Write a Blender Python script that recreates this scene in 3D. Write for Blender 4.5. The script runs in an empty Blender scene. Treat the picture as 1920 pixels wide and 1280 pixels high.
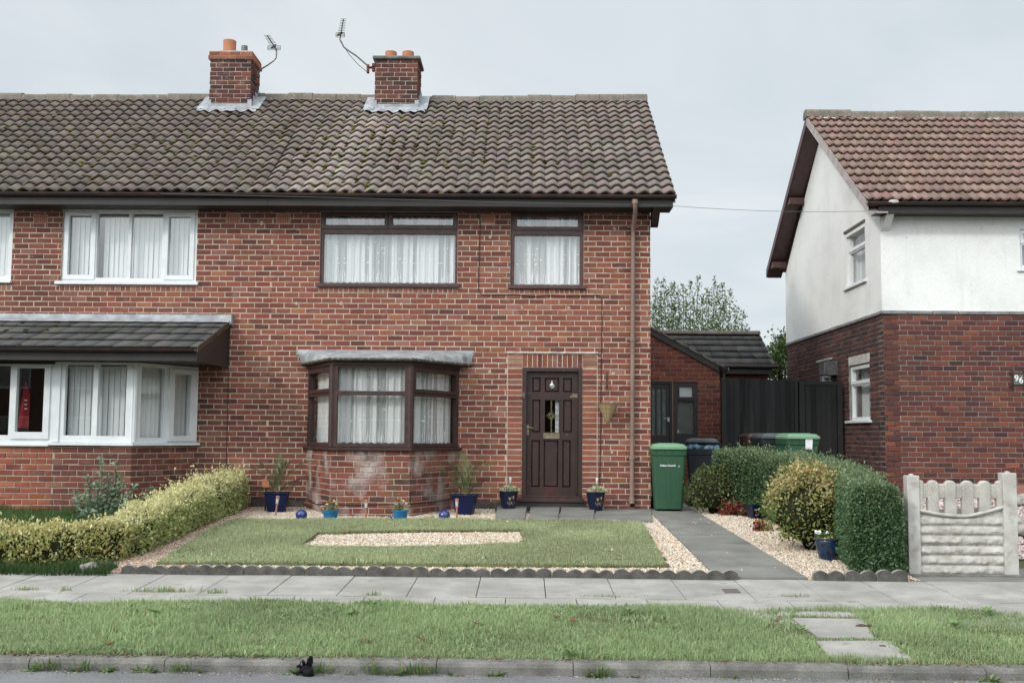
import bpy, bmesh, math, random
import numpy as np
from mathutils import Vector, Matrix, noise as mnoise
S = bpy.context.scene
C = S.collection
random.seed(7)
rng = np.random.default_rng(11)
PI = math.pi
# ---------------------------------------------------------------- camera
F = 1867.0                       # focal length in photograph pixels (35 mm lens)
PX0, PY0 = 960.0, 673.0
YAW, PITCH, ROLL = 0.0134, 0.0745, 0.008
EYE = Vector((0, -16, 1.209))
RM = Matrix.Rotation(YAW, 3, 'Z') @ Matrix.Rotation(PI / 2 + PITCH, 3, 'X') @ Matrix.Rotation(ROLL, 3, 'Z')
cd = bpy.data.cameras.new('camera')
cam = bpy.data.objects.new('camera', cd)
C.objects.link(cam)
cam.matrix_world = Matrix.Translation(EYE) @ RM.to_4x4()
cd.sensor_width = 36.0
cd.lens = F / 1920 * 36
cd.shift_y = (PY0 - 640) / 1920
cd.clip_start = 0.1
cd.clip_end = 2000
S.camera = cam
# ---------------------------------------------------------------- light
SUN_EL, SUN_AZ = math.radians(31), math.radians(47)      # sun ahead-left of the street, behind the viewer
sdir = Vector((-math.sin(SUN_AZ) * math.cos(SUN_EL), -math.cos(SUN_AZ) * math.cos(SUN_EL), math.sin(SUN_EL)))
sl = bpy.data.lights.new('sun', 'SUN')
sl.energy = 1.35
sl.angle = math.radians(6)
sl.color = (1, .95, .87)
so = bpy.data.objects.new('sun', sl)
C.objects.link(so)
so.rotation_euler = sdir.to_track_quat('Z', 'Y').to_euler()
W = bpy.data.worlds.new('World')
S.world = W
W.use_nodes = True
nt = W.node_tree
nt.nodes.clear()
L = nt.links.new
out = nt.nodes.new('ShaderNodeOutputWorld')
sky = nt.nodes.new('ShaderNodeTexSky')
sky.sky_type = 'NISHITA'
sky.sun_disc = False
sky.sun_elevation = SUN_EL
sky.sun_rotation = math.atan2(sdir.x, sdir.y)
b1 = nt.nodes.new('ShaderNodeBackground')
b1.inputs[1].default_value = 0.1
L(sky.outputs[0], b1.inputs[0])
tc = nt.nodes.new('ShaderNodeTexCoord')
sep = nt.nodes.new('ShaderNodeSeparateXYZ')
L(tc.outputs['Generated'], sep.inputs[0])


def wmath(op, a, b=None, c=None):
    n = nt.nodes.new('ShaderNodeMath')
    n.operation = op
    for i, v in enumerate((a, b, c)):
        if v is None:
            continue
        if isinstance(v, (int, float)):
            n.inputs[i].default_value = v
        else:
            L(v, n.inputs[i])
    return n.outputs[0]


zz = wmath('ADD', wmath('MAXIMUM', sep.outputs[2], 0.0), 0.16)
cmb = nt.nodes.new('ShaderNodeCombineXYZ')
L(wmath('DIVIDE', sep.outputs[0], zz), cmb.inputs[0])
L(wmath('DIVIDE', sep.outputs[1], zz), cmb.inputs[1])
n1 = nt.nodes.new('ShaderNodeTexNoise')
n1.inputs['Scale'].default_value = 1.1
n1.inputs['Detail'].default_value = 7
n1.inputs['Roughness'].default_value = .55
n1.inputs['Distortion'].default_value = .6
L(cmb.outputs[0], n1.inputs['Vector'])
ramp = nt.nodes.new('ShaderNodeValToRGB')
e = ramp.color_ramp.elements
e[0].position, e[0].color = .33, (.565, .62, .655, 1)
e[1].position, e[1].color = .68, (.72, .75, .765, 1)
x = e.new(.5)
x.color = (.625, .675, .70, 1)
L(n1.outputs[0], ramp.inputs[0])
b2 = nt.nodes.new('ShaderNodeBackground')
L(ramp.outputs[0], b2.inputs[0])
dt = nt.nodes.new('ShaderNodeVectorMath')
dt.operation = 'DOT_PRODUCT'
L(tc.outputs['Generated'], dt.inputs[0])
dt.inputs[1].default_value = Vector((-.25, -.60, .75)).normalized()
glow = wmath('MULTIPLY_ADD', wmath('MAXIMUM', wmath('SUBTRACT', dt.outputs['Value'], .15), 0.0), 3.0, 1.0)
L(glow, b2.inputs[1])               # the cloud layer is brighter overhead and towards the veiled sun
mx = nt.nodes.new('ShaderNodeMixShader')
mx.inputs[0].default_value = .9
L(b1.outputs[0], mx.inputs[1])
L(b2.outputs[0], mx.inputs[2])
L(mx.outputs[0], out.inputs[0])
S.view_settings.view_transform = 'Standard'
S.view_settings.look = 'None'
S.view_settings.exposure = 0.28
S.view_settings.gamma = 1


# ---------------------------------------------------------------- measuring helpers
def zg(x, y):
    """height of the ground"""
    if y < -9.08:
        return -0.43
    b = .039 * y if y < 0 else min(.05 * y, .3)
    k = min(max((x - 4.1) / .5, 0), 1)
    if k > 0:
        b += .26 * min(max((y + 5.7) / 5.7, 0), 1) * k
    return b


def ray(px, py):
    return RM @ Vector(((px - PX0) / F, -(py - PY0) / F, -1))


def AY(px, py, Y):
    d = ray(px, py)
    return EYE + d * ((Y - EYE.y) / d.y)


def AX(px, py, X):
    d = ray(px, py)
    return EYE + d * ((X - EYE.x) / d.x)


def AG(px, py):
    d = ray(px, py)
    t0, t = 4.0, 4.0
    while t < 90:
        p = EYE + d * t
        if p.z <= zg(p.x, p.y):
            break
        t0 = t
        t += .25
    for i in range(30):
        tm = (t0 + t) / 2
        p = EYE + d * tm
        if p.z <= zg(p.x, p.y):
            t = tm
        else:
            t0 = tm
    return EYE + d * t


def rect(x0, y0, x1, y1, Y):
    xm, ym = (x0 + x1) / 2, (y0 + y1) / 2
    return (AY(x0, ym, Y).x, AY(x1, ym, Y).x, AY(xm, y1, Y).z, AY(xm, y0, Y).z)


def vn(x, y, s=0.0):
    """value noise for numpy arrays, 0..1"""
    xi, yi = np.floor(x), np.floor(y)
    fx, fy = x - xi, y - yi
    fx, fy = fx * fx * (3 - 2 * fx), fy * fy * (3 - 2 * fy)
    h = lambda a, b: np.mod(np.sin(a * 127.1 + b * 311.7 + s * 74.7) * 43758.5453, 1.0)
    return (h(xi, yi) * (1 - fx) + h(xi + 1, yi) * fx) * (1 - fy) + (h(xi, yi + 1) * (1 - fx) + h(xi + 1, yi + 1) * fx) * fy


# ---------------------------------------------------------------- materials
MATS = {}


def M(name, col=(.5, .5, .5), rough=.6, col2=None, vs=6.0, lo=.35, hi=.65, bump=0.0, bs=60.0, attr=False, metal=0.0, spec=.4,
      trans=0.0, fine=0.0, fs=90.0, stain=None, coat=0.0):
    """procedural principled material: base colour (or the mesh's own colour attribute), one large and one fine noise, bump"""
    m = bpy.data.materials.new(name)
    MATS[name] = m
    m.use_nodes = True
    t = m.node_tree
    l = t.links.new
    p = t.nodes['Principled BSDF']
    p.inputs['Roughness'].default_value = rough
    p.inputs['Metallic'].default_value = metal
    p.inputs['Specular IOR Level'].default_value = spec
    p.inputs['Coat Weight'].default_value = coat
    geo = t.nodes.new('ShaderNodeNewGeometry')
    if attr:
        a = t.nodes.new('ShaderNodeAttribute')
        a.attribute_name = 'Col'
        c = a.outputs['Color']
    else:
        a = t.nodes.new('ShaderNodeRGB')
        a.outputs[0].default_value = (*col, 1)
        c = a.outputs[0]

    def noise(scale, detail=4, vec=None):
        n = t.nodes.new('ShaderNodeTexNoise')
        n.inputs['Scale'].default_value = scale
        n.inputs['Detail'].default_value = detail
        l(vec or geo.outputs['Position'], n.inputs['Vector'])
        return n.outputs[0]

    def mix(f, a_, b_, mode='MIX'):
        n = t.nodes.new('ShaderNodeMix')
        n.data_type = 'RGBA'
        n.blend_type = mode
        if isinstance(f, float):
            n.inputs[0].default_value = f
        else:
            l(f, n.inputs[0])
        for i, v in ((6, a_), (7, b_)):
            if isinstance(v, tuple):
                n.inputs[i].default_value = (*v, 1)
            else:
                l(v, n.inputs[i])
        return n.outputs[2]

    def rng_(v, a0, a1, b0=0.0, b1=1.0):
        n = t.nodes.new('ShaderNodeMapRange')
        l(v, n.inputs[0])
        n.inputs[1].default_value, n.inputs[2].default_value = a0, a1
        n.inputs[3].default_value, n.inputs[4].default_value = b0, b1
        return n.outputs[0]
    if col2:
        c = mix(rng_(noise(vs, 6), lo, hi), c, tuple(col2))
    if stain:
        for (sc, ss, l0, l1, amt) in stain:
            mp = t.nodes.new('ShaderNodeMapping')
            mp.inputs['Scale'].default_value = ss
            l(geo.outputs['Position'], mp.inputs[0])
            c = mix(rng_(noise(1.0, 6, mp.outputs[0]), l0, l1, 0.0, amt), c, tuple(sc))
    if fine:
        v = rng_(noise(fs, 3), .25, .75, 1 - fine, 1 + fine)
        cc = t.nodes.new('ShaderNodeCombineColor')
        for i in range(3):
            l(v, cc.inputs[i])
        c = mix(1.0, c, cc.outputs[0], 'MULTIPLY')
    l(c, p.inputs['Base Color'])
    if bump:
        bn = t.nodes.new('ShaderNodeBump')
        bn.inputs['Strength'].default_value = bump
        bn.inputs['Distance'].default_value = .01
        l(noise(bs, 5), bn.inputs['Height'])
        l(bn.outputs[0], p.inputs['Normal'])
    if trans:
        tr = t.nodes.new('ShaderNodeBsdfTranslucent')
        l(c, tr.inputs[0])
        ms = t.nodes.new('ShaderNodeMixShader')
        ms.inputs[0].default_value = trans
        o = t.nodes['Material Output']
        l(p.outputs[0], ms.inputs[1])
        l(tr.outputs[0], ms.inputs[2])
        l(ms.outputs[0], o.inputs[0])
    return m


def glass_mat(name, tint=(.97, .985, .98), ior=1.75, rough=0.0, bump=0.0, bs=60):
    m = bpy.data.materials.new(name)
    m.use_nodes = True
    t = m.node_tree
    l = t.links.new
    t.nodes.remove(t.nodes['Principled BSDF'])
    tr = t.nodes.new('ShaderNodeBsdfTransparent')
    tr.inputs[0].default_value = (*tint, 1)
    gl = t.nodes.new('ShaderNodeBsdfGlossy')
    gl.inputs['Roughness'].default_value = rough
    # reflectance rises towards grazing angles (Schlick), the same from either side of the thin pane
    f0 = 2 * ((ior - 1) / (ior + 1)) ** 2
    ge = t.nodes.new('ShaderNodeNewGeometry')
    dp = t.nodes.new('ShaderNodeVectorMath')
    dp.operation = 'DOT_PRODUCT'
    l(ge.outputs['Incoming'], dp.inputs[0])
    l(ge.outputs['Normal'], dp.inputs[1])

    def mth(op, a, b=None, c=None):
        n_ = t.nodes.new('ShaderNodeMath')
        n_.operation = op
        for i_, v_ in enumerate((a, b, c)):
            if isinstance(v_, (int, float)):
                n_.inputs[i_].default_value = v_
            elif v_ is not None:
                l(v_, n_.inputs[i_])
        return n_.outputs[0]
    k5 = mth('POWER', mth('SUBTRACT', 1.0, mth('ABSOLUTE', dp.outputs['Value'])), 5.0)
    ms = t.nodes.new('ShaderNodeMixShader')
    l(mth('MULTIPLY_ADD', k5, 1 - f0, f0), ms.inputs[0])
    l(tr.outputs[0], ms.inputs[1])
    l(gl.outputs[0], ms.inputs[2])
    if bump:
        g = t.nodes.new('ShaderNodeNewGeometry')
        n = t.nodes.new('ShaderNodeTexNoise')
        n.inputs['Scale'].default_value = bs
        l(g.outputs['Position'], n.inputs['Vector'])
        b = t.nodes.new('ShaderNodeBump')
        b.inputs['Strength'].default_value = bump
        b.inputs['Distance'].default_value = .02
        l(n.outputs[0], b.inputs['Height'])
        l(b.outputs[0], gl.inputs['Normal'])
    l(ms.outputs[0], t.nodes['Material Output'].inputs[0])
    return m


def net_mat(name, col=(.8, .83, .84), alpha=.62, scale=700.0):
    """sheer woven cloth: partly see-through, glowing through from either side"""
    m = bpy.data.materials.new(name)
    m.use_nodes = True
    t = m.node_tree
    l = t.links.new
    t.nodes.remove(t.nodes['Principled BSDF'])
    di = t.nodes.new('ShaderNodeBsdfDiffuse')
    di.inputs[0].default_value = (*col, 1)
    tl = t.nodes.new('ShaderNodeBsdfTranslucent')
    tl.inputs[0].default_value = (*col, 1)
    a = t.nodes.new('ShaderNodeMixShader')
    a.inputs[0].default_value = .2
    l(di.outputs[0], a.inputs[1])
    l(tl.outputs[0], a.inputs[2])
    tr = t.nodes.new('ShaderNodeBsdfTransparent')
    b = t.nodes.new('ShaderNodeMixShader')
    b.inputs[0].default_value = alpha
    l(tr.outputs[0], b.inputs[1])
    l(a.outputs[0], b.inputs[2])
    l(b.outputs[0], t.nodes['Material Output'].inputs[0])
    return m


m_brick = M('red_brick', attr=True, rough=.9, col2=None, fine=.28, fs=70, bump=.5, bs=120, spec=.15,
            stain=[((.34, .22, .175), (5, 5, 9), .57, .75, .45), ((.06, .04, .035), (9, 9, 14), .60, .8, .35), ((.085, .042, .036), (.7, .7, .5), .47, .70, .45), ((.27, .125, .080), (.55, .55, .8), .55, .77, .28)])
m_brick_bay = M('weathered_brick', attr=True, rough=.9, fine=.25, fs=70, bump=.5, bs=120, spec=.15,
                stain=[((.55, .52, .50), (3.0, 3.0, 2.2), .50, .68, .6), ((.09, .085, .05), (5, 5, 2.2), .55, .72, .6)])
m_brick96 = M('brown_brick', attr=True, rough=.85, fine=.25, fs=70, bump=.4, bs=120, spec=.2,
              stain=[((.05, .035, .033), (.8, .8, .6), .5, .75, .4)])
m_mortar = M('pale_mortar', (.49, .395, .325), .95, col2=(.35, .275, .225), vs=7, fine=.2, bump=.4, spec=.1)
m_mortar96 = M('grey_mortar', (.27, .24, .22), .95, col2=(.18, .16, .15), vs=5, fine=.2, bump=.4, spec=.1)
m_render = M('white_render', (.74, .74, .725), .9, col2=(.64, .64, .625), vs=1.6, lo=.45, hi=.85, fine=.05, fs=30, bump=.35, bs=18, spec=.1,
             stain=[((.42, .42, .40), (5, 3, .7), .56, .82, .36), ((.52, .50, .47), (1.2, 1.2, 2.0), .58, .75, .35), ((.30, .29, .27), (16, 16, 10), .70, .78, .5)])
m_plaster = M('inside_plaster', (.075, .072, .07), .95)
m_tile = M('concrete_roof_tile', attr=True, rough=.92, fine=.25, fs=45, bump=.5, bs=90, spec=.15,
           stain=[((.29, .26, .225), (1.6, 1.6, 1.6), .55, .8, .35), ((.08, .066, .050), (3.2, 3.2, 3.2), .58, .80, .3), ((.07, .06, .05), (7, 7, 7), .60, .78, .45)])
m_tile96 = M('terracotta_roof_tile', attr=True, rough=.92, fine=.2, fs=45, bump=.4, bs=90, spec=.15,
             stain=[((.17, .12, .105), (2.2, 2.2, 2.2), .58, .85, .4)])
m_slate = M('dark_flat_tile', attr=True, rough=.85, fine=.25, fs=60, bump=.4, bs=90, spec=.2,
            stain=[((.13, .125, .12), (4, 4, 4), .55, .75, .6)])
m_ridge = M('ridge_tile', (.20, .165, .145), .95, col2=(.13, .125, .10), vs=5, fine=.3, fs=50, bump=.7, bs=60, spec=.1,
            stain=[((.33, .31, .28), (14, 14, 14), .60, .7, .7)])
m_moss = M('moss', attr=True, rough=1, spec=0, fine=.3, fs=150)
m_brown = M('dark_brown_wood', (.055, .028, .026), .5, col2=(.035, .018, .017), vs=9, fine=.2, fs=60, bump=.15, bs=90, spec=.35,
            stain=[((.16, .09, .08), (20, 20, 60), .66, .76, .6)])
m_brownlite = M('red_brown_frame', (.085, .042, .040), .45, col2=(.055, .028, .028), vs=9, fine=.15, fs=60, bump=.1, spec=.4,
                stain=[((.22, .17, .16), (24, 24, 60), .66, .76, .5)])
m_door = M('door_paint', (.038, .018, .015), .42, col2=(.026, .014, .012), vs=5, fine=.2, fs=60, bump=.15, spec=.45,
           stain=[((.11, .022, .022), (5, 5, 2), .62, .8, .8), ((.30, .22, .20), (26, 26, 16), .70, .76, .8)])
m_fascia = M('brown_fascia', (.034, .026, .025), .5, col2=(.025, .020, .019), vs=3, fine=.15, spec=.35)
m_gutter = M('brown_gutter', (.030, .021, .020), .4, col2=(.075, .032, .030), vs=2.5, lo=.5, hi=.7, fine=.2, spec=.45)
m_pipe = M('tan_downpipe', (.24, .155, .125), .5, col2=(.17, .11, .09), vs=3, fine=.12, spec=.4)
m_white = M('white_frame', (.70, .72, .73), .35, col2=(.62, .64, .65), vs=4, fine=.03, spec=.5)
m_lead = M('lead_sheet', (.215, .225, .24), .6, col2=(.36, .375, .39), vs=7, fine=.15, fs=40, bump=.4, bs=25, spec=.5,
           stain=[((.16, .16, .165), (6, 6, 6), .58, .75, .7)])
m_lead_old = M('weathered_lead', (.20, .205, .205), .7, col2=(.36, .37, .38), vs=6, fine=.2, fs=40, bump=.5, bs=25, spec=.4,
               stain=[((.12, .12, .12), (9, 9, 5), .55, .72, .8)])
m_terra = M('terracotta', (.42, .17, .095), .8, col2=(.34, .14, .085), vs=8, fine=.1, spec=.2, stain=[((.6, .5, .45), (30, 30, 20), .70, .76, .7)])
m_airbrick = M('air_brick', (.27, .085, .055), .85, fine=.15)
m_black = M('black_void', (.012, .012, .012), .9, spec=.1)
m_conc = M('concrete', (.355, .338, .312), .92, col2=(.265, .25, .23), vs=3, fine=.22, fs=140, bump=.3, bs=140, spec=.15,
           stain=[((.20, .19, .175), (1.3, 1.3, 1.3), .52, .75, .55), ((.44, .43, .415), (2.3, 3.5, 1), .56, .74, .45), ((.15, .145, .13), (9, 9, 9), .62, .72, .5)])
m_conc_path = M('path_concrete', (.215, .208, .19), .92, col2=(.155, .15, .138), vs=2.2, fine=.25, fs=140, bump=.35, bs=120, spec=.15,
                stain=[((.085, .085, .078), (.9, 3, 1), .56, .7, .5)])
m_kerb = M('kerb_concrete', (.21, .20, .185), .95, col2=(.125, .12, .11), vs=6, fine=.35, fs=120, bump=.6, bs=110, spec=.1,
           stain=[((.10, .10, .085), (5, 5, 5), .57, .75, .6)])
m_edgeface = M('edging_face', (.12, .113, .105), .95, col2=(.065, .062, .056), vs=9, fine=.35, fs=120, bump=.6, bs=110, spec=.1)
m_edge = M('edging_concrete', (.30, .285, .26), .95, col2=(.20, .19, .17), vs=8, fine=.3, fs=120, bump=.6, bs=110, spec=.1,
           stain=[((.075, .07, .06), (7, 7, 7), .52, .72, .7)])
m_panel = M('pale_concrete', (.50, .485, .455), .92, col2=(.39, .37, .34), vs=7, fine=.15, fs=130, bump=.4, bs=90, spec=.15,
            stain=[((.27, .235, .185), (10, 10, 12), .54, .70, .65), ((.20, .20, .17), (3, 3, 5), .58, .76, .5)])
m_aggr = M('pebbled_concrete', (.47, .445, .405), .95, col2=(.35, .325, .29), vs=7, fine=.35, fs=110, bump=1.0, bs=80, spec=.15)
m_asph = M('asphalt', (.20, .20, .205), .92, col2=(.14, .14, .145), vs=1.5, fine=.5, fs=130, bump=.8, bs=130, spec=.2,
           stain=[((.27, .27, .275), (1, 4, 1), .55, .8, .5)])
m_soil = M('soil', (.055, .038, .026), 1, col2=(.09, .062, .04), vs=9, fine=.4, bump=.8, spec=.05)
m_gravelbed = M('gravel_bed', (.20, .15, .115), 1, col2=(.33, .27, .22), vs=40, fine=.4, bump=1, bs=70, spec=.05)
m_peb = M('pebbles', attr=True, rough=.8, spec=.25, fine=.12, fs=160)
m_grass = M('grass_blades', attr=True, rough=.6, spec=.2, trans=.4)
m_turf = M('turf_soil', (.11, .13, .06), 1, col2=(.10, .085, .05), vs=14, fine=.4, bump=.8, spec=.05)
m_leaf = M('leaves', attr=True, rough=.45, spec=.4, trans=.3)
m_leafm = M('matt_leaves', attr=True, rough=.65, spec=.25, trans=.3)
m_twig = M('hedge_twigs', (.03, .032, .016), 1, col2=(.015, .018, .008), vs=20, spec=.05, bump=1, bs=30)
m_bark = M('bark', (.10, .075, .055), .95, col2=(.06, .045, .035), vs=12, bump=.6, spec=.1)
m_bin = M('green_bin_plastic', (.025, .074, .040), .42, col2=(.03, .086, .046), vs=2, fine=.08, fs=220, bump=.08, bs=260, spec=.4)
m_binlid = M('faded_green_lid', (.13, .265, .155), .5, col2=(.16, .30, .18), vs=3, fine=.06, spec=.4)
m_binblk = M('black_bin_plastic', (.013, .017, .020), .45, col2=(.02, .026, .03), vs=3, fine=.1, spec=.4)
m_binblklid = M('grey_black_lid', (.05, .058, .068), .42, col2=(.075, .085, .095), vs=4, spec=.4)
m_binbrn = M('brown_bin_plastic', (.045, .026, .022), .5, col2=(.075, .045, .036), vs=3, spec=.35)
m_rubber = M('rubber', (.012, .012, .013), .7)
m_blue = M('cobalt_glaze', (.012, .035, .20), .18, col2=(.010, .025, .14), vs=6, spec=.6, coat=.4)
m_navy = M('navy_glaze', (.007, .010, .036), .35, col2=(.006, .008, .026), vs=6, spec=.35, coat=.15)
m_deep = M('deep_blue_plastic', (.007, .013, .055), .45, col2=(.006, .011, .044), vs=5, spec=.25)
m_teal = M('bright_blue_plastic', (.018, .145, .31), .4, col2=(.03, .18, .36), vs=5, spec=.4)
m_drip = M('dripped_blue_glaze', (.008, .032, .085), .22, col2=(.005, .009, .02), vs=14, lo=.45, hi=.6, spec=.6, coat=.4,
           stain=[((.02, .09, .19), (40, 40, 7), .58, .68, .6)])
m_olive = M('olive_glaze', (.06, .065, .045), .25, col2=(.03, .035, .03), vs=12, spec=.5, coat=.3)
m_gold = M('gold_print', (.36, .26, .15), .5)
m_brass = M('tarnished_brass', (.32, .27, .16), .4, metal=.8, col2=(.18, .17, .12), vs=30)
m_silver = M('aged_silver', (.45, .47, .46), .35, metal=.85)
m_steel = M('grey_aluminium', (.20, .20, .20), .45, metal=.6, col2=(.11, .10, .095), vs=20)
m_rust = M('rusty_bracket', (.20, .075, .04), .9, col2=(.09, .04, .03), vs=30)
m_copper = M('copper_light', (.62, .30, .20), .4, metal=.5, col2=(.50, .23, .15), vs=20)
m_clear = M('frosted_lamp', (.70, .73, .72), .3, spec=.5, trans=.3)
m_fence = M('black_stained_boards', attr=True, rough=.85, fine=.4, fs=60, bump=.5, bs=50, spec=.2,
            stain=[((.045, .042, .038), (9, 9, 1), .55, .75, .6)])
m_fencepost = M('black_stained_post', (.018, .018, .018), .85, fine=.3)
m_wicker = M('wicker', (.42, .31, .17), .8, col2=(.30, .21, .11), vs=40, fine=.3, fs=200)
m_iron = M('black_iron', (.03, .028, .026), .6, col2=(.06, .035, .025), vs=25)
m_wire = M('black_cable', (.018, .018, .02), .6)
m_wire2 = M('grey_wire', (.12, .12, .125), .6)
m_red = M('red_cloth', (.30, .012, .022), .9, col2=(.22, .010, .016), vs=7, fine=.15)
m_blind = M('blind_fabric', (.86, .88, .88), .8, fine=.05, fs=160, trans=.3)
m_net = net_mat('net_curtain', alpha=.82, col=(.92, .93, .93))
m_net_thin = net_mat('net_thin', alpha=.46, col=(.92, .93, .93))
m_net_thick = net_mat('net_lace', alpha=.95, col=(.95, .95, .95))
m_glass = glass_mat('window_glass', ior=1.75)
m_glass_dk = glass_mat('obscured_glass', tint=(.10, .17, .16), ior=1.6, rough=.25, bump=.8, bs=55)
m_rock = M('rock', (.36, .33, .30), .95, col2=(.22, .20, .18), vs=20, bump=.8, spec=.1)
m_step = M('black_step_paint', (.022, .021, .021), .55, col2=(.035, .032, .03), vs=6, stain=[((.28, .035, .03), (6, 6, 14), .60, .68, .9)])
m_redtile = M('red_quarry_tile', (.30, .13, .095), .7, col2=(.24, .10, .08), vs=5, fine=.1)
m_paper = M('white_label', (.75, .75, .76), .6)
m_text = M('white_lettering', (.78, .80, .79), .6)
m_glove = M('black_glove', (.006, .006, .007), .8, col2=(.012, .012, .013), vs=30, bump=.4, bs=90, spec=.12)
m_polybag = M('bin_bag', (.25, .38, .42), .35, col2=(.05, .10, .20), vs=14)


# ---------------------------------------------------------------- object helpers
def link(o):
    C.objects.link(o)
    return o


def tag(o, label, cat, group=None, kind=None):
    o['label'] = label
    o['category'] = cat
    if group:
        o['group'] = group
    if kind:
        o['kind'] = kind
    return o


def thing(name, label, cat, loc=(0, 0, 0), rz=0.0, group=None):
    o = link(bpy.data.objects.new(name, None))
    o.empty_display_size = .1
    o.location = loc
    o.rotation_euler = (0, 0, rz)
    return tag(o, label, cat, group)


def adopt(o, parent, world=True):
    """parent o; if its mesh is in world coordinates keep it there"""
    o.parent = parent
    if world and parent.parent is None:
        o.matrix_parent_inverse = Matrix.Translation(-Vector(parent.location))
    return o


def dup(root, loc, rz=0.0, label=None, scale=None):
    r = root.copy()
    C.objects.link(r)
    r.location = loc
    r.rotation_euler = (0, 0, rz)
    if scale:
        r.scale = scale
    if label:
        r['label'] = label
    for ch in list(root.children):
        c = ch.copy()
        C.objects.link(c)
        c.parent = r
        for g in ch.children:
            d = g.copy()
            C.objects.link(d)
            d.parent = c
    return r


class Fr:
    """a wall frame: a along the wall, z up, d outwards"""

    def __init__(s, O, u, n):
        s.O, s.u, s.n = Vector(O), Vector(u).normalized(), Vector(n).normalized()

    def pt(s, a, z, d=0.0):
        return s.O + s.u * a + Vector((0, 0, z)) + s.n * d


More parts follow.
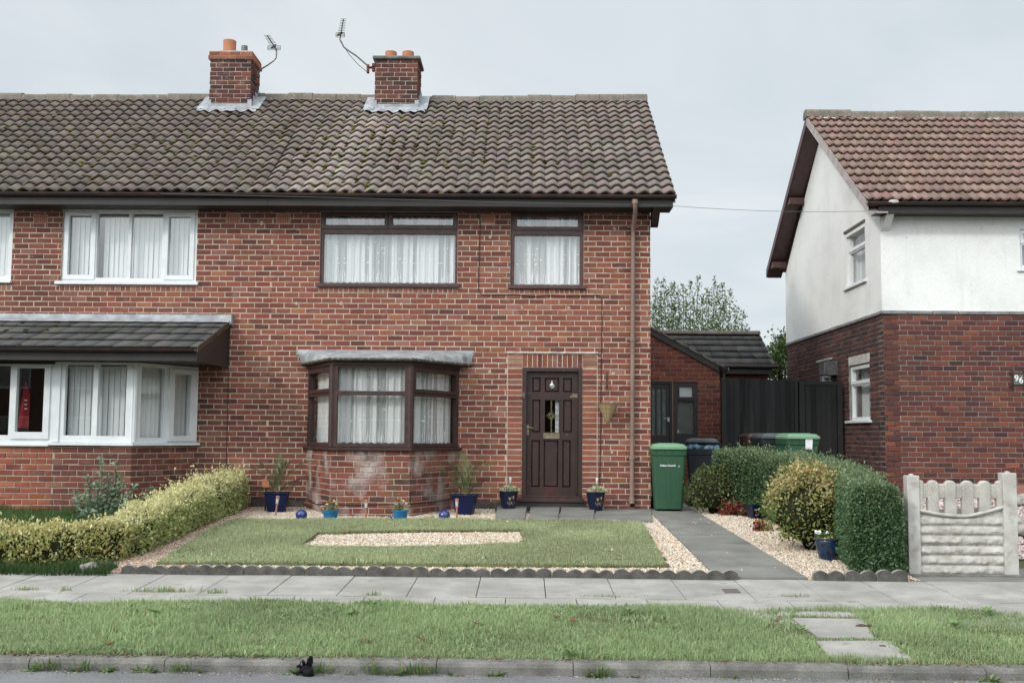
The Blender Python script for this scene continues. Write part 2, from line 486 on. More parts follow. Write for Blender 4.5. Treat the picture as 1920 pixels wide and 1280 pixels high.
class MB:
    def __init__(s):
        s.v, s.f, s.m, s.c = [], [], [], []

    def add(s, vs, fs, mat=0, col=None):
        n = len(s.v)
        s.v += [tuple(v) for v in vs]
        for f in fs:
            s.f.append(tuple(i + n for i in f))
            s.m.append(mat)
            s.c.append(col or (.5, .5, .5))
        return s

    def hexa(s, p, mat=0, col=None):
        return s.add(p, [(0, 3, 2, 1), (4, 5, 6, 7), (0, 1, 5, 4), (1, 2, 6, 5), (2, 3, 7, 6), (3, 0, 4, 7)], mat, col)

    def box(s, x0, x1, y0, y1, z0, z1, mat=0, col=None):
        return s.hexa([(x0, y0, z0), (x1, y0, z0), (x1, y1, z0), (x0, y1, z0), (x0, y0, z1), (x1, y0, z1), (x1, y1, z1), (x0, y1, z1)], mat, col)

    def fbox(s, fr, a0, a1, z0, z1, d0, d1, mat=0, col=None):
        return s.hexa([fr.pt(a0, z0, d1), fr.pt(a1, z0, d1), fr.pt(a1, z0, d0), fr.pt(a0, z0, d0),
                       fr.pt(a0, z1, d1), fr.pt(a1, z1, d1), fr.pt(a1, z1, d0), fr.pt(a0, z1, d0)], mat, col)

    def slab(s, fr, a0, a1, z0, z1, holes, d0, d1, mat=0):
        """a board with rectangular holes right through it"""
        xs = sorted({a0, a1, *[min(max(h[i], a0), a1) for h in holes for i in (0, 1)]})
        zs = sorted({z0, z1, *[min(max(h[i], z0), z1) for h in holes for i in (2, 3)]})
        nx, nz = len(xs) - 1, len(zs) - 1

        def solid(i, j):
            if i < 0 or j < 0 or i >= nx or j >= nz:
                return False
            xm, zm = (xs[i] + xs[i + 1]) / 2, (zs[j] + zs[j + 1]) / 2
            return not any(h[0] < xm < h[1] and h[2] < zm < h[3] for h in holes)
        idx = {}

        def V(i, j, k):
            if (i, j, k) not in idx:
                idx[(i, j, k)] = len(s.v)
                s.v.append(tuple(fr.pt(xs[i], zs[j], (d0, d1)[k])))
            return idx[(i, j, k)]

        def q(*a):
            s.f.append(tuple(V(*t) for t in a))
            s.m.append(mat)
            s.c.append((.5, .5, .5))
        for i in range(nx):
            for j in range(nz):
                if not solid(i, j):
                    continue
                q((i, j, 1), (i + 1, j, 1), (i + 1, j + 1, 1), (i, j + 1, 1))
                q((i, j, 0), (i, j + 1, 0), (i + 1, j + 1, 0), (i + 1, j, 0))
                if not solid(i - 1, j):
                    q((i, j, 0), (i, j, 1), (i, j + 1, 1), (i, j + 1, 0))
                if not solid(i + 1, j):
                    q((i + 1, j, 1), (i + 1, j, 0), (i + 1, j + 1, 0), (i + 1, j + 1, 1))
                if not solid(i, j - 1):
                    q((i, j, 0), (i + 1, j, 0), (i + 1, j, 1), (i, j, 1))
                if not solid(i, j + 1):
                    q((i, j + 1, 1), (i + 1, j + 1, 1), (i + 1, j + 1, 0), (i, j + 1, 0))
        return s

    def prism(s, poly, vec, mat=0, col=None):
        """extrude a planar polygon (list of points) along vec"""
        n = len(poly)
        vec = Vector(vec)
        vs = [Vector(p) for p in poly] + [Vector(p) + vec for p in poly]
        fs = [tuple(range(n))[::-1], tuple(range(n, 2 * n))] + [(i, (i + 1) % n, n + (i + 1) % n, n + i) for i in range(n)]
        return s.add(vs, fs, mat, col)

    def tube(s, pts, r, seg=8, mat=0, col=None, cap=True):
        pts = [Vector(p) for p in pts]
        rs = r if isinstance(r, (list, tuple)) else [r] * len(pts)
        n0 = len(s.v)
        ref = None
        for i, p in enumerate(pts):
            t = (pts[min(i + 1, len(pts) - 1)] - pts[max(i - 1, 0)]).normalized()
            if ref is None:
                ref = t.orthogonal().normalized()
            ref = (ref - t * ref.dot(t)).normalized()
            b = t.cross(ref)
            for k in range(seg):
                a = 2 * PI * k / seg
                s.v.append(tuple(p + (ref * math.cos(a) + b * math.sin(a)) * rs[i]))
        fs = []
        for i in range(len(pts) - 1):
            for k in range(seg):
                fs.append((n0 + i * seg + k, n0 + i * seg + (k + 1) % seg, n0 + (i + 1) * seg + (k + 1) % seg, n0 + (i + 1) * seg + k))
        if cap:
            fs.append(tuple(n0 + k for k in range(seg))[::-1])
            fs.append(tuple(n0 + (len(pts) - 1) * seg + k for k in range(seg)))
        for f in fs:
            s.f.append(f)
            s.m.append(mat)
            s.c.append(col or (.5, .5, .5))
        return s

    def lathe(s, prof, seg=24, o=(0, 0, 0), mat=0, col=None, sx=1.0, sy=1.0, square=False):
        """prof: list of (r, z); square=True gives four-sided pots"""
        n0 = len(s.v)
        seg = 4 if square else seg
        for r, z in prof:
            for k in range(seg):
                a = 2 * PI * k / seg + (PI / 4 if square else 0)
                s.v.append((o[0] + r * math.cos(a) * sx, o[1] + r * math.sin(a) * sy, o[2] + z))
        fs = [(n0 + i * seg + k, n0 + i * seg + (k + 1) % seg, n0 + (i + 1) * seg + (k + 1) % seg, n0 + (i + 1) * seg + k)
              for i in range(len(prof) - 1) for k in range(seg)]
        if prof[0][0] > 1e-4:
            fs.append(tuple(n0 + k for k in range(seg))[::-1])
        if prof[-1][0] > 1e-4:
            fs.append(tuple(n0 + (len(prof) - 1) * seg + k for k in range(seg)))
        for f in fs:
            s.f.append(f)
            s.m.append(mat)
            s.c.append(col or (.5, .5, .5))
        return s

    def blob(s, o, r, sub=2, sz=(1, 1, 1), amp=.15, freq=1.5, mat=0, col=None, seed=0):
        bm = bmesh.new()
        bmesh.ops.create_icosphere(bm, subdivisions=sub, radius=1)
        vs = []
        for v in bm.verts:
            k = 1 + amp * mnoise.noise(v.co * freq + Vector((seed * 3.7, seed * 1.3, 0)))
            vs.append((o[0] + v.co.x * r * sz[0] * k, o[1] + v.co.y * r * sz[1] * k, o[2] + v.co.z * r * sz[2] * k))
        fs = [tuple(v.index for v in f.verts) for f in bm.faces]
        bm.free()
        return s.add(vs, fs, mat, col)

    def build(s, name, mats, parent=None, smooth=False, bevel=0.0, world=True, attr=False, angle=None):
        me = bpy.data.meshes.new(name)
        me.from_pydata(s.v, [], s.f)
        for m in (mats if isinstance(mats, (list, tuple)) else [mats]):
            me.materials.append(m)
        me.polygons.foreach_set('material_index', np.array(s.m, dtype=np.int32))
        if attr:
            at = me.attributes.new('Col', 'FLOAT_COLOR', 'CORNER')
            lt = np.array([len(f) for f in s.f])
            cc = np.ones((len(s.f), 4))
            cc[:, :3] = np.array(s.c)
            at.data.foreach_set('color', np.repeat(cc, lt, axis=0).astype(np.float32).ravel())
        if smooth:
            me.polygons.foreach_set('use_smooth', np.ones(len(s.f), dtype=bool))
            if angle:
                me.set_sharp_from_angle(angle=angle)
        me.update()
        o = link(bpy.data.objects.new(name, me))
        if bevel:
            b = o.modifiers.new('bevel', 'BEVEL')
            b.width = bevel
            b.segments = 2
            b.limit_method = 'ANGLE'
        if parent is not None:
            adopt(o, parent, world)
        return o


def npmesh(name, V, Fc, col, mats, parent=None, smooth=False, mi=None, world=True):
    """fast mesh from numpy arrays; Fc is (M, k); col one colour per face"""
    me = bpy.data.meshes.new(name)
    V = np.asarray(V, dtype=np.float32)
    Fc = np.asarray(Fc, dtype=np.int32)
    M_, k = Fc.shape
    me.vertices.add(len(V))
    me.vertices.foreach_set('co', V.ravel())
    me.loops.add(M_ * k)
    me.loops.foreach_set('vertex_index', Fc.ravel())
    me.polygons.add(M_)
    me.polygons.foreach_set('loop_start', np.arange(0, M_ * k, k, dtype=np.int32))
    for m in (mats if isinstance(mats, (list, tuple)) else [mats]):
        me.materials.append(m)
    if mi is not None:
        me.polygons.foreach_set('material_index', np.asarray(mi, dtype=np.int32))
    if smooth:
        me.polygons.foreach_set('use_smooth', np.ones(M_, dtype=bool))
    me.update(calc_edges=True)
    if col is not None:
        at = me.attributes.new('Col', 'FLOAT_COLOR', 'CORNER')
        cc = np.ones((M_, 4), dtype=np.float32)
        cc[:, :3] = col
        at.data.foreach_set('color', np.repeat(cc, k, axis=0).ravel())
    me.validate()
    o = link(bpy.data.objects.new(name, me))
    if parent is not None:
        adopt(o, parent, world)
    return o


def text_obj(s, size, name, mat, mw, parent=None, extrude=.001, bold=0.0):
    cu = bpy.data.curves.new('lettering', 'FONT')
    cu.body = s
    cu.size = size
    cu.extrude = extrude
    cu.offset = bold
    cu.align_x = 'CENTER'
    cu.align_y = 'CENTER'
    tmp = link(bpy.data.objects.new('lettering', cu))
    dg = bpy.context.evaluated_depsgraph_get()
    me = bpy.data.meshes.new_from_object(tmp.evaluated_get(dg))
    bpy.data.objects.remove(tmp)
    bpy.data.curves.remove(cu)
    me.transform(mw)
    me.materials.clear()
    me.materials.append(mat)
    o = link(bpy.data.objects.new(name, me))
    if parent is not None:
        adopt(o, parent, True)
    return o


FACING = Matrix.Rotation(PI / 2, 4, 'X')         # text standing up, read from -Y

# ---------------------------------------------------------------- bricks
BL, BH, MO = .2405, .0866, .0150
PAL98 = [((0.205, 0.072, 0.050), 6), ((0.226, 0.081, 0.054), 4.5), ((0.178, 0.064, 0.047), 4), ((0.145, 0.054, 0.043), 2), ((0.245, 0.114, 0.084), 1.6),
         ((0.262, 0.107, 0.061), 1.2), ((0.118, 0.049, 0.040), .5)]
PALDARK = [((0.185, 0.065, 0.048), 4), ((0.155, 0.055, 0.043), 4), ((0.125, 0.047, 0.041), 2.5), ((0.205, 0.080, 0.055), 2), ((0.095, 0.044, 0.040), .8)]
PALORANGE = [((.29, .088, .052), 4), ((.25, .075, .048), 3), ((.31, .115, .07), 2), ((.18, .06, .045), 1.5)]
PAL96 = [((0.126, 0.044, 0.034), 5), ((0.105, 0.038, 0.032), 4), ((0.084, 0.033, 0.030), 2.5), ((0.151, 0.052, 0.035), 2.2), ((0.172, 0.061, 0.036), 1.0), ((0.063, 0.030, 0.029), .7)]
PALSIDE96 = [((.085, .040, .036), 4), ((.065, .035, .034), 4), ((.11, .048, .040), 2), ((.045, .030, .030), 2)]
PALEXT = [((.19, .060, .042), 4), ((.155, .050, .040), 4), ((.125, .043, .038), 2), ((.23, .072, .042), 1.6)]
PALCHIM = [((.105, .043, .036), 4), ((.075, .035, .033), 3), ((.045, .030, .03), 2), ((.15, .058, .040), 2)]


def pick(pal):
    t = random.random() * sum(w for _, w in pal)
    for c, w in pal:
        t -= w
        if t <= 0:
            break
    k = random.uniform(.86, 1.14)
    return tuple(max(x * k * random.uniform(.95, 1.05), 0) for x in c)


def brick(mb, fr, a0, a1, z0, z1, d, col, mat=1):
    j = lambda s=.0016: random.uniform(-s, s)
    bv = .005
    d = d + j(.0025)
    A0, A1, Z0, Z1 = a0 + j(), a1 + j(), z0 + j(), z1 + j()
    t1, t2 = j(.002), j(.002)
    back = [(A0, Z0 + t1), (A1, Z0 + t2), (A1, Z1 + t2), (A0, Z1 + t1)]
    front = [(A0 + bv, Z0 + bv + t1), (A1 - bv, Z0 + bv + t2), (A1 - bv, Z1 - bv + t2), (A0 + bv, Z1 - bv + t1)]
    vs = [fr.pt(a, z, d - .022) for a, z in back] + [fr.pt(a, z, d - .004) for a, z in back] + [fr.pt(a, z, d) for a, z in front]
    fs = [(8, 9, 10, 11)]
    for b in (0, 4):
        fs += [(b + i, b + (i + 1) % 4, b + 4 + (i + 1) % 4, b + 4 + i) for i in range(4)]
    mb.add(vs, fs, mat, col)


def bricks(mb, fr, a0, a1, z0, z1, holes=(), pal=PAL98, phase=0.0, d=.004, top=None, palfn=None, mat=1, keep=None, bl=BL):
    """lay stretcher bond courses on the frame, cut round holes (a0,a1,z0,z1)"""
    k = math.floor(z0 / BH)
    while k * BH < z1 - .02:
        zb, zt = max(k * BH + MO / 2, z0), min((k + 1) * BH - MO / 2, z1)
        drift = .012 * math.sin(k * 1.7) + .006 * math.sin(k * .61)
        i = math.floor((a0 - phase) / bl) - 2
        while True:
            b0 = phase + i * bl + (bl / 2 if k % 2 else 0) + drift
            i += 1
            if b0 > a1:
                break
            segs = [(max(b0 + MO / 2, a0), min(b0 + bl - MO / 2, a1), zb, zt)]
            for h in holes:
                ns = []
                for (p, q, r, t) in segs:
                    if h[1] <= p or h[0] >= q or h[3] <= r or h[2] >= t:
                        ns.append((p, q, r, t))
                        continue
                    if h[0] - p > .025:
                        ns.append((p, h[0] - .004, r, t))
                    if q - h[1] > .025:
                        ns.append((h[1] + .004, q, r, t))
                    m0, m1 = max(p, h[0]), min(q, h[1])
                    if m1 - m0 > .02:
                        if t - h[3] > .02:
                            ns.append((m0, m1, h[3] + .003, t))
                        if h[2] - r > .02:
                            ns.append((m0, m1, r, h[2] - .003))
                segs = ns
            for (p, q, r, t) in segs:
                if q - p < .022:
                    continue
                if top:
                    lim = min(top(p), top(q))
                    if r > lim - .02:
                        continue
                    t = min(t, lim)
                if keep and not keep((p + q) / 2, (r + t) / 2):
                    continue
                pl = palfn((p + q) / 2, (r + t) / 2) if palfn else pal
                brick(mb, fr, p, q, r, t, d, pick(pl), mat)
        k += 1


def soldiers(mb, fr, a0, a1, z0, z1, pal=PAL98, w=.082, d=.004, mat=1):
    n = max(1, round((a1 - a0) / w))
    w = (a1 - a0) / n
    for i in range(n):
        brick(mb, fr, a0 + i * w + MO / 2.2, a0 + (i + 1) * w - MO / 2.2, z0, z1, d, pick(pal), mat)


# ---------------------------------------------------------------- windows
def window(parent, fr, outer, panes, mat, d0=-.10, d1=-.035, name='window', casements=(), sill=None, sillmat=None, glass=None, proud=.018, sname='sill',
           sd=.055, bars=None):
    """frame with panes (holes); casements = opening lights given as (a0,a1,z0,z1) standing proud round their pane"""
    mb = MB()
    holes = [tuple(p) for p in panes]
    mb.slab(fr, *outer, holes, d0, d1)
    for cs in casements:
        inner = [p for p in panes if cs[0] < (p[0] + p[1]) / 2 < cs[1] and cs[2] < (p[2] + p[3]) / 2 < cs[3]]
        g = .004
        mb.slab(fr, *cs, [(p[0] + g, p[1] - g, p[2] + g, p[3] - g) for p in inner], d1 - .012, d1 + proud)
    if bars:
        for b in bars:
            mb.fbox(fr, *b[:4], d1 - .006, d1 + b[4])
    w = mb.build(name, mat, parent, bevel=.004)
    for p in panes:
        g = MB()
        gm = (d0 + d1) / 2 - .01
        g.add([fr.pt(p[0] - .006, p[2] - .006, gm), fr.pt(p[1] + .006, p[2] - .006, gm), fr.pt(p[1] + .006, p[3] + .006, gm), fr.pt(p[0] - .006, p[3] + .006, gm)], [(0, 1, 2, 3)])
        g.build('pane', glass or m_glass, w)
    if sill:
        sb = MB()
        a0, a1, z0, z1 = sill
        vs = [fr.pt(a, z, d) for a in (a0, a1) for (d, z) in ((d0 - .02, z0), (sd, z0), (sd, z0 + (z1 - z0) * .75), (d1 + .005, z1), (d0 - .02, z1))]
        sb.add(vs, [(4, 3, 2, 1, 0), (5, 6, 7, 8, 9)] + [(i, (i + 1) % 5, 5 + (i + 1) % 5, 5 + i) for i in range(5)])
        sb.build(sname, sillmat or mat, w, bevel=.004)
    return w


def curtain(fr, a0, a1, z0, z1, d, label, hearts=True, pleat=.11, amp=.02, group='net curtains in the brown windows', seed=1):
    """sheer pleated net with woven hearts and lace stalks near its hem"""
    mb = MB()
    r = random.Random(seed)
    n = max(24, int((a1 - a0) / .011))
    rows = [0, .05, .15, .3, .5, .7, .85, 1.0]
    ph = [r.uniform(0, 6) for _ in range(4)]

    def dd(a, t):
        w = (1 - .35 * t) * (.25 + 1.6 * mnoise.noise(Vector((a * 2.3 + seed * 7, 0, 0))) ** 2 * 3 + .35 * (1 + mnoise.noise(Vector((a * 1.1, seed, 0)))))
        return amp * w * (math.sin(2 * PI * a / pleat + ph[0] + .9 * math.sin(a * 5 + ph[1])) + .55 * math.sin(2 * PI * a / (pleat * .43) + ph[2] + 1.3 * math.sin(a * 3.1)))
    thin = [mnoise.noise(Vector((i * .011 * 9, seed * 3.3, 0))) + .5 * mnoise.noise(Vector((i * .011 * 2.2, seed, 4))) > .08 for i in range(n)]   # single cloth between the gathered folds
    for j, t in enumerate(rows):
        for i in range(n + 1):
            a = a0 + (a1 - a0) * i / n
            z = z1 - (z1 - z0) * t
            if t == 1.0:
                z += .016 * abs(math.sin(PI * a / .105))
            mb.v.append(tuple(fr.pt(a, z, d + dd(a, t))))
    for j in range(len(rows) - 1):
        for i in range(n):
            b = j * (n + 1) + i
            mb.f.append((b, b + 1, b + n + 2, b + n + 1))
            mb.m.append(2 if thin[i] else 0)
            mb.c.append((1, 1, 1))
    H = z1 - z0

    def flat(a, z, pts):
        t = (z1 - z) / H
        mb.add([fr.pt(a + p, z + q, d + dd(a + p, t) + .006) for p, q in pts], [tuple(range(len(pts)))], 1)
    if hearts:
        for i in range(int((a1 - a0) * 34)):
            a = r.uniform(a0 + .03, a1 - .03)
            z = z0 + H * r.choice((.30, .31, .37, .45, .53, .62, .74, .9))
            k = r.uniform(.011, .017)
            flat(a, z, [(0, -k), (k, 0), (k * .8, k * .7), (k * .25, k * .75), (0, k * .35), (-k * .25, k * .75), (-k * .8, k * .7), (-k, 0)])
        for i in range(int((a1 - a0) * 60)):
            a = r.uniform(a0 + .01, a1 - .01)
            h = r.uniform(.10, .28) * min(H, 1.0)
            dx = r.uniform(-.035, .035)
            flat(a, z0 + .02, [(-.003, 0), (.003, 0), (.003 + dx * .5, h * .5), (dx, h), (-.003 + dx * .5, h * .5)])
    o = mb.build('net_curtain', [m_net, m_net_thick, m_net_thin], None, smooth=False)
    me = o.data
    sm = np.array([m != 1 for m in mb.m])
    me.polygons.foreach_set('use_smooth', sm)
    return tag(o, label, 'curtain', group)


def blind(fr, a0, a1, z0, z1, d, label, angle=.35, gaps=(), pitch=.082, group='vertical blinds in the white windows', seed=1):
    mb = MB()
    r = random.Random(seed)
    n = max(1, int((a1 - a0) / pitch))
    p = (a1 - a0) / n
    mb.fbox(fr, a0, a1, z1, z1 + .03, d - .02, d + .02)
    for i in range(n):
        if i in gaps:
            continue
        a = a0 + (i + .5) * p
        th = angle + r.uniform(-.07, .07)
        sw = r.uniform(-.006, .006)
        c, s_ = math.cos(th) * .045, math.sin(th) * .045
        vs = []
        for k in range(5):
            t = k / 4 * 2 - 1
            bow = .006 * (1 - t * t)
            vs += [fr.pt(a + c * t, z1, d + s_ * t + bow), fr.pt(a + c * t + sw, z0, d + s_ * t + bow)]
        mb.add(vs, [(2 * k, 2 * k + 1, 2 * k + 3, 2 * k + 2) for k in range(4)])
    o = mb.build('vertical_blind', m_blind, None, smooth=False)
    return tag(o, label, 'blind', group)


# ---------------------------------------------------------------- roof covering
def tiles(name, O, u, s, width, length, pitch, gauge, prof, mat, parent, pal, lift=.03, thick=.022, jit=.003, sag=0.0, per=1, clip=None, paler=None):
    """courses of lapped tiles: prof(t) gives the height across one tile, each course tips up at its lower edge"""
    O, u, s = Vector(O), Vector(u).normalized(), Vector(s).normalized()
    n = u.cross(s).normalized()
    if n.z < 0:
        n = -n
    nt_ = int(math.ceil(width / pitch))
    pts = prof                      # list of (t, h) across a tile
    nc = int(math.ceil(length / gauge - 1e-6))
    O_, u_, s_, n_ = (np.array(v) for v in (O, u, s, n))
    Vs, Fs, Cs = [], [], []
    base = 0
    for c in range(nc):
        s0 = c * gauge
        s1 = min((c + 1) * gauge + .06, length)
        ends = [(s0 + .06, -thick - .022), (s0, 0.0), (s0 + (s1 - s0) * .5, 0.0), (s1, 0.0)]
        rowsV = []
        jt = rng.normal(0, jit, nt_)
        js = rng.normal(0, jit * 1.2, nt_)
        slip = rng.random(nt_) < .02
        js = np.where(slip, -np.abs(rng.normal(.02, .015, nt_)), js)
        jt = np.where(rng.random(nt_) < .04, jt + rng.uniform(-.004, .012, nt_), jt)
        us = []
        for k in range(nt_):
            for (t, h) in pts:
                us.append((k, (k + t) * pitch, h))
        K = np.array([a[0] for a in us])
        A = np.array([a[1] for a in us])
        Hh = np.array([a[2] for a in us])
        A = np.minimum(A, width)
        for ei, (ss, dz) in enumerate(ends):
            f = (ss - s0) / max(s1 - s0, 1e-6)
            up = lift * (1 - f) + Hh + dz + jt[K] * (1 - f)
            sw = ss + (js[K] if ei < 3 else 0)
            if sag:
                up = up + sag * (vn(A * .55 + 3, np.full_like(A, ss * .6), 4) - .5) * 2
            rowsV.append(O_ + np.outer(A, u_) + np.outer(sw * np.ones_like(A), s_) + np.outer(up, n_))
        R_ = np.vstack(rowsV)
        m = len(us)
        cols = np.array([pick(pal) for _ in range(nt_ + 1)])
        for e in range(3):
            i = np.arange(m - 1)
            q = np.stack([base + e * m + i, base + e * m + i + 1, base + (e + 1) * m + i + 1, base + (e + 1) * m + i], 1)
            ok = A[1:] - A[:-1] > -1
            Fs.append(q[ok])
            cc = cols[K[:-1]][ok]
            if paler is not None:
                cc = cc * paler(A[:-1][ok], s0)[:, None]
            Cs.append(cc)
        Vs.append(R_)
        base += 4 * m
    return npmesh(name, np.vstack(Vs), np.vstack(Fs), np.vstack(Cs), mat, parent)


def pantile(A=.042):
    o = []
    for t in (0.0, .1, .2, .3, .4, .5, .6, .7, .8, .87, .93, .97):
        x = t ** 1.12
        h = .5 - .5 * math.cos(2 * PI * min(max((x - .02) / .98 * .86 + .02, 0), 1) + .0)
        o.append((t, A * h))
    o[-1] = (.97, A * .28)
    o.append((.995, A * .06))
    return o


def doubleroman(A=.032):
    o = []
    for (t, h) in ((0, 0), (.30, 0), (.36, .25), (.42, .75), (.50, 1), (.58, 1), (.66, .75), (.72, .25), (.78, 0), (.97, 0), (.985, -.15), (.997, -.15)):
        o.append((t, A * h))
    return o


FLAT = [(0, 0), (.5, 0), (.975, 0), (.98, -.006), (.995, -.006)]


# ---------------------------------------------------------------- foliage
def leaves(name, P, N, size, cols, mat, parent=None, up=.25, rnd=.9, asp=.5, world=True, sizevar=.35, droop=0.0):
    """one folded leaf-shaped quad per point; P points, N outward directions, cols per leaf"""
    n = len(P)
    P, N = np.asarray(P, float), np.asarray(N, float)
    d = N + rng.normal(0, rnd, (n, 3))
    d[:, 2] += up
    d /= np.linalg.norm(d, axis=1)[:, None] + 1e-9
    r = rng.normal(0, 1, (n, 3))
    side = np.cross(d, r)
    side /= np.linalg.norm(side, axis=1)[:, None] + 1e-9
    nor = np.cross(side, d)
    sz = size * (1 + rng.uniform(-sizevar, sizevar, n))[:, None]
    a = P - d * sz * .5
    t = P + d * sz * .5
    t[:, 2] -= droop * sz[:, 0]
    l = P + side * sz * asp * .5 + nor * sz * .10
    q = P - side * sz * asp * .5 + nor * sz * .10
    V = np.stack([a, l, t, q], 1).reshape(-1, 3)
    Fc = np.arange(4 * n).reshape(-1, 4)
    return npmesh(name, V, Fc, cols, mat, parent, world=world)


def mixcol(cols, n, var=.14):
    cols = np.array(cols)
    i = rng.integers(0, len(cols), n)
    j = rng.integers(0, len(cols), n)
    f = rng.random(n)[:, None]
    c = cols[i] * f + cols[j] * (1 - f)
    return np.clip(c * (1 + rng.normal(0, var, (n, 1))), 0.003, 1)


def inpoly(x, y, poly):
    r = np.zeros(len(x), bool)
    n = len(poly)
    for i in range(n):
        x0, y0 = poly[i][:2]
        x1, y1 = poly[(i + 1) % n][:2]
        c = ((y0 > y) != (y1 > y)) & (x < (x1 - x0) * (y - y0) / ((y1 - y0) or 1e-9) + x0)
        r ^= c
    return r


def scatter(poly, dens, holes=()):
    p = np.array([q[:2] for q in poly])
    lo, hi = p.min(0), p.max(0)
    n = int((hi - lo).prod() * dens)
    x, y = rng.uniform(lo[0], hi[0], n), rng.uniform(lo[1], hi[1], n)
    k = inpoly(x, y, poly)
    for h in holes:
        k &= ~inpoly(x, y, h)
    return x[k], y[k]


zgv = np.vectorize(zg, otypes=[float])


def grass(name, x, y, z, h, w, cols, lean=.45, hn=1.6, parent=None):
    n = len(x)
    hh = h * rng.uniform(.55, 1.25, n) * (.55 + .9 * vn(x * hn, y * hn, 2)) * (.8 + .4 * vn(x * 7, y * 7, 5))
    az = rng.uniform(0, 2 * PI, n)
    ln = np.abs(rng.normal(0, lean, n)) + .05
    dx, dy = np.cos(az), np.sin(az)
    fx, fy = -np.sin(az + rng.normal(0, .6, n)), np.cos(az)
    ww = w * rng.uniform(.6, 1.4, n)
    V = np.zeros((n, 6, 3))
    for k, (t, wt) in enumerate(((0, 1.0), (.55, .8), (1.0, .12))):
        out_ = hh * ln * t ** 1.6
        up = hh * (t - .25 * min(1, 1) * ln * t * t)
        for sgn, j in ((-1, 2 * k), (1, 2 * k + 1)):
            V[:, j, 0] = x + dx * out_ + sgn * fx * ww * wt * .5
            V[:, j, 1] = y + dy * out_ + sgn * fy * ww * wt * .5
            V[:, j, 2] = z + np.maximum(up, .003 * t)
    b = np.arange(n)[:, None] * 6
    Fc = np.concatenate([b + np.array([0, 1, 3, 2]), b + np.array([2, 3, 5, 4])])
    return npmesh(name, V.reshape(-1, 3), Fc, np.concatenate([cols, cols]), m_grass, parent)


_ico = None


def pebbles(name, x, y, z, r0, r1, pal, mat=None):
    global _ico
    if _ico is None:
        bm = bmesh.new()
        bmesh.ops.create_icosphere(bm, subdivisions=1, radius=1)
        _ico = (np.array([v.co[:] for v in bm.verts]), np.array([[v.index for v in f.verts] for f in bm.faces]))
        bm.free()
    V0, F0 = _ico
    n = len(x)
    r = rng.uniform(r0, r1, n) * rng.uniform(.75, 1.3, n)
    sc = np.stack([rng.uniform(.8, 1.5, n), rng.uniform(.7, 1.1, n), rng.uniform(.45, .8, n)], 1) * r[:, None]
    V = V0[None] * sc[:, None]
    V = V * (1 + rng.normal(0, .09, (n, len(V0), 1)))
    a = rng.uniform(0, 2 * PI, n)[:, None]
    tl = rng.normal(0, .35, n)[:, None]
    X = V[:, :, 0] * np.cos(a) - V[:, :, 1] * np.sin(a)
    Y = V[:, :, 0] * np.sin(a) + V[:, :, 1] * np.cos(a)
    Z = V[:, :, 2] + V[:, :, 0] * tl
    V = np.stack([X + x[:, None], Y + y[:, None], Z + (z + r * .35)[:, None]], 2)
    Fc = F0[None] + (np.arange(n) * len(V0))[:, None, None]
    cols = np.repeat(mixcol(pal, n, .12), len(F0), axis=0)
    return npmesh(name, V.reshape(-1, 3), Fc.reshape(-1, 3), cols, mat or m_peb, smooth=True)


def sheet(name, poly, mat, dz=0.0, step=.25, kind='structure', zf=None, skirt=0.0, skmat=None):
    """a ground sheet over a polygon, following the ground, with an optional skirt"""
    bm = bmesh.new()
    vs = [bm.verts.new((p[0], p[1], 0)) for p in poly]
    f = bm.faces.new(vs)
    bmesh.ops.triangulate(bm, faces=[f])
    for ax in (0, 1):
        lo, hi = min(p[ax] for p in poly), max(p[ax] for p in poly)
        k = math.ceil(lo / step) * step
        while k < hi:
            no = Vector((1, 0, 0)) if ax == 0 else Vector((0, 1, 0))
            bmesh.ops.bisect_plane(bm, geom=bm.verts[:] + bm.edges[:] + bm.faces[:], plane_co=no * k, plane_no=no, dist=1e-5)
            k += step
    if skirt:
        bd = [e_ for e_ in bm.edges if e_.is_boundary]
        r = bmesh.ops.extrude_edge_only(bm, edges=bd)
        low = set(g for g in r['geom'] if isinstance(g, bmesh.types.BMVert))
    else:
        low = set()
    for v in bm.verts:
        z = (zf or zg)(v.co.x, v.co.y) + dz
        v.co.z = z - (skirt if v in low else 0)
    bmesh.ops.recalc_face_normals(bm, faces=bm.faces)
    if sum(f.normal.z for f in bm.faces) < 0:
        bmesh.ops.reverse_faces(bm, faces=bm.faces)
    me = bpy.data.meshes.new(name)
    bm.to_mesh(me)
    bm.free()
    me.materials.append(mat)
    if skmat:
        me.materials.append(skmat)
        for p in me.polygons:
            if abs(p.normal.z) < .5:
                p.material_index = 1
    o = link(bpy.data.objects.new(name, me))
    if kind:
        o['kind'] = kind
    return o


# ================================================================ SETTING
def struct(o):
    o['kind'] = 'structure'
    return o


def ground_sheet():
    xs = np.concatenate([[-600, -200, -60, -30], np.arange(-16, 16.1, .5), [30, 60, 200, 600]])
    ys = np.concatenate([[-300, -80, -40, -25, -16, -12, -9.6, -9.10, -9.07], np.arange(-8.75, 8.1, .5), [12, 20, 40, 100, 700]])
    X, Y = np.meshgrid(xs, ys)
    Z = zgv(X, Y) - .07
    V = np.stack([X, Y, Z], 2).reshape(-1, 3)
    nx = len(xs)
    Fc = [(j * nx + i, j * nx + i + 1, (j + 1) * nx + i + 1, (j + 1) * nx + i) for j in range(len(ys) - 1) for i in range(nx - 1)]
    return struct(npmesh('ground', V, Fc, None, M('ground_earth', (.07, .085, .035), 1, col2=(.10, .09, .05), vs=.6, fine=.3, bump=.5, spec=.05)))


ground_sheet()
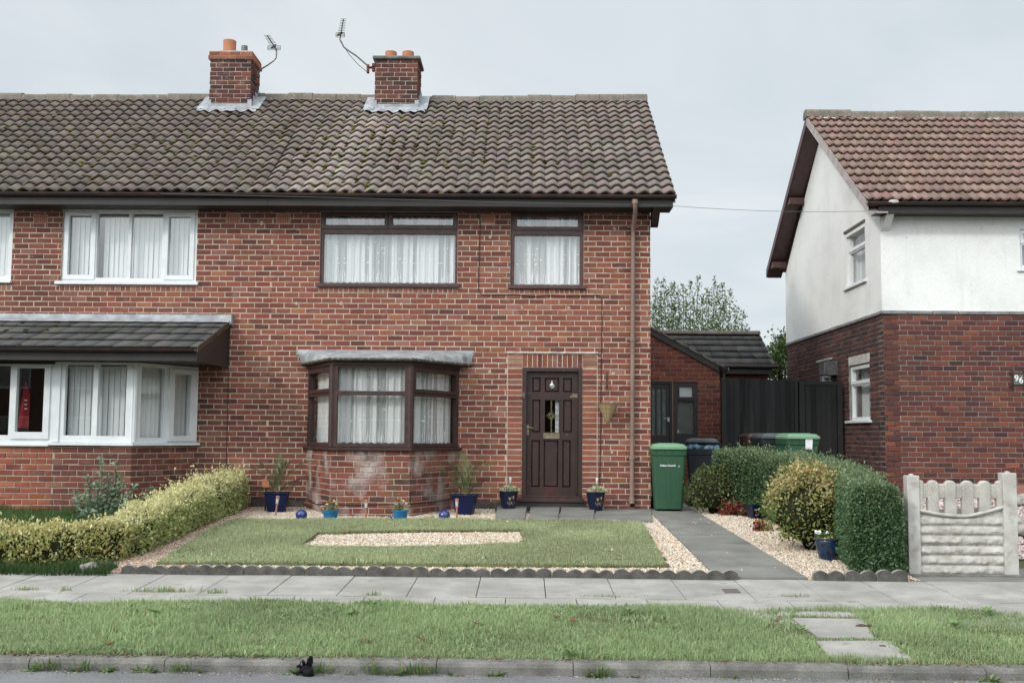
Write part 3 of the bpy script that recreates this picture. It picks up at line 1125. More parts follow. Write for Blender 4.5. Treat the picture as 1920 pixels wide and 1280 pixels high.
# road: a gently cambered asphalt sheet reaching past the viewer
xs = np.linspace(-40, 40, 81)
ys = np.array([-9.08 - t for t in (0, .1, .25, .5, 1, 2, 3, 5, 8, 14)])
X, Y = np.meshgrid(xs, ys)
Z = -.43 + .02 * (-9.08 - Y).clip(0, 3)
struct(npmesh('road', np.stack([X, Y, Z], 2).reshape(-1, 3),
              [(j * 81 + i, (j + 1) * 81 + i, (j + 1) * 81 + i + 1, j * 81 + i + 1) for j in range(9) for i in range(80)], None, m_asph, smooth=True))

# kerb stones and pavement slabs
mb = MB()
k0 = AG(1073, 1240).x
for i in range(-10, 12):
    x0 = k0 + i * .932
    dz = random.uniform(-.004, .004)
    yo = random.uniform(-.004, .004)
    z = zg(0, -9.0) + dz
    prof = [(-8.95 + yo, z - .3), (-8.95 + yo, z + .002), (-9.05 + yo, z), (-9.07 + yo, z - .008), (-9.082 + yo, z - .03), (-9.092 + yo, z - .3)]
    mb.prism([(x0 + .006, y, zz_) for y, zz_ in prof], (.926, 0, 0))
kerb = struct(mb.build('kerb', m_kerb))
mb = MB()
xwide = AG(1385, 1121).x - .3
px0 = AG(1021.5, 1100).x
SL = .633
for i in range(-12, 13):
    for (ya, yb, off) in ((-6.86, -5.86, 0.0), (-7.78, -6.872, .27)):
        x0 = px0 + i * SL + off + .004
        if ya < -7.5 and x0 < xwide:
            ya = -7.30
        dz = [random.uniform(-.004, .003) for _ in range(3)]
        vs = []
        for (x, y, q) in ((x0, ya, 0), (x0 + SL - .008, ya, 1), (x0 + SL - .008, yb - .006, 1), (x0, yb - .006, 2)):
            vs.append((x, y, zg(0, y) + dz[q]))
        mb.hexa([(a, b, c - .06) for a, b, c in vs] + vs)
pavement = struct(mb.build('pavement', m_conc, bevel=.003))
mb = MB()
mb.add([(-14, -7.8, zg(0, -7.8) - .012), (14, -7.8, zg(0, -7.8) - .012), (14, -5.8, zg(0, -5.8) - .012), (-14, -5.8, zg(0, -5.8) - .012)], [(0, 1, 2, 3)])
struct(mb.build('pavement_bed', m_soil))

# garden path and paving by the door
gp = lambda px, py: (AG(px, py).x, AG(px, py).y)
pL0, pL1 = gp(1222, 964), gp(1341, 1081)
pR0, pR1 = gp(1290, 950), gp(1506, 1081)
YF = -5.855                                   # front boundary line of the gardens
pL1, pR1 = (pL1[0], YF), (pR1[0], YF)
path_poly = [pL1, pR1, pR0, (pR0[0] - .02, 4.7), (pL0[0] - .1, 4.7), pL0]
sheet('path', path_poly, m_conc_path, dz=.022, skirt=.09)
# lawn with a gravel inset
lawn = [gp(295, 1060), gp(1250, 1066), gp(1205, 983), gp(1000, 979), gp(700, 977), gp(437, 979), gp(400, 992)]
inset = [gp(558, 1030), gp(770, 1029), gp(983, 1023), gp(976, 998), gp(780, 999), gp(596, 1003)]
garden = [(AG(140, 1080).x, YF), pL1, pL0, gp(928, 962), (AY(928, 952, 0).x, -.0), (AY(440, 952, 0).x, 0), (-4.9, -.02), (-4.7, -5.0)]


sheet('gravel_bed', garden, m_gravelbed, dz=-.005)


# the turf: strips of lawn soil round the inset
def turf(name, poly, hole=None, dz=.035, skirt=.06):
    xs_ = [p[0] for p in poly]
    ys_ = [p[1] for p in poly]
    V, Fc, idx = [], [], {}
    st = .03
    nx, ny = int((max(xs_) - min(xs_)) / st) + 1, int((max(ys_) - min(ys_)) / st) + 1
    gx, gy = np.meshgrid(min(xs_) + (np.arange(nx) + .5) * st, min(ys_) + (np.arange(ny) + .5) * st)
    wob = (vn(gx * 5, gy * 5, 8) - .5) * .07
    ins = inpoly((gx + wob).ravel(), (gy + wob).ravel(), poly)
    if hole:
        ins &= ~inpoly((gx + wob).ravel(), (gy + wob).ravel(), hole)
    ins = ins.reshape(gx.shape)

    def vid(i, j, low):
        if (i, j, low) not in idx:
            x_, y_ = min(xs_) + i * st, min(ys_) + j * st
            idx[(i, j, low)] = len(V)
            V.append((x_, y_, zg(x_, y_) + dz - (skirt if low else 0) + .008 * mnoise.noise(Vector((x_ * 3, y_ * 3, 0)))))
        return idx[(i, j, low)]
    for j in range(ny):
        for i in range(nx):
            if not ins[j, i]:
                continue
            Fc.append((vid(i, j, 0), vid(i + 1, j, 0), vid(i + 1, j + 1, 0), vid(i, j + 1, 0)))
            for (di, dj, a, b) in ((-1, 0, (i, j + 1), (i, j)), (1, 0, (i + 1, j), (i + 1, j + 1)), (0, -1, (i, j), (i + 1, j)), (0, 1, (i + 1, j + 1), (i, j + 1))):
                ii, jj = i + di, j + dj
                if not (0 <= ii < nx and 0 <= jj < ny and ins[jj, ii]):
                    Fc.append((vid(*a, 0), vid(*a, 1), vid(*b, 1), vid(*b, 0)))
    return struct(npmesh(name, V, Fc, None, m_turf))


turf('lawn', lawn, inset)
# grass verge between pavement and kerb, with a bare crossing of three slabs
cross = [gp(1512, 1146), gp(1600, 1146), gp(1640, 1190), gp(1705, 1238), gp(1550, 1238), gp(1528, 1200), gp(1475, 1160)]
verge_edge = lambda x: -7.20 + .05 * np.sin(x * 2.1) + .03 * np.sin(x * 5.3 + 1)
bare = [gp(1385, 1121), gp(1930, 1150), gp(1930, 1127), gp(1600, 1117)]
sheet('verge', [(-12, -8.95), (12, -8.95), (12, -7.42), (-12, -7.42)], m_turf, dz=-.004)

# ================================================================ HOUSES: common measures
EAV = AY(900, 367, -.42)
RDG = AY(900, 189, 3.3)
zE, zR = EAV.z, RDG.z
yE, yR = -.42, 3.3
slope = Vector((0, yR - yE, zR - zE))
SLEN = slope.length
zSof = AY(900, 388, -.38).z
XS = AY(511, 500, 0).x                    # party line between the two houses
XR = AY(1219.5, 650, 0).x                 # right-hand corner of the house
XL = -12.6
DEP = 6.7
FP = Fr((0, 0, 0), (1, 0, 0), (0, -1, 0))


def big(y0, y1, x0, x1):
    return rect(x0, y0, x1, y1, 0)


w_big = rect(600, 397, 858, 533, 0)
w_sml = rect(957, 397, 1094.5, 536, 0)
w_lft = rect(116, 395, 369, 530, 0)
w_far = rect(-150, 391, 23, 527, 0)
door_r = rect(978.5, 689, 1091.5, 938, 0)
bay_o = rect(585, 690, 856, 836, 0)
lbay_o = rect(-140, 686, 362, 830, 0)
airs = [rect(x - 13, 402, x + 13, 419, 0) for x in (76, 437, 531, 915)]
ZB = -.12


def row(z):
    return round(z / BH) * BH


def dirt_shade98(a, z):
    # darker bricks: dirt near the ground, eaves shade painted into the top courses
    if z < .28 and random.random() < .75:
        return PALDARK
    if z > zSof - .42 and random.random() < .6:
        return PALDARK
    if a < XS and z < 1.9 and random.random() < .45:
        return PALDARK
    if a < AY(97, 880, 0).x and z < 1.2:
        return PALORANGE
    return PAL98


def rowsill(w):
    zs = row(w[2] - .05)
    return (w[0] - .01, w[1] + .01, zs - BH, zs)


h98 = thing('brick_house', 'red brick house with brown framed windows, small bay and dark brown panelled front door', 'house', (0, 0, 0))
hL = thing('brick_house', 'red brick house at the left with white framed windows and dark tiled bay roof', 'house', (-5, 0, 0))

holes98 = [w_big, w_sml, door_r, bay_o] + airs[2:]
holesL = [w_lft, w_far, lbay_o] + airs[:2]
lint = (door_r[0], door_r[1], door_r[3], door_r[3] + .215)
jx0, jx1 = AY(951, 800, 0).x, AY(1119.5, 800, 0).x


def house_wall(par, a0, a1, holes, extra, phase):
    mb = MB()
    mb.slab(FP, a0, a1, ZB, zSof + .05, [h for h in holes if h not in airs], -.26, -.001, 0)
    bh = list(holes) + list(extra)
    bricks(mb, FP, a0, a1, ZB, zSof, bh, palfn=dirt_shade98, phase=phase)
    return mb, bh


# --- number 98
sol = [rowsill(w_big), rowsill(w_sml)]
jz = door_r[3] + .225
jam = [(jx0 - .004, jx0 + .004, -.1, jz), (jx1 - .004, jx1 + .004, -.1, jz), lint,
       (jx0, door_r[0], door_r[3] + .005, door_r[3] + .215), (door_r[1], jx1, door_r[3] + .005, door_r[3] + .215),
       (jx0, door_r[0], -.1, door_r[3]), (door_r[1], jx1, -.1, door_r[3]), (door_r[0], door_r[1], -.2, door_r[2] + .01)]
mb, bh = house_wall(h98, XS, XR, holes98, sol + jam, .05)
for s_ in sol:
    soldiers(mb, FP, s_[0], s_[1], s_[2] + .005, s_[3] - .005, [((.26, .11, .075), 3), ((.30, .15, .10), 2), ((.20, .08, .06), 2)])
soldiers(mb, FP, lint[0], lint[1], lint[2] + .006, lint[3] - .004, PAL98, .083)
for (a0, a1) in ((jx0 + .002, door_r[0]), (door_r[1], jx1 - .002)):       # infilled jambs in plain stack bond
    k = 0
    while k * BH < door_r[3] - .03:
        brick(mb, FP, a0 + .004, a1 - .004, max(k * BH + MO / 2, 0.0), min((k + 1) * BH - MO / 2, door_r[3]), .004, pick(PAL98))
        k += 1
    for q in range(8):                                                     # thin creasing tiles
        z0 = door_r[3] + .008 + q * .026
        mb.fbox(FP, a0 + .004, a1 - .004, z0, z0 + .017, -.01, .006 + random.uniform(0, .006), 1, random.choice(((.33, .17, .11), (.27, .12, .08), (.38, .22, .15))))
for (px, py, r_) in ((491, 419, .04), (559, 430, .03), (556, 569, .035), (640, 569, .035), (752, 570, .03), (1152, 429, .03), (919, 444, .035), (979, 577, .025), (1066, 577, .03), (1166, 579, .03), (1150, 700, .035), (1147, 848, .025), (918, 697, .03)):
    p = AY(px, py, 0)                                  # old fixing holes filled with mortar
    mb.add([FP.pt(p.x + r_ * random.uniform(.6, 1.1) * math.cos(k * PI / 4), p.z + r_ * random.uniform(.6, 1.1) * math.sin(k * PI / 4), .0095) for k in range(8)], [tuple(range(8))], 0)
# the right-hand side and back
FSR = Fr((XR, 0, 0), (0, 1, 0), (1, 0, 0))
gab = lambda a: zSof + (min(a, DEP - a)) / (yR - 0) * (zR - zSof - .12)
mb.prism([(XR - .006, 0, ZB), (XR - .006, DEP, ZB), (XR - .006, DEP, gab(DEP)), (XR - .006, DEP / 2, gab(DEP / 2)), (XR - .006, 0, gab(0))], (-.25, 0, 0), 0)
bricks(mb, FSR, 0.0, DEP, ZB, gab(DEP / 2), (), top=gab, phase=.12)
mb.box(XS, XR - .26, DEP - .25, DEP, ZB, zSof, 0)
wall98 = mb.build('wall', [m_mortar, m_brick], h98, attr=True)
mb = MB()
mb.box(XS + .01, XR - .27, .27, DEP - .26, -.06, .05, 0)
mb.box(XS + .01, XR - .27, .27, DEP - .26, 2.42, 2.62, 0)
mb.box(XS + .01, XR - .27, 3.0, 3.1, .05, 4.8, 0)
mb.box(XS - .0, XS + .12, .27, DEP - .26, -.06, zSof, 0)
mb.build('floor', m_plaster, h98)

# --- left house
sol = [rowsill(w_lft), rowsill(w_far)]
mb, bh = house_wall(hL, XL, XS, holesL, sol, .05)
for s_ in sol:
    soldiers(mb, FP, s_[0], s_[1], s_[2] + .005, s_[3] - .005, [((.26, .11, .075), 3), ((.30, .15, .10), 2), ((.20, .08, .06), 2)])
mb.box(XL, XL + .25, .0, DEP, ZB, zSof, 0)
mb.box(XL, XS, DEP - .25, DEP, ZB, zSof, 0)
mb.build('wall', [m_mortar, m_brick], hL, attr=True)
mb = MB()
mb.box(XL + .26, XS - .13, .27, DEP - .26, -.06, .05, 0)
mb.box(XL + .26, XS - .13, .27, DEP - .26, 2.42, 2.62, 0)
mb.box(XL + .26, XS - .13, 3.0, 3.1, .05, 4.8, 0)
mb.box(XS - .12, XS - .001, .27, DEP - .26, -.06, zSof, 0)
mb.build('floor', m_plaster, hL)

# --- air bricks
for i, r in enumerate(airs):
    mb = MB()
    hs = []
    for a in range(6):
        for b in range(4):
            ca, cb = r[0] + (a + .75) * (r[1] - r[0]) / 6.5, r[2] + (b + .75) * (r[3] - r[2]) / 4.5
            hs.append((ca - .009, ca + .009, cb - .009, cb + .009))
    mb.slab(FP, r[0] + .006, r[1] - .006, r[2] + .005, r[3] - .005, hs, -.02, .006, 0)
    mb.fbox(FP, r[0], r[1], r[2], r[3], -.03, -.021, 1)
    mb.build('air_brick', [m_airbrick, m_black], h98 if i > 1 else hL)

# --- roofs
PALT = [((.178, .146, .130), 6), ((.166, .136, .121), 4), ((.190, .156, .138), 3), ((.152, .126, .113), .6)]
PALT2 = [((.155, .126, .110), 5), ((.140, .114, .10), 4), ((.170, .138, .12), 2), ((.125, .103, .09), 1.0)]
XG = AY(1267, 366, yE).x
PIT = .2065
xT0 = XG - math.ceil((XG - XS) / PIT) * PIT
GAU = SLEN / 17.0


def streak(A, s0):
    # a paler weathered run of tiles coming down from between the chimneys
    xw = xT0 + A
    c = -3.4 + .17 * s0
    return 1 + .55 * np.exp(-((xw - c) / .55) ** 2) + .12 * (vn(xw * .8, np.full_like(xw, s0), 3) - .5)


def streakL(A, s0):
    xw = xT0 - 42 * PIT + A
    return 1 + .42 * np.exp(-((xw + 3.5 - .17 * s0) / .6) ** 2) + .12 * (vn(xw * .8, np.full_like(xw, s0), 3) - .5)


def roof_of(par, x0, width, pal, streakf, verge):
    r = tiles('roof', (x0, yE, zE), (1, 0, 0), slope, width, SLEN, PIT, GAU, pantile(.050), m_tile, par, pal, lift=.044, thick=.034, jit=.003, sag=.018, paler=streakf)
    # back slope, plainly boarded and tiled
    mb = MB()
    x1 = x0 + width
    mb.prism([(x0, yR, zR - .01), (x0, 2 * yR - yE, zE - .01), (x0, 2 * yR - yE, zE - .06), (x0, yR, zR - .07)], (width, 0, 0))
    mb.prism([(x0, yE + .03, zE - .05), (x0, yR, zR - .05), (x0, yR, zR - .09), (x0, yE + .03, zE - .09)], (width, 0, 0))
    if verge:
        mb.prism([(x1 - .03, yE, zE + .0), (x1 - .03, yR, zR + .0), (x1 - .03, yR, zR - .1), (x1 - .03, yE, zE - .1)], (.022, 0, 0))
    mb.build('roof_boarding', m_ridge, par)
    # ridge tiles, each a little out of line
    mb = MB()
    n = int(width / .46)
    for i in range(n):
        a, b = x0 + width * i / n, x0 + width * (i + 1) / n
        j = random.uniform(-.012, .012) + .022 * math.sin(a * .9)
        pr = [(yR + .14 * math.cos(t), zR + .02 + j + .085 * math.sin(t)) for t in [PI * k / 8 for k in range(9)]]
        pr = [(pr[0][0] + .015, pr[0][1] - .09)] + pr + [(pr[-1][0] - .015, pr[-1][1] - .09)]
        mb.prism([(a + .003, y, z) for y, z in pr], (b - a - .004, 0, 0))
    mb.build('ridge', m_ridge, par, bevel=.004)
    return r


roof98 = roof_of(h98, xT0, XG - xT0, PALT, streak, True)
roofL = roof_of(hL, xT0 - 42 * PIT, 42 * PIT - .002, PALT2, streakL, False)


def roof_pt(x, s, up=0.0):
    n = Vector((0, -(zR - zE), yR - yE)).normalized()
    return Vector((x, yE, zE)) + slope.normalized() * s + n * up


def moss_on(par, x0, x1, n, bias):
    mb = MB()
    pal = [(.075, .07, .018), (.05, .055, .016), (.10, .075, .025), (.045, .035, .02), (.13, .13, .05)]
    for i in range(n):
        x = random.uniform(x0, x1)
        if random.random() > bias(x):
            continue
        c = random.randint(0, 16) if random.random() < .75 else random.randint(4, 12)
        k = round((x - xT0) / PIT)
        x = xT0 + (k + random.choice((.02, .05, .3, .12, .9))) * PIT + random.uniform(-.03, .03)
        if not x0 < x < x1:
            continue
        s0 = c * GAU + random.choice((random.uniform(-.02, .03), random.uniform(0, GAU)))
        p = roof_pt(x, max(s0, .01), .035)
        mb.blob(p, random.uniform(.016, .052), 1, (1.3, 1, .5), .4, 2, 0, random.choice(pal), i)
    o = mb.build('moss', m_moss, par, attr=True)
    o['kind'] = 'stuff'


moss_on(h98, xT0 + .1, XG - .05, 1000, lambda x: .25 + .75 * math.exp(-((x + 2.8) / 1.6) ** 2))
moss_on(hL, XL + .6, xT0, 1000, lambda x: .45 + .5 * math.exp(-((x + 4.6) / 1.4) ** 2))

# --- fascia, soffit, gutter
zF0, zF1 = zSof, AY(900, 372, -.40).z
xF1 = AY(1262, 380, -.40).x
for par, x0, x1 in ((h98, XS, xF1), (hL, XL, XS - .003)):
    mb = MB()
    mb.box(x0, x1, -.405, -.382, zF0, zF1)
    mb.box(x0, x1, -.380, -.002, zF0 + .004, zF0 + .016)
    mb.build('fascia', m_fascia, par, bevel=.002)
    mb = MB()
    zc = AY(900, 366, -.46).z + .012
    gx1 = x1 + (.045 if par is h98 else 0)
    pr = [(-.455 + .055 * math.cos(t), zc + .055 * math.sin(t)) for t in [PI + PI * k / 8 for k in range(9)]]
    pi_ = [(-.455 + .050 * math.cos(t), zc + .050 * math.sin(t)) for t in [2 * PI - PI * k / 8 for k in range(9)]]
    mb.prism([(x0, y, z) for y, z in pr + pi_], (gx1 - x0, 0, 0))
    for k in range(int((x1 - x0) / .78)):
        xb = x0 + .35 + k * .78
        pr2 = [(-.455 + .058 * math.cos(t), zc + .058 * math.sin(t)) for t in [PI + PI * q / 8 for q in range(9)]]
        mb.prism([(xb, y, z) for y, z in pr2 + [(-.40, zc), (-.405, zc + .01)]], (.028, 0, 0))
    mb.build('gutter', m_gutter, par)
# gable-end bracket under the fascia at the corner
mb = MB()
a = AY(1214, 395, -.1)
mb.prism([(XR + .004, -.36, zF0 + .0), (XR + .004, -.002, zF0), (XR + .004, -.002, zF0 - .24), (XR + .004, -.10, zF0 - .20)], (.12, 0, 0))
mb.prism([(XR + .005, -.38, zF0 + .014), (XR + .005, yR, zR - .10), (XR + .005, yR, zR - .24), (XR + .005, -.38, zF0 - .01)], (.30, 0, 0))
mb.build('verge_soffit', m_brown, h98)

# --- downpipe
mb = MB()
dx = AY(1187, 430, -.07).x
dz0 = AY(1184, 946, -.07).z
dx0 = AY(1184.5, 946, -.07).x
zt = zF0
mb.tube([(dx - .01, -.44, zF1 - .03), (dx - .01, -.44, zF1 - .10), (dx, -.40, zF0 - .06), (dx + .005, -.17, zF0 - .20), (dx, -.075, zF0 - .30), (dx, -.072, zF0 - .4), (dx0, -.072, dz0 + .12)], .036, 12)
mb.tube([(dx - .01, -.44, zF1 - .02), (dx - .01, -.44, zF1 - .09)], .05, 12)
zz_ = AY(1187, 425, -.07).z
for py in (425, 636, 858, 938):
    p = AY(1186, py, -.072)
    xm = dx + (dx0 - dx) * (zt - p.z) / (zt - dz0)
    mb.tube([(xm, -.072, p.z - .035), (xm, -.072, p.z + .035)], .046, 12)
    mb.box(xm - .085, xm + .085, -.03, -.004, p.z - .014, p.z + .014)
    for s_ in (-.07, .07):
        mb.tube([(xm + s_, -.045, p.z), (xm + s_, -.02, p.z)], .011, 8)
mb.tube([(dx0, -.072, dz0 + .13), (dx0, -.075, dz0 + .05), (dx0, -.11, dz0 + .01), (dx0, -.15, dz0 - .005)], .042, 12, cap=False)
dp = mb.build('downpipe', m_pipe, h98, smooth=True, angle=.7)
mb = MB()
mb.tube([(dx0, -.146, dz0 - .0035), (dx0, -.147, dz0 - .004)], .035, 12)
mb.build('pipe_mouth', m_black, dp)


# --- chimneys
def chimney(par, x0, x1, yb, yt, ztop, kind):
    mb = MB()
    zb = zR - 1.1
    FC = Fr((0, yb, 0), (1, 0, 0), (0, -1, 0))
    FRt = Fr((x1, yb, 0), (0, 1, 0), (1, 0, 0))
    FLt = Fr((x0, yt, 0), (0, -1, 0), (-1, 0, 0))
    mb.box(x0 + .006, x1 - .006, yb + .006, yt - .006, zb, ztop, 0)
    cap = .16 if kind == 'corbel' else 0.0
    bricks(mb, FC, x0, x1, zb, ztop - cap, pal=PALCHIM, phase=x0)
    bricks(mb, FRt, 0, yt - yb, zb, ztop - cap, pal=PALCHIM, phase=.12)
    bricks(mb, FLt, 0, yt - yb, zb, ztop - cap, pal=PALCHIM, phase=.12)
    if kind == 'corbel':
        for q, o in ((0, .035), (1, .02)):
            z0 = ztop - cap + q * .08
            f1 = Fr((0, yb - o, 0), (1, 0, 0), (0, -1, 0))
            f2 = Fr((x1 + o, yb, 0), (0, 1, 0), (1, 0, 0))
            f3 = Fr((x0 - o, yt, 0), (0, -1, 0), (-1, 0, 0))
            mb.box(x0 - o + .006, x1 + o - .006, yb - o + .006, yt + o - .006, z0, z0 + .079, 0)
            P_ = [((.36, .135, .075), 3), ((.30, .11, .065), 3), ((.20, .08, .055), 1)]
            for f_, a0, a1 in ((f1, x0 - o, x1 + o), (f2, -o, yt - yb + o), (f3, -o, yt - yb + o)):
                a = a0
                k = 0
                while a < a1 - .02:
                    b = min(a + (.2 if k or q else .12), a1)
                    brick(mb, f_, a + .005, b - .005, z0 + .006, z0 + .074, .003, pick(P_))
                    a, k = b, k + 1
    ch = mb.build('chimney', [m_mortar, m_brick], par, attr=True)
    mb = MB()
    if kind == 'corbel':
        n = 20
        mb.prism([(x0 - .01, yb, ztop), (x1 + .01, yb, ztop), (x1 + .01, yt, ztop), (x0 - .01, yt, ztop)], (0, 0, .02))
        mb.lathe([(.2, .0), (.16, .04), (.13, .06)], 16, (x0 + .27, (yb + yt) / 2, ztop + .018))
        mb.build('flaunching', m_panel, ch, smooth=True, angle=.6)
    else:
        bm_ = MB()
        prof = [(-.0, -.03), (.045, -.02), (.055, .015), (.03, .045)]
        for i in range(len(prof)):
            pass
        mb.box(x0 - .05, x1 + .05, yb - .05, yt + .05, ztop - .03, ztop + .035)
        cap_ = mb.build('chimney_cap', m_kerb, ch, bevel=.02)
    pots = [(.27, .125, .30, m_terra, 0)] if kind == 'corbel' else [(.26, .115, .20, m_terra, 0), (.60, .115, .20, m_terra, 0)]
    for (ox, r, h, mt, _) in pots:
        mb = MB()
        z0 = ztop + .03
        mb.lathe([(r * 1.03, 0), (r * .98, h * .5), (r, h), (r * .88, h), (r * .86, h * .3)], 24, (x0 + ox * (x1 - x0) / .83 if kind != 'corbel' else x0 + ox, (yb + yt) / 2, z0))
        mb.lathe([(r * .86, h * .31), (0.0, h * .31)], 24, (x0 + ox * (x1 - x0) / .83 if kind != 'corbel' else x0 + ox, (yb + yt) / 2, z0))
        mb.build('chimney_pot', mt, ch, smooth=True, angle=.6)
    if kind == 'corbel':
        mb = MB()
        mb.lathe([(.05, -.06), (.055, .0)], 16, (x0 + .60, (yb + yt) / 2 - .12, ztop + .07))
        for q in range(4):
            mb.lathe([(.058, q * .03), (.062, q * .03 + .012), (.058, q * .03 + .026)], 16, (x0 + .60, (yb + yt) / 2 - .12, ztop + .07))
        mb.lathe([(.05, .1), (.052, .115), (0, .125)], 16, (x0 + .60, (yb + yt) / 2 - .12, ztop + .07))
        mb.build('flue_terminal', m_steel, ch, smooth=True, angle=.6)
    # lead apron, soakers and saddle
    mb = MB()
    sb = (Vector((0, yb, 0)) - Vector((0, yE, 0))).y / slope.normalized().y
    zf = roof_pt(0, sb).z

    def grid(fn, na, nb):
        n0 = len(mb.v)
        for i in range(na + 1):
            for j in range(nb + 1):
                mb.v.append(tuple(fn(i / na, j / nb)))
        for i in range(na):
            for j in range(nb):
                mb.f.append((n0 + i * (nb + 1) + j, n0 + i * (nb + 1) + j + 1, n0 + (i + 1) * (nb + 1) + j + 1, n0 + (i + 1) * (nb + 1) + j))
                mb.m.append(0)
                mb.c.append((1, 1, 1))
    xw0, xw1 = x0 - .17, x1 + .17
    nz_ = lambda x, y: mnoise.noise(Vector((x * 7, y * 7, 3)))
    # apron laid over the tiles in front
    grid(lambda a, b: roof_pt(xw0 + (xw1 - xw0) * a + .03 * nz_(a * 9, b) * (b < .5), sb - .21 * (1 - b) + .05 * b + (.035 * math.sin(a * 23) if b == 0 else 0),
                              .098 + .012 * nz_(a * 3, b * 2) + .018 * math.sin((xw0 + (xw1 - xw0) * a) / PIT * 2 * PI) * (1 - b)), 40, 6)
    for (xa, xb, sg) in ((x0 - .20, x0, -1), (x1, x1 + .20, 1)):
        grid(lambda a, b: roof_pt(xa + (xb - xa) * b + (.03 * nz_(a * 8, 1) if (b in (0.0,) and sg < 0) or (b == 1.0 and sg > 0) else 0), sb - .1 + a * (SLEN - sb + .06), .10 + .012 * nz_(a * 3, b * 3)), 14, 5)
    ap = mb.build('flashing', m_lead, ch, smooth=True)
    mb = MB()
    mb.fbox(FC, x0 - .012, x1 + .012, zf + .03, zf + .165, .004, .016)
    mb.fbox(FC, x0 - .03, x0 + .045, zf + .02, zf + .24, .008, .021)
    mb.fbox(FC, x1 - .05, x1 + .03, zf + .02, zf + .24, .008, .021)
    L_ = SLEN - sb
    for k in range(4):
        y0, y1 = (yt - yb) * k / 4, (yt - yb) * (k + 1) / 4
        zk = min(zf + (y1) * (zR - zE) / (yR - yE), zR)
        mb.fbox(FRt, y0, y1 + .01, zf, zk + .15, .004, .014 + .002 * k)
        yy0, yy1 = (yt - yb) - y1, (yt - yb) - y0
        mb.fbox(FLt, yy0 - .01, yy1, zf, zk + .15, .004, .014 + .002 * k)
    mb.build('step_flashing', m_lead, ch, bevel=.003)
    return ch


yc = 2.72
cR = rect(703, 108, 783, 200, yc)
cL = rect(393.5, 98, 470.5, 200, yc)
zcr, zcl = AY(745, 109, yc).z, AY(432, 97, yc).z
chimney(h98, cR[0], cR[1], yc, yc + .62, zcr, 'cap')
chimney(hL, cL[0], cL[1], yc, yc + .62, zcl, 'corbel')


# --- upstairs windows of number 98
def R_(x0, y0, x1, y1, Y=.05):
    return rect(x0, y0, x1, y1, Y)


sl1 = rect(593, 531.5, 861, 538, -.03)
window(h98, FP, w_big, [R_(609, 404, 722, 423), R_(736, 404, 850, 423), R_(606.5, 439, 853.5, 531)], m_brownlite,
       casements=[R_(602, 398, 727.5, 430), R_(729, 398, 857, 430)], sill=(sl1[0], sl1[1], sl1[2], sl1[3] + .01))
sl2 = rect(953, 535.5, 1099, 541.5, -.03)
window(h98, FP, w_sml, [R_(969, 406.5, 1084.5, 426), R_(964.5, 441.5, 1087, 534)], m_brownlite,
       casements=[R_(963, 400, 1091, 432.5)], sill=(sl2[0], sl2[1], sl2[2], sl2[3] + .01))
curtain(FP, w_big[0] + .02, w_big[1] - .02, w_big[2] + .045, w_big[3] - .05, -.19, 'long white net curtain in the widest upstairs brown window', seed=3)
curtain(FP, w_sml[0] + .02, w_sml[1] - .02, w_sml[2] + .04, w_sml[3] - .05, -.19, 'short white net curtain in the small upstairs window above the door', seed=5)
# --- upstairs windows of the left house
Wp = lambda *a: rect(*a, .05)
sl3 = rect(103, 527.5, 371.5, 533.5, -.03)
window(hL, FP, w_lft, [Wp(129, 404, 171.5, 516), Wp(182.5, 400.5, 241, 521), Wp(246.5, 401, 304.5, 522), Wp(315.5, 406.5, 357.5, 517)], m_white,
       casements=[Wp(122, 398.5, 180, 524), Wp(309.5, 398.5, 365, 525)], sill=(sl3[0], sl3[1], sl3[2], sl3[3] + .012))
window(hL, FP, w_far, [Wp(-140, 399, -85, 517), Wp(-78, 399, 17, 517)], m_white, sill=(w_far[0] - .05, w_far[1] + .02, w_far[2] - .03, w_far[2] + .012))
mb = MB()
mb.fbox(FP, w_lft[0] - .01, w_lft[1] + .01, w_lft[3] - .002, w_lft[3] + .03, -.05, .03)
mb.fbox(FP, w_far[0] - .01, w_far[1] + .01, w_far[3] - .002, w_far[3] + .03, -.05, .03)
mb.build('window_head', m_panel, hL, bevel=.006)
blind(FP, w_lft[0] + .04, w_lft[1] - .04, w_lft[2] + .06, w_lft[3] - .08, -.19, 'pale vertical blind in the upstairs white four pane window', .25, gaps=(6,), seed=2)
blind(FP, w_far[0] + .04, w_far[1] - .04, w_far[2] + .06, w_far[3] - .08, -.19, 'pale vertical blind in the upstairs white window cut by the left edge', .15, seed=4)

# --- bay of number 98
YBY = -1.09
bA = Vector((AY(577, 760, -.0).x, 0, 0))
bB = Vector((AY(622, 760, YBY).x, YBY, 0))
bC = Vector((AY(769.5, 760, YBY).x, YBY, 0))
bD = Vector((AY(860, 760, 0).x, 0, 0))
zS, zH, zTr = AY(700, 838, YBY).z, AY(700, 684, YBY).z, AY(700, 737, YBY).z


def flank(p, q):
    u = (q - p).normalized()
    return Fr(p, u, (u.y, -u.x, 0)), (q - p).length


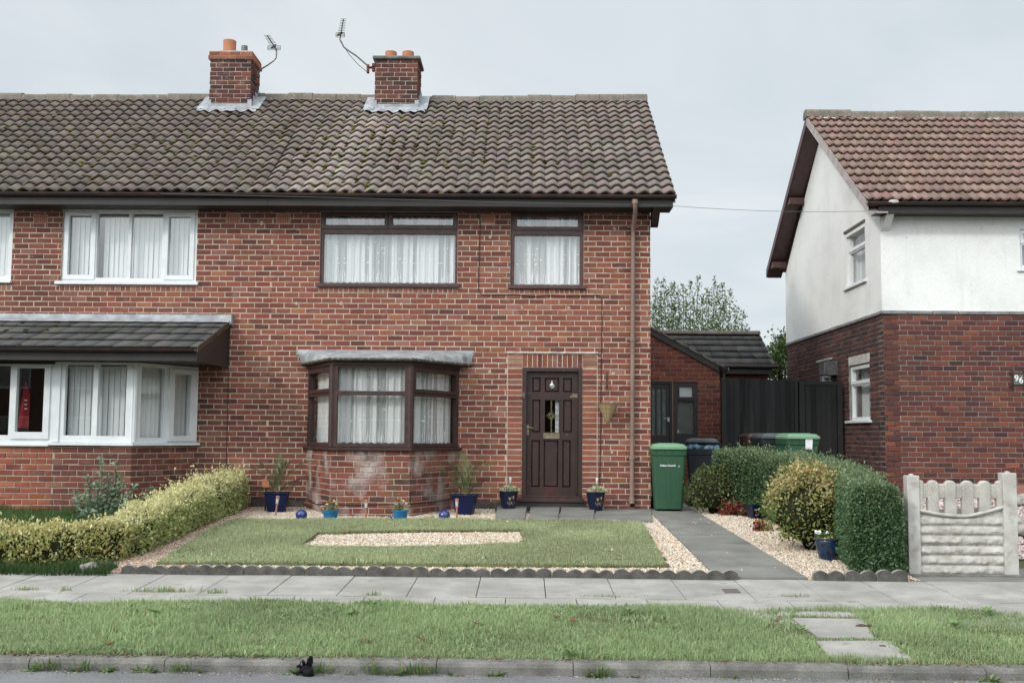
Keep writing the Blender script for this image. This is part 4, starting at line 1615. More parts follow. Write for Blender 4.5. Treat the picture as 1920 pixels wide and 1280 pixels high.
ze = AY(700, 671.5, YBY - .1).z
fl, ll = flank(bA, bB)
ff, lf = flank(bB, bC)
fr_, lr = flank(bC, bD)
hb = .085
mb = MB()
pn = []
for f_, l_, c0, c1 in ((fl, ll, .065, .065), (ff, lf, .085, .085), (fr_, lr, .075, .065)):
    ps = [(c0, l_ - c1, zS + .055, zTr - .03), (c0, l_ - c1, zTr + .035, zH - .04)]
    if f_ is not ff:
        ps[1] = (c0 + .035, l_ - c1 - .035, zTr + .07, zH - .085)
    mb.slab(f_, 0, l_, zS, zH, ps, -.075, 0)
    if f_ is not ff:
        mb.slab(f_, c0 - .015, l_ - c1 + .015, zTr + .02, zH - .035, [(ps[1][0] + .004, ps[1][1] - .004, ps[1][2] + .004, ps[1][3] - .004)], -.01, .02)
    pn.append((f_, ps))
# corner posts
for p in (bB, bC):
    mb.lathe([(.052, zS), (.052, zH)], 8, (p.x, p.y + .035, 0))
# head board round the top
for f_, l_ in ((fl, ll), (ff, lf), (fr_, lr)):
    mb.fbox(f_, -.01, l_ + .01, zH - .004, ze - .03, -.09, .022)
bayw = mb.build('bay_window', m_brown, h98, bevel=.004)
for f_, ps in pn:
    for p in ps:
        g = MB()
        g.add([f_.pt(p[0] - .006, p[2] - .006, -.045), f_.pt(p[1] + .006, p[2] - .006, -.045), f_.pt(p[1] + .006, p[3] + .006, -.045), f_.pt(p[0] - .006, p[3] + .006, -.045)], [(0, 1, 2, 3)])
        g.build('pane', m_glass, bayw)
mb = MB()
pl = [(bA + fl.n * .05), None, None, (bD + fr_.n * .05)]


def offset(p, f1, f2, d):
    b = (f1.n + f2.n).normalized()
    return p + b * (d / b.dot(f1.n))


so_, si_ = .06, -.08
outer = [bA + fl.n * so_ - fl.u * .03, offset(bB, fl, ff, so_), offset(bC, ff, fr_, so_), bD + fr_.n * so_ + fr_.u * .03]
inner = [bA + fl.n * si_, offset(bB, fl, ff, si_), offset(bC, ff, fr_, si_), bD + fr_.n * si_]
vs = []
for z in (zS - .045, zS - .008):
    vs += [Vector((p.x, p.y, z)) for p in outer]
vs += [Vector((p.x, p.y, zS + .004)) for p in inner] + [Vector((p.x, p.y, zS - .045)) for p in inner]
fs = []
for i in range(3):
    fs += [(i, i + 1, 5 + i, 4 + i), (4 + i, 5 + i, 9 + i, 8 + i), (i + 1, i, 12 + i, 13 + i)]
mb.add(vs, fs)
mb.build('bay_sill', m_brown, bayw)
# bay brickwork
mb = MB()
zbb = -.14
for f_, l_, ph in ((fl, ll, .02), (ff, lf, .10), (fr_, lr, .07)):
    mb.fbox(f_, -.0, l_, zbb, zS - .04, -.2, -.006, 0)
    bricks(mb, f_, 0.004, l_ - .004, zbb, zS - .05, phase=ph,
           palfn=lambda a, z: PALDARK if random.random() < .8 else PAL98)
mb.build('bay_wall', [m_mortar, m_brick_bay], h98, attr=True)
# lead-covered bay roof sloping down to the front
ze = AY(700, 671.5, YBY - .1).z
zt_ = AY(700, 657, 0).z
t0, t1 = AY(557, 656, 0).x, AY(888, 658, 0).x
e_ = [Vector((AY(566, 682, 0).x, -.02, ze)), Vector((AY(619, 675, YBY - .12).x, YBY - .12, ze)), Vector((AY(776, 675, YBY - .12).x, YBY - .12, ze)), Vector((AY(884, 682, 0).x, -.02, ze))]
tp = [Vector((t0, -.012, zt_)), Vector((t0 + .30, -.012, zt_ + .004)), Vector((t1 - .30, -.012, zt_ + .002)), Vector((t1, -.012, zt_))]
mb = MB()
NR = 8


def lead_patch(p0, p1, q0, q1, na):
    n0 = len(mb.v)
    for i in range(na + 1):
        for j in range(NR + 1):
            a, b = i / na, j / NR
            p = (p0.lerp(p1, a)).lerp(q0.lerp(q1, a), b)
            w = .014 * mnoise.noise(Vector((p.x * 5, p.y * 5, 1))) + .007 * mnoise.noise(Vector((p.x * 17, p.y * 14, 5)))
            mb.v.append((p.x, p.y, p.z + w * (0 < b)))
    for i in range(na):
        for j in range(NR):
            a = n0 + i * (NR + 1) + j
            mb.f.append((a, a + 1, a + NR + 2, a + NR + 1))
            mb.m.append(0)
            mb.c.append((1, 1, 1))


lead_patch(tp[0], tp[1], e_[0], e_[1], 12)
lead_patch(tp[1], tp[2], e_[1], e_[2], 30)
lead_patch(tp[2], tp[3], e_[2], e_[3], 14)
mb.fbox(FP, t0 - .01, t1 + .01, zt_ - .08, zt_ + .008, -.01, .012)
br = mb.build('bay_roof', m_lead_old, h98, smooth=True, angle=.6)
mb = MB()                                   # mossy moulded edge and the boards under it
for p, q in ((e_[0], e_[1]), (e_[1], e_[2]), (e_[2], e_[3])):
    mb.tube([p + Vector((0, 0, -.012)), q + Vector((0, 0, -.010))], .019, 8)
mb.prism([e_[0] + Vector((0, .0, -.02)), e_[1] + Vector((0, 0, -.02)), e_[2] + Vector((0, 0, -.02)), e_[3] + Vector((0, 0, -.016))], (0, 0, -.015))
mb.build('roof_edge', M('mossy_edge', (.075, .07, .06), .95, col2=(.30, .27, .24), vs=26, lo=.52, hi=.7, fine=.4, bump=.8), br, smooth=True, angle=.7)
curtain(fl, .0, ll - .02, zS + .05, zH - .03, -.16, 'net curtain in the left slanting light of the brown bay', seed=7)
curtain(ff, -.04, lf + .04, zS + .05, zH - .03, -.17, 'net curtain in the middle light of the brown bay window', seed=8)
curtain(fr_, .02, lr, zS + .05, zH - .03, -.16, 'net curtain in the right slanting light of the brown bay', seed=9)

# --- door of number 98
Dp = lambda *a: rect(*a, .06)
dfr = MB()
leaf = Dp(987.5, 697.5, 1083.5, 927)
dfr.slab(FP, door_r[0], door_r[1], door_r[2], door_r[3], [(leaf[0] - .004, leaf[1] + .004, leaf[2] - .02, leaf[3] + .004)], -.12, .012)
frm = dfr.build('door_frame', m_door, h98, bevel=.005)
zz = lambda y: AY(1036, y, .06).z
xx = lambda x: AY(x, 800, .06).x
zx = lambda zx_, zy_: (960 + zx_ / 4.573, 680 + zy_ / 4.571)


def dr(a0, y0, a1, y1):
    p, q = zx(a0, y0), zx(a1, y1)
    return Dp(p[0], p[1], q[0], q[1])


pans = [dr(172, 125, 248, 250), dr(280, 128, 405, 252), dr(437, 130, 516, 254), dr(172, 315, 245, 598), dr(437, 317, 516, 598),
        dr(163, 662, 241, 1065), dr(270, 662, 398, 1065), dr(430, 662, 505, 1068)]
gl = dr(279, 317, 404, 597)
mb = MB()
mb.slab(FP, leaf[0], leaf[1], leaf[2], leaf[3], pans + [gl], -.105, -.055)
for p in pans:                                             # raised and fielded panels
    mb.fbox(FP, p[0] - .004, p[1] + .004, p[2] - .004, p[3] + .004, -.10, -.085)
    g = .028
    vs = [FP.pt(a, z, -.084) for a, z in ((p[0] + .008, p[2] + .008), (p[1] - .008, p[2] + .008), (p[1] - .008, p[3] - .008), (p[0] + .008, p[3] - .008))] + \
         [FP.pt(a, z, -.064) for a, z in ((p[0] + g, p[2] + g), (p[1] - g, p[2] + g), (p[1] - g, p[3] - g), (p[0] + g, p[3] - g))]
    mb.add(vs, [(4, 5, 6, 7)] + [(i, (i + 1) % 4, 4 + (i + 1) % 4, 4 + i) for i in range(4)])
mb.slab(FP, gl[0] - .018, gl[1] + .018, gl[2] - .018, gl[3] + .018, [(gl[0] + .004, gl[1] - .004, gl[2] + .004, gl[3] - .004)], -.07, -.046)
wb = dr(105, 1128, 555, 1155)
mb.prism([FP.pt(wb[0], wb[2], -.06), FP.pt(wb[0], wb[2], .0), FP.pt(wb[0], wb[2] + .02, -.0), FP.pt(wb[0], wb[3], -.055)], FP.pt(wb[1], 0) - FP.pt(wb[0], 0))
door = mb.build('door', m_door, h98, bevel=.003)
g = MB()
g.add([FP.pt(gl[0], gl[2], -.08), FP.pt(gl[1], gl[2], -.08), FP.pt(gl[1], gl[3], -.08), FP.pt(gl[0], gl[3], -.08)], [(0, 1, 2, 3)])
g.build('pane', glass_mat('door_glass', ior=1.45), door)
g = MB()                                                  # blind strip seen behind the glass
for k in range(26):
    z = gl[2] + (gl[3] - gl[2]) * (k + .5) / 26
    g.fbox(FP, gl[0] + (gl[1] - gl[0]) * .74, gl[1], z - .007, z + .005, -.125, -.115)
g.build('door_blind', m_blind, door)
g = MB()                                                  # twisted golden grille
cxg, z0g, z1g = (gl[0] + gl[1]) / 2 - .01, gl[2], gl[3]
zc_ = (z0g + z1g) / 2 + .005
for ph in (0, PI):
    for (za, zb_, tw) in ((zc_ + .055, z1g, 2.6), (z0g, zc_ - .055, 2.6)):
        g.tube([FP.pt(cxg + .011 * math.sin(ph + tw * 2 * PI * .5 * k / 24), za + (zb_ - za) * k / 24, -.074 + .004 * math.cos(ph + tw * PI * k / 24)) for k in range(25)], .0035, 6)
for r, sx_, sz_ in ((.055, 1, 1), (.04, 1.0, .55), (.04, .55, 1.0), (.026, 1, 1)):
    g.tube([FP.pt(cxg + r * sx_ * math.cos(2 * PI * k / 24), zc_ + r * sz_ * math.sin(2 * PI * k / 24), -.074) for k in range(25)], .0035, 6)
g.tube([FP.pt(gl[0], zc_, -.074), FP.pt(cxg - .05, zc_, -.074)], .003, 6)
g.tube([FP.pt(gl[1], zc_, -.074), FP.pt(cxg + .05, zc_, -.074)], .003, 6)
g.build('grille', m_brass, door, smooth=True)
kc = dr(343, 185, 346, 205)
g = MB()
kx, kz = kc[0], (kc[2] + kc[3]) / 2
g.lathe([(.0, -.055), (.012, -.05), (.010, -.04), (.028, -.025), (.036, .0), (.034, .02), (.018, .03), (.012, .045), (.016, .052), (.006, .075), (0, .08)], 16, (kx, 0, 0), sy=.5)
g.v = [(v[0], v[1] + .058 - .012, v[2] + kz) for v in g.v]
g.tube([FP.pt(kx + .036 * math.cos(t), kz + .004 + .045 * math.sin(t), -.032) for t in [PI + PI * k / 10 for k in range(11)]], .006, 8)
g.build('knocker', m_silver, door, smooth=True)
lb = dr(267, 602, 407, 650)
g = MB()
g.slab(FP, lb[0], lb[1], lb[2], lb[3], [(lb[0] + .022, lb[1] - .022, lb[2] + .022, lb[3] - .022)], -.06, -.044)
g.fbox(FP, lb[0] + .02, lb[1] - .02, lb[2] + .02, lb[3] - .02, -.056, -.049)
for a in (lb[0] + .011, lb[1] - .011):
    g.tube([FP.pt(a, (lb[2] + lb[3]) / 2, -.046), FP.pt(a, (lb[2] + lb[3]) / 2, -.040)], .006, 8)
g.build('letterbox', m_brass, door, bevel=.002)
hp = dr(119, 530, 145, 617)
g = MB()
g.fbox(FP, hp[0], hp[1], hp[2], hp[3], -.056, -.046)
lz = hp[3] - .045
g.tube([FP.pt((hp[0] + hp[1]) / 2, lz, -.05), FP.pt((hp[0] + hp[1]) / 2, lz, -.008), FP.pt(hp[1] + .01, lz + .004, -.002), FP.pt(hp[1] + .065, lz - .010, -.004), FP.pt(hp[1] + .075, lz - .008, -.006)], .0075, 8)
g.build('handle', m_brass, door, smooth=True, angle=.7)
g = MB()
g.fbox(FP, (hp[0] + hp[1]) / 2 - .005, (hp[0] + hp[1]) / 2 + .005, hp[2] + .02, hp[2] + .045, -.046, -.045)
g.build('keyhole', m_black, door)
nc_ = dr(540, 284, 541, 286)
text_obj('98', .088, 'house_number', m_gold, Matrix.Translation(FP.pt(nc_[0] + .0, nc_[3], -.053)) @ FACING, door)
g = MB()
q = dr(498, 284, 520, 296)
g.fbox(FP, q[0], q[1], q[2] + .006, q[3] - .002, -.055, -.052)
g.build('number_dash', m_gold, door)
bp = dr(90, 260, 110, 302)
g = MB()
g.fbox(FP, bp[0], bp[1], bp[2], bp[3], .012, .03)
g.fbox(FP, bp[0] + .012, bp[1] - .012, bp[2] + .035, bp[3] - .02, .03, .034)
g.build('bell_push', m_steel, frm, bevel=.003)
th = rect(971, 934.5, 1095, 941, -.05)
g = MB()
g.fbox(FP, th[0], th[1], th[2], th[3], -.12, .075)
g.build('threshold', m_brown, h98, bevel=.006)
g = MB()
g.fbox(FP, th[0] - .12, th[1] + .03, -.03, th[2] - .002, -.1, .045)
g.build('step', m_step, h98, bevel=.012)
# drip strip over the lintel
dl0, dl1, dz_ = AY(950, 661, 0).x, AY(1121.5, 661, 0).x, AY(1036, 661, 0).z
mb = MB()
n = 26
for i in range(n):
    a, b = dl0 + (dl1 - dl0) * i / n, dl0 + (dl1 - dl0) * (i + 1) / n
    w1, w2 = .012 * math.sin(i * 1.6), .012 * math.sin((i + 1) * 1.6)
    mb.hexa([FP.pt(a, dz_ - .012, .03 + w1), FP.pt(b, dz_ - .012, .03 + w2), FP.pt(b, dz_ - .012, -.01), FP.pt(a, dz_ - .012, -.01),
             FP.pt(a, dz_ + .006, .028 + w1), FP.pt(b, dz_ + .006, .028 + w2), FP.pt(b, dz_ + .022, -.01), FP.pt(a, dz_ + .022, -.01)])
mb.build('drip_moulding', m_panel, h98)
# plinth of dark paint by the ground
mb = MB()
m_plinth = M('dark_plinth', (.085, .078, .07), .95, col2=(.045, .042, .04), vs=7, fine=.3, bump=.6)
for a0, a1 in ((AY(470, 950, 0).x, bA.x - .02), (bD.x + .02, door_r[0] - .12)):
    mb = MB()
    mb.fbox(FP, a0, a1, -.1, .125, -.0, .012)
    mb.build('plinth', m_plinth, h98, bevel=.004)

# --- bay of the left house
YLB = -1.07
cB = Vector((AY(250, 760, YLB).x, YLB, 0))
cC = Vector((AY(370, 760, 0).x, 0, 0))
lS, lH = AY(180, 829, YLB).z, AY(180, 678.5, YLB).z
lS2, lH2 = AY(40, 832, YLB).z, AY(40, 682, YLB).z
FLB = Fr((0, YLB, 0), (1, 0, 0), (0, -1, 0))
Q = lambda x0, y0, x1, y1: rect(x0, y0, x1, y1, YLB + .05)
xA0, xA1 = AY(-230, 760, YLB).x, AY(99, 760, YLB).x
lpan = MB()
secA = (xA0, xA1, lS2, lH2)
pA = [Q(34, 690, 86, 810), Q(-92, 685, 21, 815), Q(-220, 685, -100, 815)]
wA = window(hL, FLB, secA, pA, m_white, d0=-.07, d1=0, casements=[Q(26, 682.5, 97, 823)], name='window', proud=.02,
            sill=(xA0, xA1 - .02, lS2 - .03, lS2 + .01), sd=.05)
secB = (xA1 + .001, cB.x - .02, lS, lH)
pB = [Q(124.5, 684, 176.5, 816), Q(186, 684, 238.5, 817)]
wB = window(hL, FLB, secB, pB, m_white, d0=-.07, d1=.004, name='window', bars=[(xA1 + .002, AY(113, 760, YLB).x, lS, lH, .02)])
flL, lfL = flank(cB, cC)
fx_ = lambda px: (lambda p: (p - cB).dot(flL.u))(Vector((np.interp(px, [250, 370], [cB.x, cC.x]), np.interp(px, [250, 370], [YLB, 0]), 0)))
# perspective-correct station along the flank for a pixel column


def along(px):
    lo, hi = 0.0, lfL
    for _ in range(40):
        m = (lo + hi) / 2
        p = cB + flL.u * m
        X = AY(px, 760, p.y).x
        if p.x < X:
            lo = m
        else:
            hi = m
    return (lo + hi) / 2


pC = [(along(264), along(307), lS + .075, lH - .06), (along(324), along(355), lS + .10, lH - .13)]
wC = window(hL, flL, (-.02, lfL, lS, lH), pC, m_white, d0=-.07, d1=.004, name='window', casements=[(along(314), along(368), lS + .02, lH - .05)], proud=.03)
mb = MB()
mb.lathe([(.05, lS), (.05, lH)], 12, (cB.x, cB.y + .04, 0))
oB = offset(cB, FLB, flL, .06)
for (p, q, zo) in (((xA1 - .03, YLB - .06), (oB.x, oB.y), 0), ((oB.x, oB.y), (cC.x + flL.n.x * .06 + .02, flL.n.y * .06), 0)):
    mb.add([(p[0], p[1], lS - .045), (q[0], q[1], lS - .045), (q[0], q[1], lS - .01), (p[0], p[1], lS - .01), (p[0] - .0, p[1] + .12, lS + .006), (q[0] - .05, q[1] + .10, lS + .006), (p[0], p[1] + .12, lS - .045), (q[0] - .05, q[1] + .1, lS - .045)],
           [(0, 1, 2, 3), (3, 2, 5, 4), (1, 0, 6, 7)])
mb.build('sill', m_white, wB)
# brickwork under it
mb = MB()
xq = AY(97, 880, YLB).x
mb.fbox(FLB, XL, cB.x, -.16, lS - .04, -.2, -.006)
mb.fbox(flL, 0, lfL, -.16, lS - .04, -.2, -.006)
bricks(mb, FLB, XL, xq - .005, -.16, lS2 - .05, pal=PALORANGE, phase=.03)
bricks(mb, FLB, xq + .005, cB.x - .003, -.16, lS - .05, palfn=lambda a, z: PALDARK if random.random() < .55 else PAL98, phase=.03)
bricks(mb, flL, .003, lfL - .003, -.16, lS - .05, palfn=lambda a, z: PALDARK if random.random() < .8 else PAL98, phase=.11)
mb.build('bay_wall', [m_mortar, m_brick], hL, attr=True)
# tiled lean-to roof over it
YEV = -1.55
zt2 = AY(250, 603, -.05).z
ze2 = AY(200, 652, YEV).z
xr = AY(431, 600, 0).x
sv = Vector((0, -YEV - .05, zt2 - ze2))
PALS = [((.075, .072, .07), 4), ((.06, .058, .057), 3), ((.09, .085, .08), 2)]
wd = xr - XL
rl = tiles('bay_roof', (XL, YEV, ze2), (1, 0, 0), sv, wd, sv.length, .285, sv.length / 4.0, FLAT, m_slate, hL, PALS, lift=.028, thick=.024, jit=.002)
mb = MB()
mp = [(.075, .07, .018), (.05, .055, .016), (.10, .075, .025), (.055, .045, .025)]
for i in range(150):
    c = random.randint(0, 3)
    a = random.randint(0, 18) * .285 + .14 * (c % 2 == 5) + random.uniform(-.03, .05)
    s_ = c * sv.length / 4 + (random.uniform(0, .2) if random.random() < .6 else random.uniform(-.01, .02))
    p = Vector((XL + a, YEV, ze2)) + sv.normalized() * s_ + Vector((0, 0, .03))
    mb.blob(p, random.uniform(.012, .035), 1, (1.3, 1, .45), .3, 2, 0, random.choice(mp), i)
ms = mb.build('moss', m_moss, rl, attr=True)
ms['kind'] = 'stuff'
mb = MB()                                   # lead flashing where it meets the wall
n0 = len(mb.v)
NA = 90
for i in range(NA + 1):
    x_ = XL + (xr + .03 - XL) * i / NA
    w = .006 * mnoise.noise(Vector((x_ * 6, 0, 0)))
    for (y_, z_) in ((-.012, zt2 + .125 + w), (-.03, zt2 + .07), (-.06, zt2 + .045), (-.17, zt2 - .01 + w)):
        mb.v.append((x_, y_, z_))
for i in range(NA):
    for j in range(3):
        a = n0 + i * 4 + j
        mb.f.append((a, a + 1, a + 5, a + 4))
        mb.m.append(0)
        mb.c.append((1, 1, 1))
mb.prism([(xr + .005, -.002, zt2 + .13), (xr + .005, -.10, zt2 + .12), (xr + .005, -.11, zt2 - .03), (xr + .005, -.002, zt2 - .06)], (.05, 0, 0))
mb.build('flashing', m_lead, rl, smooth=True, angle=.6)
mb = MB()
zfl = AY(200, 676, YEV + .04).z
mb.box(XL, xr - .03, YEV + .025, YEV + .05, zfl, ze2 - .02)
mb.box(XL, xr - .03, YEV + .052, -.01, zfl + .02, zfl + .035)
mb.prism([(xr - .028, YEV + .02, zfl), (xr - .028, -.004, zfl), (xr - .028, -.004, zt2 - .02), (xr - .028, YEV + .02, ze2 - .015)], (.022, 0, 0))
mb.box(xA0, AY(105, 680, YLB).x, YLB - .05, YLB - .025, lH2 - .005, zfl + .02)
mb.build('fascia', m_fascia, rl, bevel=.003)
mb = MB()
mb.prism([(xr - .004, YEV - .02, ze2 + .03), (xr - .004, -.01, zt2 + .035), (xr - .004, -.01, zt2 - .06), (xr - .004, YEV - .02, ze2 - .055)], (.02, 0, 0))
mb.build('bargeboard', m_bark, rl)
mb = MB()
zc2 = ze2 - .008
pr = [(YEV - .035 + .05 * math.cos(t), zc2 + .05 * math.sin(t)) for t in [PI + PI * k / 8 for k in range(9)]]
pi_ = [(YEV - .035 + .045 * math.cos(t), zc2 + .045 * math.sin(t)) for t in [2 * PI - PI * k / 8 for k in range(9)]]
mb.prism([(XL, y, z) for y, z in pr + pi_], (xr - .02 - XL, 0, 0))
for px in (-110, 105, 230, 360):
    xb = AY(px, 655, YEV).x
    mb.prism([(xb, YEV - .035 + .054 * math.cos(t), zc2 + .054 * math.sin(t)) for t in [PI + PI * q / 8 for q in range(9)]] + [(xb, YEV + .03, zc2)], (.025, 0, 0))
mb.build('gutter', m_gutter, rl)
# blinds behind the bay panes; a dark room with a red cloth at the left
FLBi = FLB
a0, a1 = pB[0][0] - .02, pB[1][1] + .02
b = blind(FLBi, a0, a1, lS + .07, lH - .09, -.15, 'white vertical blind in the middle of the white bay window', .18, pitch=.084, seed=6)
blind(flL, along(258), along(366), lS + .07, lH - .09, -.15, 'half open vertical blind in the slanting side of the white bay', 1.0, pitch=.080, seed=7)
mb = MB()                                   # red garment with three white marks
rp = rect(36, 716, 56, 801, YLB + .2)
NA, NB = 8, 14
n0 = len(mb.v)
for j in range(NB + 1):
    t = j / NB
    xl = np.interp(t, [0, .25, 1], [AY(45, 760, YLB + .2).x, AY(41, 760, YLB + .2).x, AY(34, 760, YLB + .2).x])
    xr2 = np.interp(t, [0, .3, 1], [AY(48, 760, YLB + .2).x, AY(56, 760, YLB + .2).x, AY(56, 760, YLB + .2).x])
    for i in range(NA + 1):
        a = i / NA
        mb.v.append((xl + (xr2 - xl) * a, YLB + .2 + .012 * math.sin(a * 9 + t * 2), rp[3] + (rp[2] - rp[3]) * t))
for j in range(NB):
    for i in range(NA):
        q_ = n0 + j * (NA + 1) + i
        mb.f.append((q_, q_ + 1, q_ + NA + 2, q_ + NA + 1))
        mb.m.append(0)
        mb.c.append((1, 1, 1))
for py in (749, 757, 765):
    r4 = rect(46, py, 51, py + 2, YLB + .185)
    mb.fbox(Fr((0, YLB + .185, 0), (1, 0, 0), (0, -1, 0)), r4[0], r4[1], r4[2], r4[3], 0, .002, 1)
tag(mb.build('apron', [m_red, m_text], None, smooth=False), 'red cloth garment hanging behind the leftmost white casement', 'garment')
mb = MB()
q0, q1 = AY(82, 760, YLB + .2).x, AY(92, 760, YLB + .2).x
n0 = len(mb.v)
for j in range(9):
    for i in range(9):
        a = i / 8
        mb.v.append((q0 + .05 * abs(j / 8 - .45) + (q1 - q0 + .1) * a, YLB + .22 + .02 * math.sin(a * 14), lH2 - .22 - (lH2 - lS2 - .3) * j / 8))
for j in range(8):
    for i in range(8):
        q_ = n0 + j * 9 + i
        mb.f.append((q_, q_ + 1, q_ + 10, q_ + 9))
        mb.m.append(0)
        mb.c.append((1, 1, 1))
tag(mb.build('tied_curtain', m_net_thick, None, smooth=True), 'pale tied back curtain beside the red garment in the white bay', 'curtain')

# ================================================================ OUTBUILDING beside number 98
YX = 4.8
OUT = thing('brick_outhouse', 'low red brick extension with brown door and dark tiled roof behind the gap', 'outhouse', (AY(1290, 930, YX).x, YX, 0))
FX = Fr((0, YX, 0), (1, 0, 0), (0, -1, 0))
ox0, ox1 = XR - .3, AY(1351, 760, YX).x
vA, vB = AY(1221, 628, YX), AY(1353, 700, YX)      # underside of the bargeboard
vs_ = (vB.z - vA.z) / (vB.x - vA.x)
topf = lambda a: vA.z + (a - vA.x) * vs_ + .10
od = rect(1222, 714, 1261, 932, YX)
ow = rect(1262, 716, 1308, 836, YX)
od = (ox0 + .2, od[1], zg(0, YX), od[3])
mb = MB()
mb.slab(FX, ox0, ox1, -.1, topf(ox1) - .10, [od, ow], -.25, -.006)
zq = topf(ox1) - .1
mb.prism([(ox0, YX + .006, zq + .001), (ox1, YX + .006, zq + .001), (ox0, YX + .006, topf(ox0))], (0, .24, 0))
bricks(mb, FX, ox0, ox1, -.1, topf(ox0), [od, ow], pal=PALEXT, top=topf, phase=.05)
FXR = Fr((ox1, YX, 0), (0, 1, 0), (1, 0, 0))
mb.box(ox1 - .25, ox1 - .006, YX + .26, YX + 4, -.1, topf(ox1) - .1)
bricks(mb, FXR, 0, 4, -.1, topf(ox1) - .1, pal=PALEXT, phase=.1)
# rear wing
YW = 5.6
w1 = AY(1440, 700, YW).x
FW = Fr((0, YW, 0), (1, 0, 0), (0, -1, 0))
wt = AY(1400, 700, YW).z
mb.fbox(FW, ox1, w1, -.1, wt, -.25, -.006)
bricks(mb, FW, ox1, w1, -.1, wt, pal=PALEXT, phase=.03)
mb.build('wall', [M('ext_mortar', (.30, .19, .15), .95, col2=(.22, .15, .12), vs=8), m_brick], OUT, attr=True)
mb = MB()
u_ = Vector((vB.x - vA.x, 0, vB.z - vA.z)).normalized()
for d0, d1, y0, y1 in ((-.01, .125, YX - .05, YX - .02),):
    mb.prism([(ox0, YX - .045, topf(ox0) - .10), (ox1 + .06, YX - .045, topf(ox1 + .06) - .10), (ox1 + .06, YX - .045, topf(ox1 + .06) + .03), (ox0, YX - .045, topf(ox0) + .03)], (0, .03, 0))
mb.build('bargeboard', m_fascia, OUT)
# lean-to roof sheet with a mortared verge
mb = MB()
for k in range(9):
    a0, a1 = ox0 + (ox1 + .14 - ox0) * k / 9, ox0 + (ox1 + .14 - ox0) * (k + 1) / 9
    mb.hexa([(a0, YX - .07, topf(a0) + .035), (a1 + .03, YX - .07, topf(a1 + .03) + .03), (a1 + .03, YX + 4, topf(a1 + .03) + .03), (a0, YX + 4, topf(a0) + .035),
             (a0, YX - .07, topf(a0) + .065), (a1 + .03, YX - .07, topf(a1 + .03) + .09), (a1 + .03, YX + 4, topf(a1 + .03) + .09), (a0, YX + 4, topf(a0) + .065)])
mb.build('roof', m_ridge, OUT)
rw0, rw1 = AY(1425, 684, YW - .25), AY(1444, 683, YW - .25)
rt = AY(1380, 627, YW + 1.15)
sv2 = Vector((0, 1.4, rt.z - rw0.z))
x0_, x1_ = ox1 - 1.2, AY(1436, 655, YW + .4).x + .04
rw = tiles('roof', (x0_, YW - .25, rw0.z), (1, 0, 0), sv2, x1_ - x0_, sv2.length, .30, sv2.length / 5.0, FLAT, m_slate, OUT, PALS, lift=.03, thick=.03)
mb = MB()
n = 8
for i in range(n):
    a, b_ = x0_ + (x1_ - x0_) * i / n, x0_ + (x1_ - x0_) * (i + 1) / n
    mb.prism([(a + .004, YW + 1.15 + .12 * math.cos(t), rt.z + .0 + .09 * math.sin(t)) for t in [PI * k / 8 for k in range(9)]], (b_ - a - .006, 0, 0))
mb.prism([(x0_, YW - .2, rw0.z - .03), (x0_, YW + 1.15, rt.z - .03), (x0_, YW + 2.6, rw0.z - .03)], (x1_ - x0_ - .08, 0, 0))
mb.build('ridge', m_ridge, OUT)
mb = MB()
mb.box(ox1 + .02, x1_ - .06, YW - .22, YW - .2, wt - .02, rw0.z - .01)
mb.tube([(ox1 - .0, YW - .27, rw0.z - .03), (x1_ + .06, YW - .27, rw0.z - .035)], .05, 10)
hx = AY(1357, 690, YX - .08)
mb.lathe([(.05, -.1), (.085, -.03), (.09, .03), (.07, .03)], 12, (hx.x, hx.y, hx.z))
mb.tube([(hx.x - .0, hx.y, hx.z - .08), (hx.x - .01, hx.y, .1)], .04, 10)
mb.build('gutter', m_fascia, OUT, smooth=True, angle=.7)
# door and window
mb = MB()
lf_ = (od[0] + .03, od[1] - .05, od[2], od[3] - .06)
gl3 = [rect(a, 727, b, 816, YX) for a, b in ((1223.5, 1230), (1233, 1240.5), (1243, 1250))]
gl3 = [(max(g_[0], lf_[0] + .02), g_[1], g_[2], g_[3]) for g_ in gl3 if g_[1] > lf_[0] + .05]
mb.slab(FX, lf_[0], lf_[1], lf_[2], lf_[3], gl3, -.12, -.07)
dd = mb.build('door', m_fascia, OUT, bevel=.005)
for g_ in gl3:
    g = MB()
    g.fbox(FX, g_[0], g_[1], g_[2], g_[3], -.10, -.095)
    g.build('pane', m_glass_dk, dd)
hp = rect(1252.5, 782, 1256, 790, YX)
g = MB()
g.fbox(FX, hp[0], hp[1], hp[2], hp[3], -.07, -.06)
g.tube([FX.pt((hp[0] + hp[1]) / 2, hp[2] + .06, -.06), FX.pt((hp[0] + hp[1]) / 2, hp[2] + .06, -.02), FX.pt(hp[0] - .08, hp[2] + .06, -.02)], .008, 8)
g.build('handle', m_silver, dd)
g = MB()
g.slab(FX, od[0], od[1], od[2], od[3], [(lf_[0] - .003, lf_[1] + .003, lf_[2] - .01, lf_[3] + .003)], -.13, -.03)
g.build('door_frame', m_fascia, OUT, bevel=.004)
owp = [rect(1274, 724, 1299, 744, YX), rect(1270.5, 752.5, 1301.5, 812, YX)]
so2 = rect(1261.5, 815, 1312, 820, YX)
wq = window(OUT, FX, ow, [owp[0], owp[1]], m_fascia, d0=-.12, d1=-.03, casements=[rect(1270, 719, 1304, 749, YX)], glass=m_glass_dk,
            sill=(so2[0], so2[1], ow[2] + .0, ow[2] + .05))
g = MB()
g.fbox(FX, owp[0][0], owp[0][1], owp[0][2], owp[0][3], -.07, -.066)
g.build('frosted_pane', M('frosted', (.45, .47, .48), .25, spec=.6), wq)

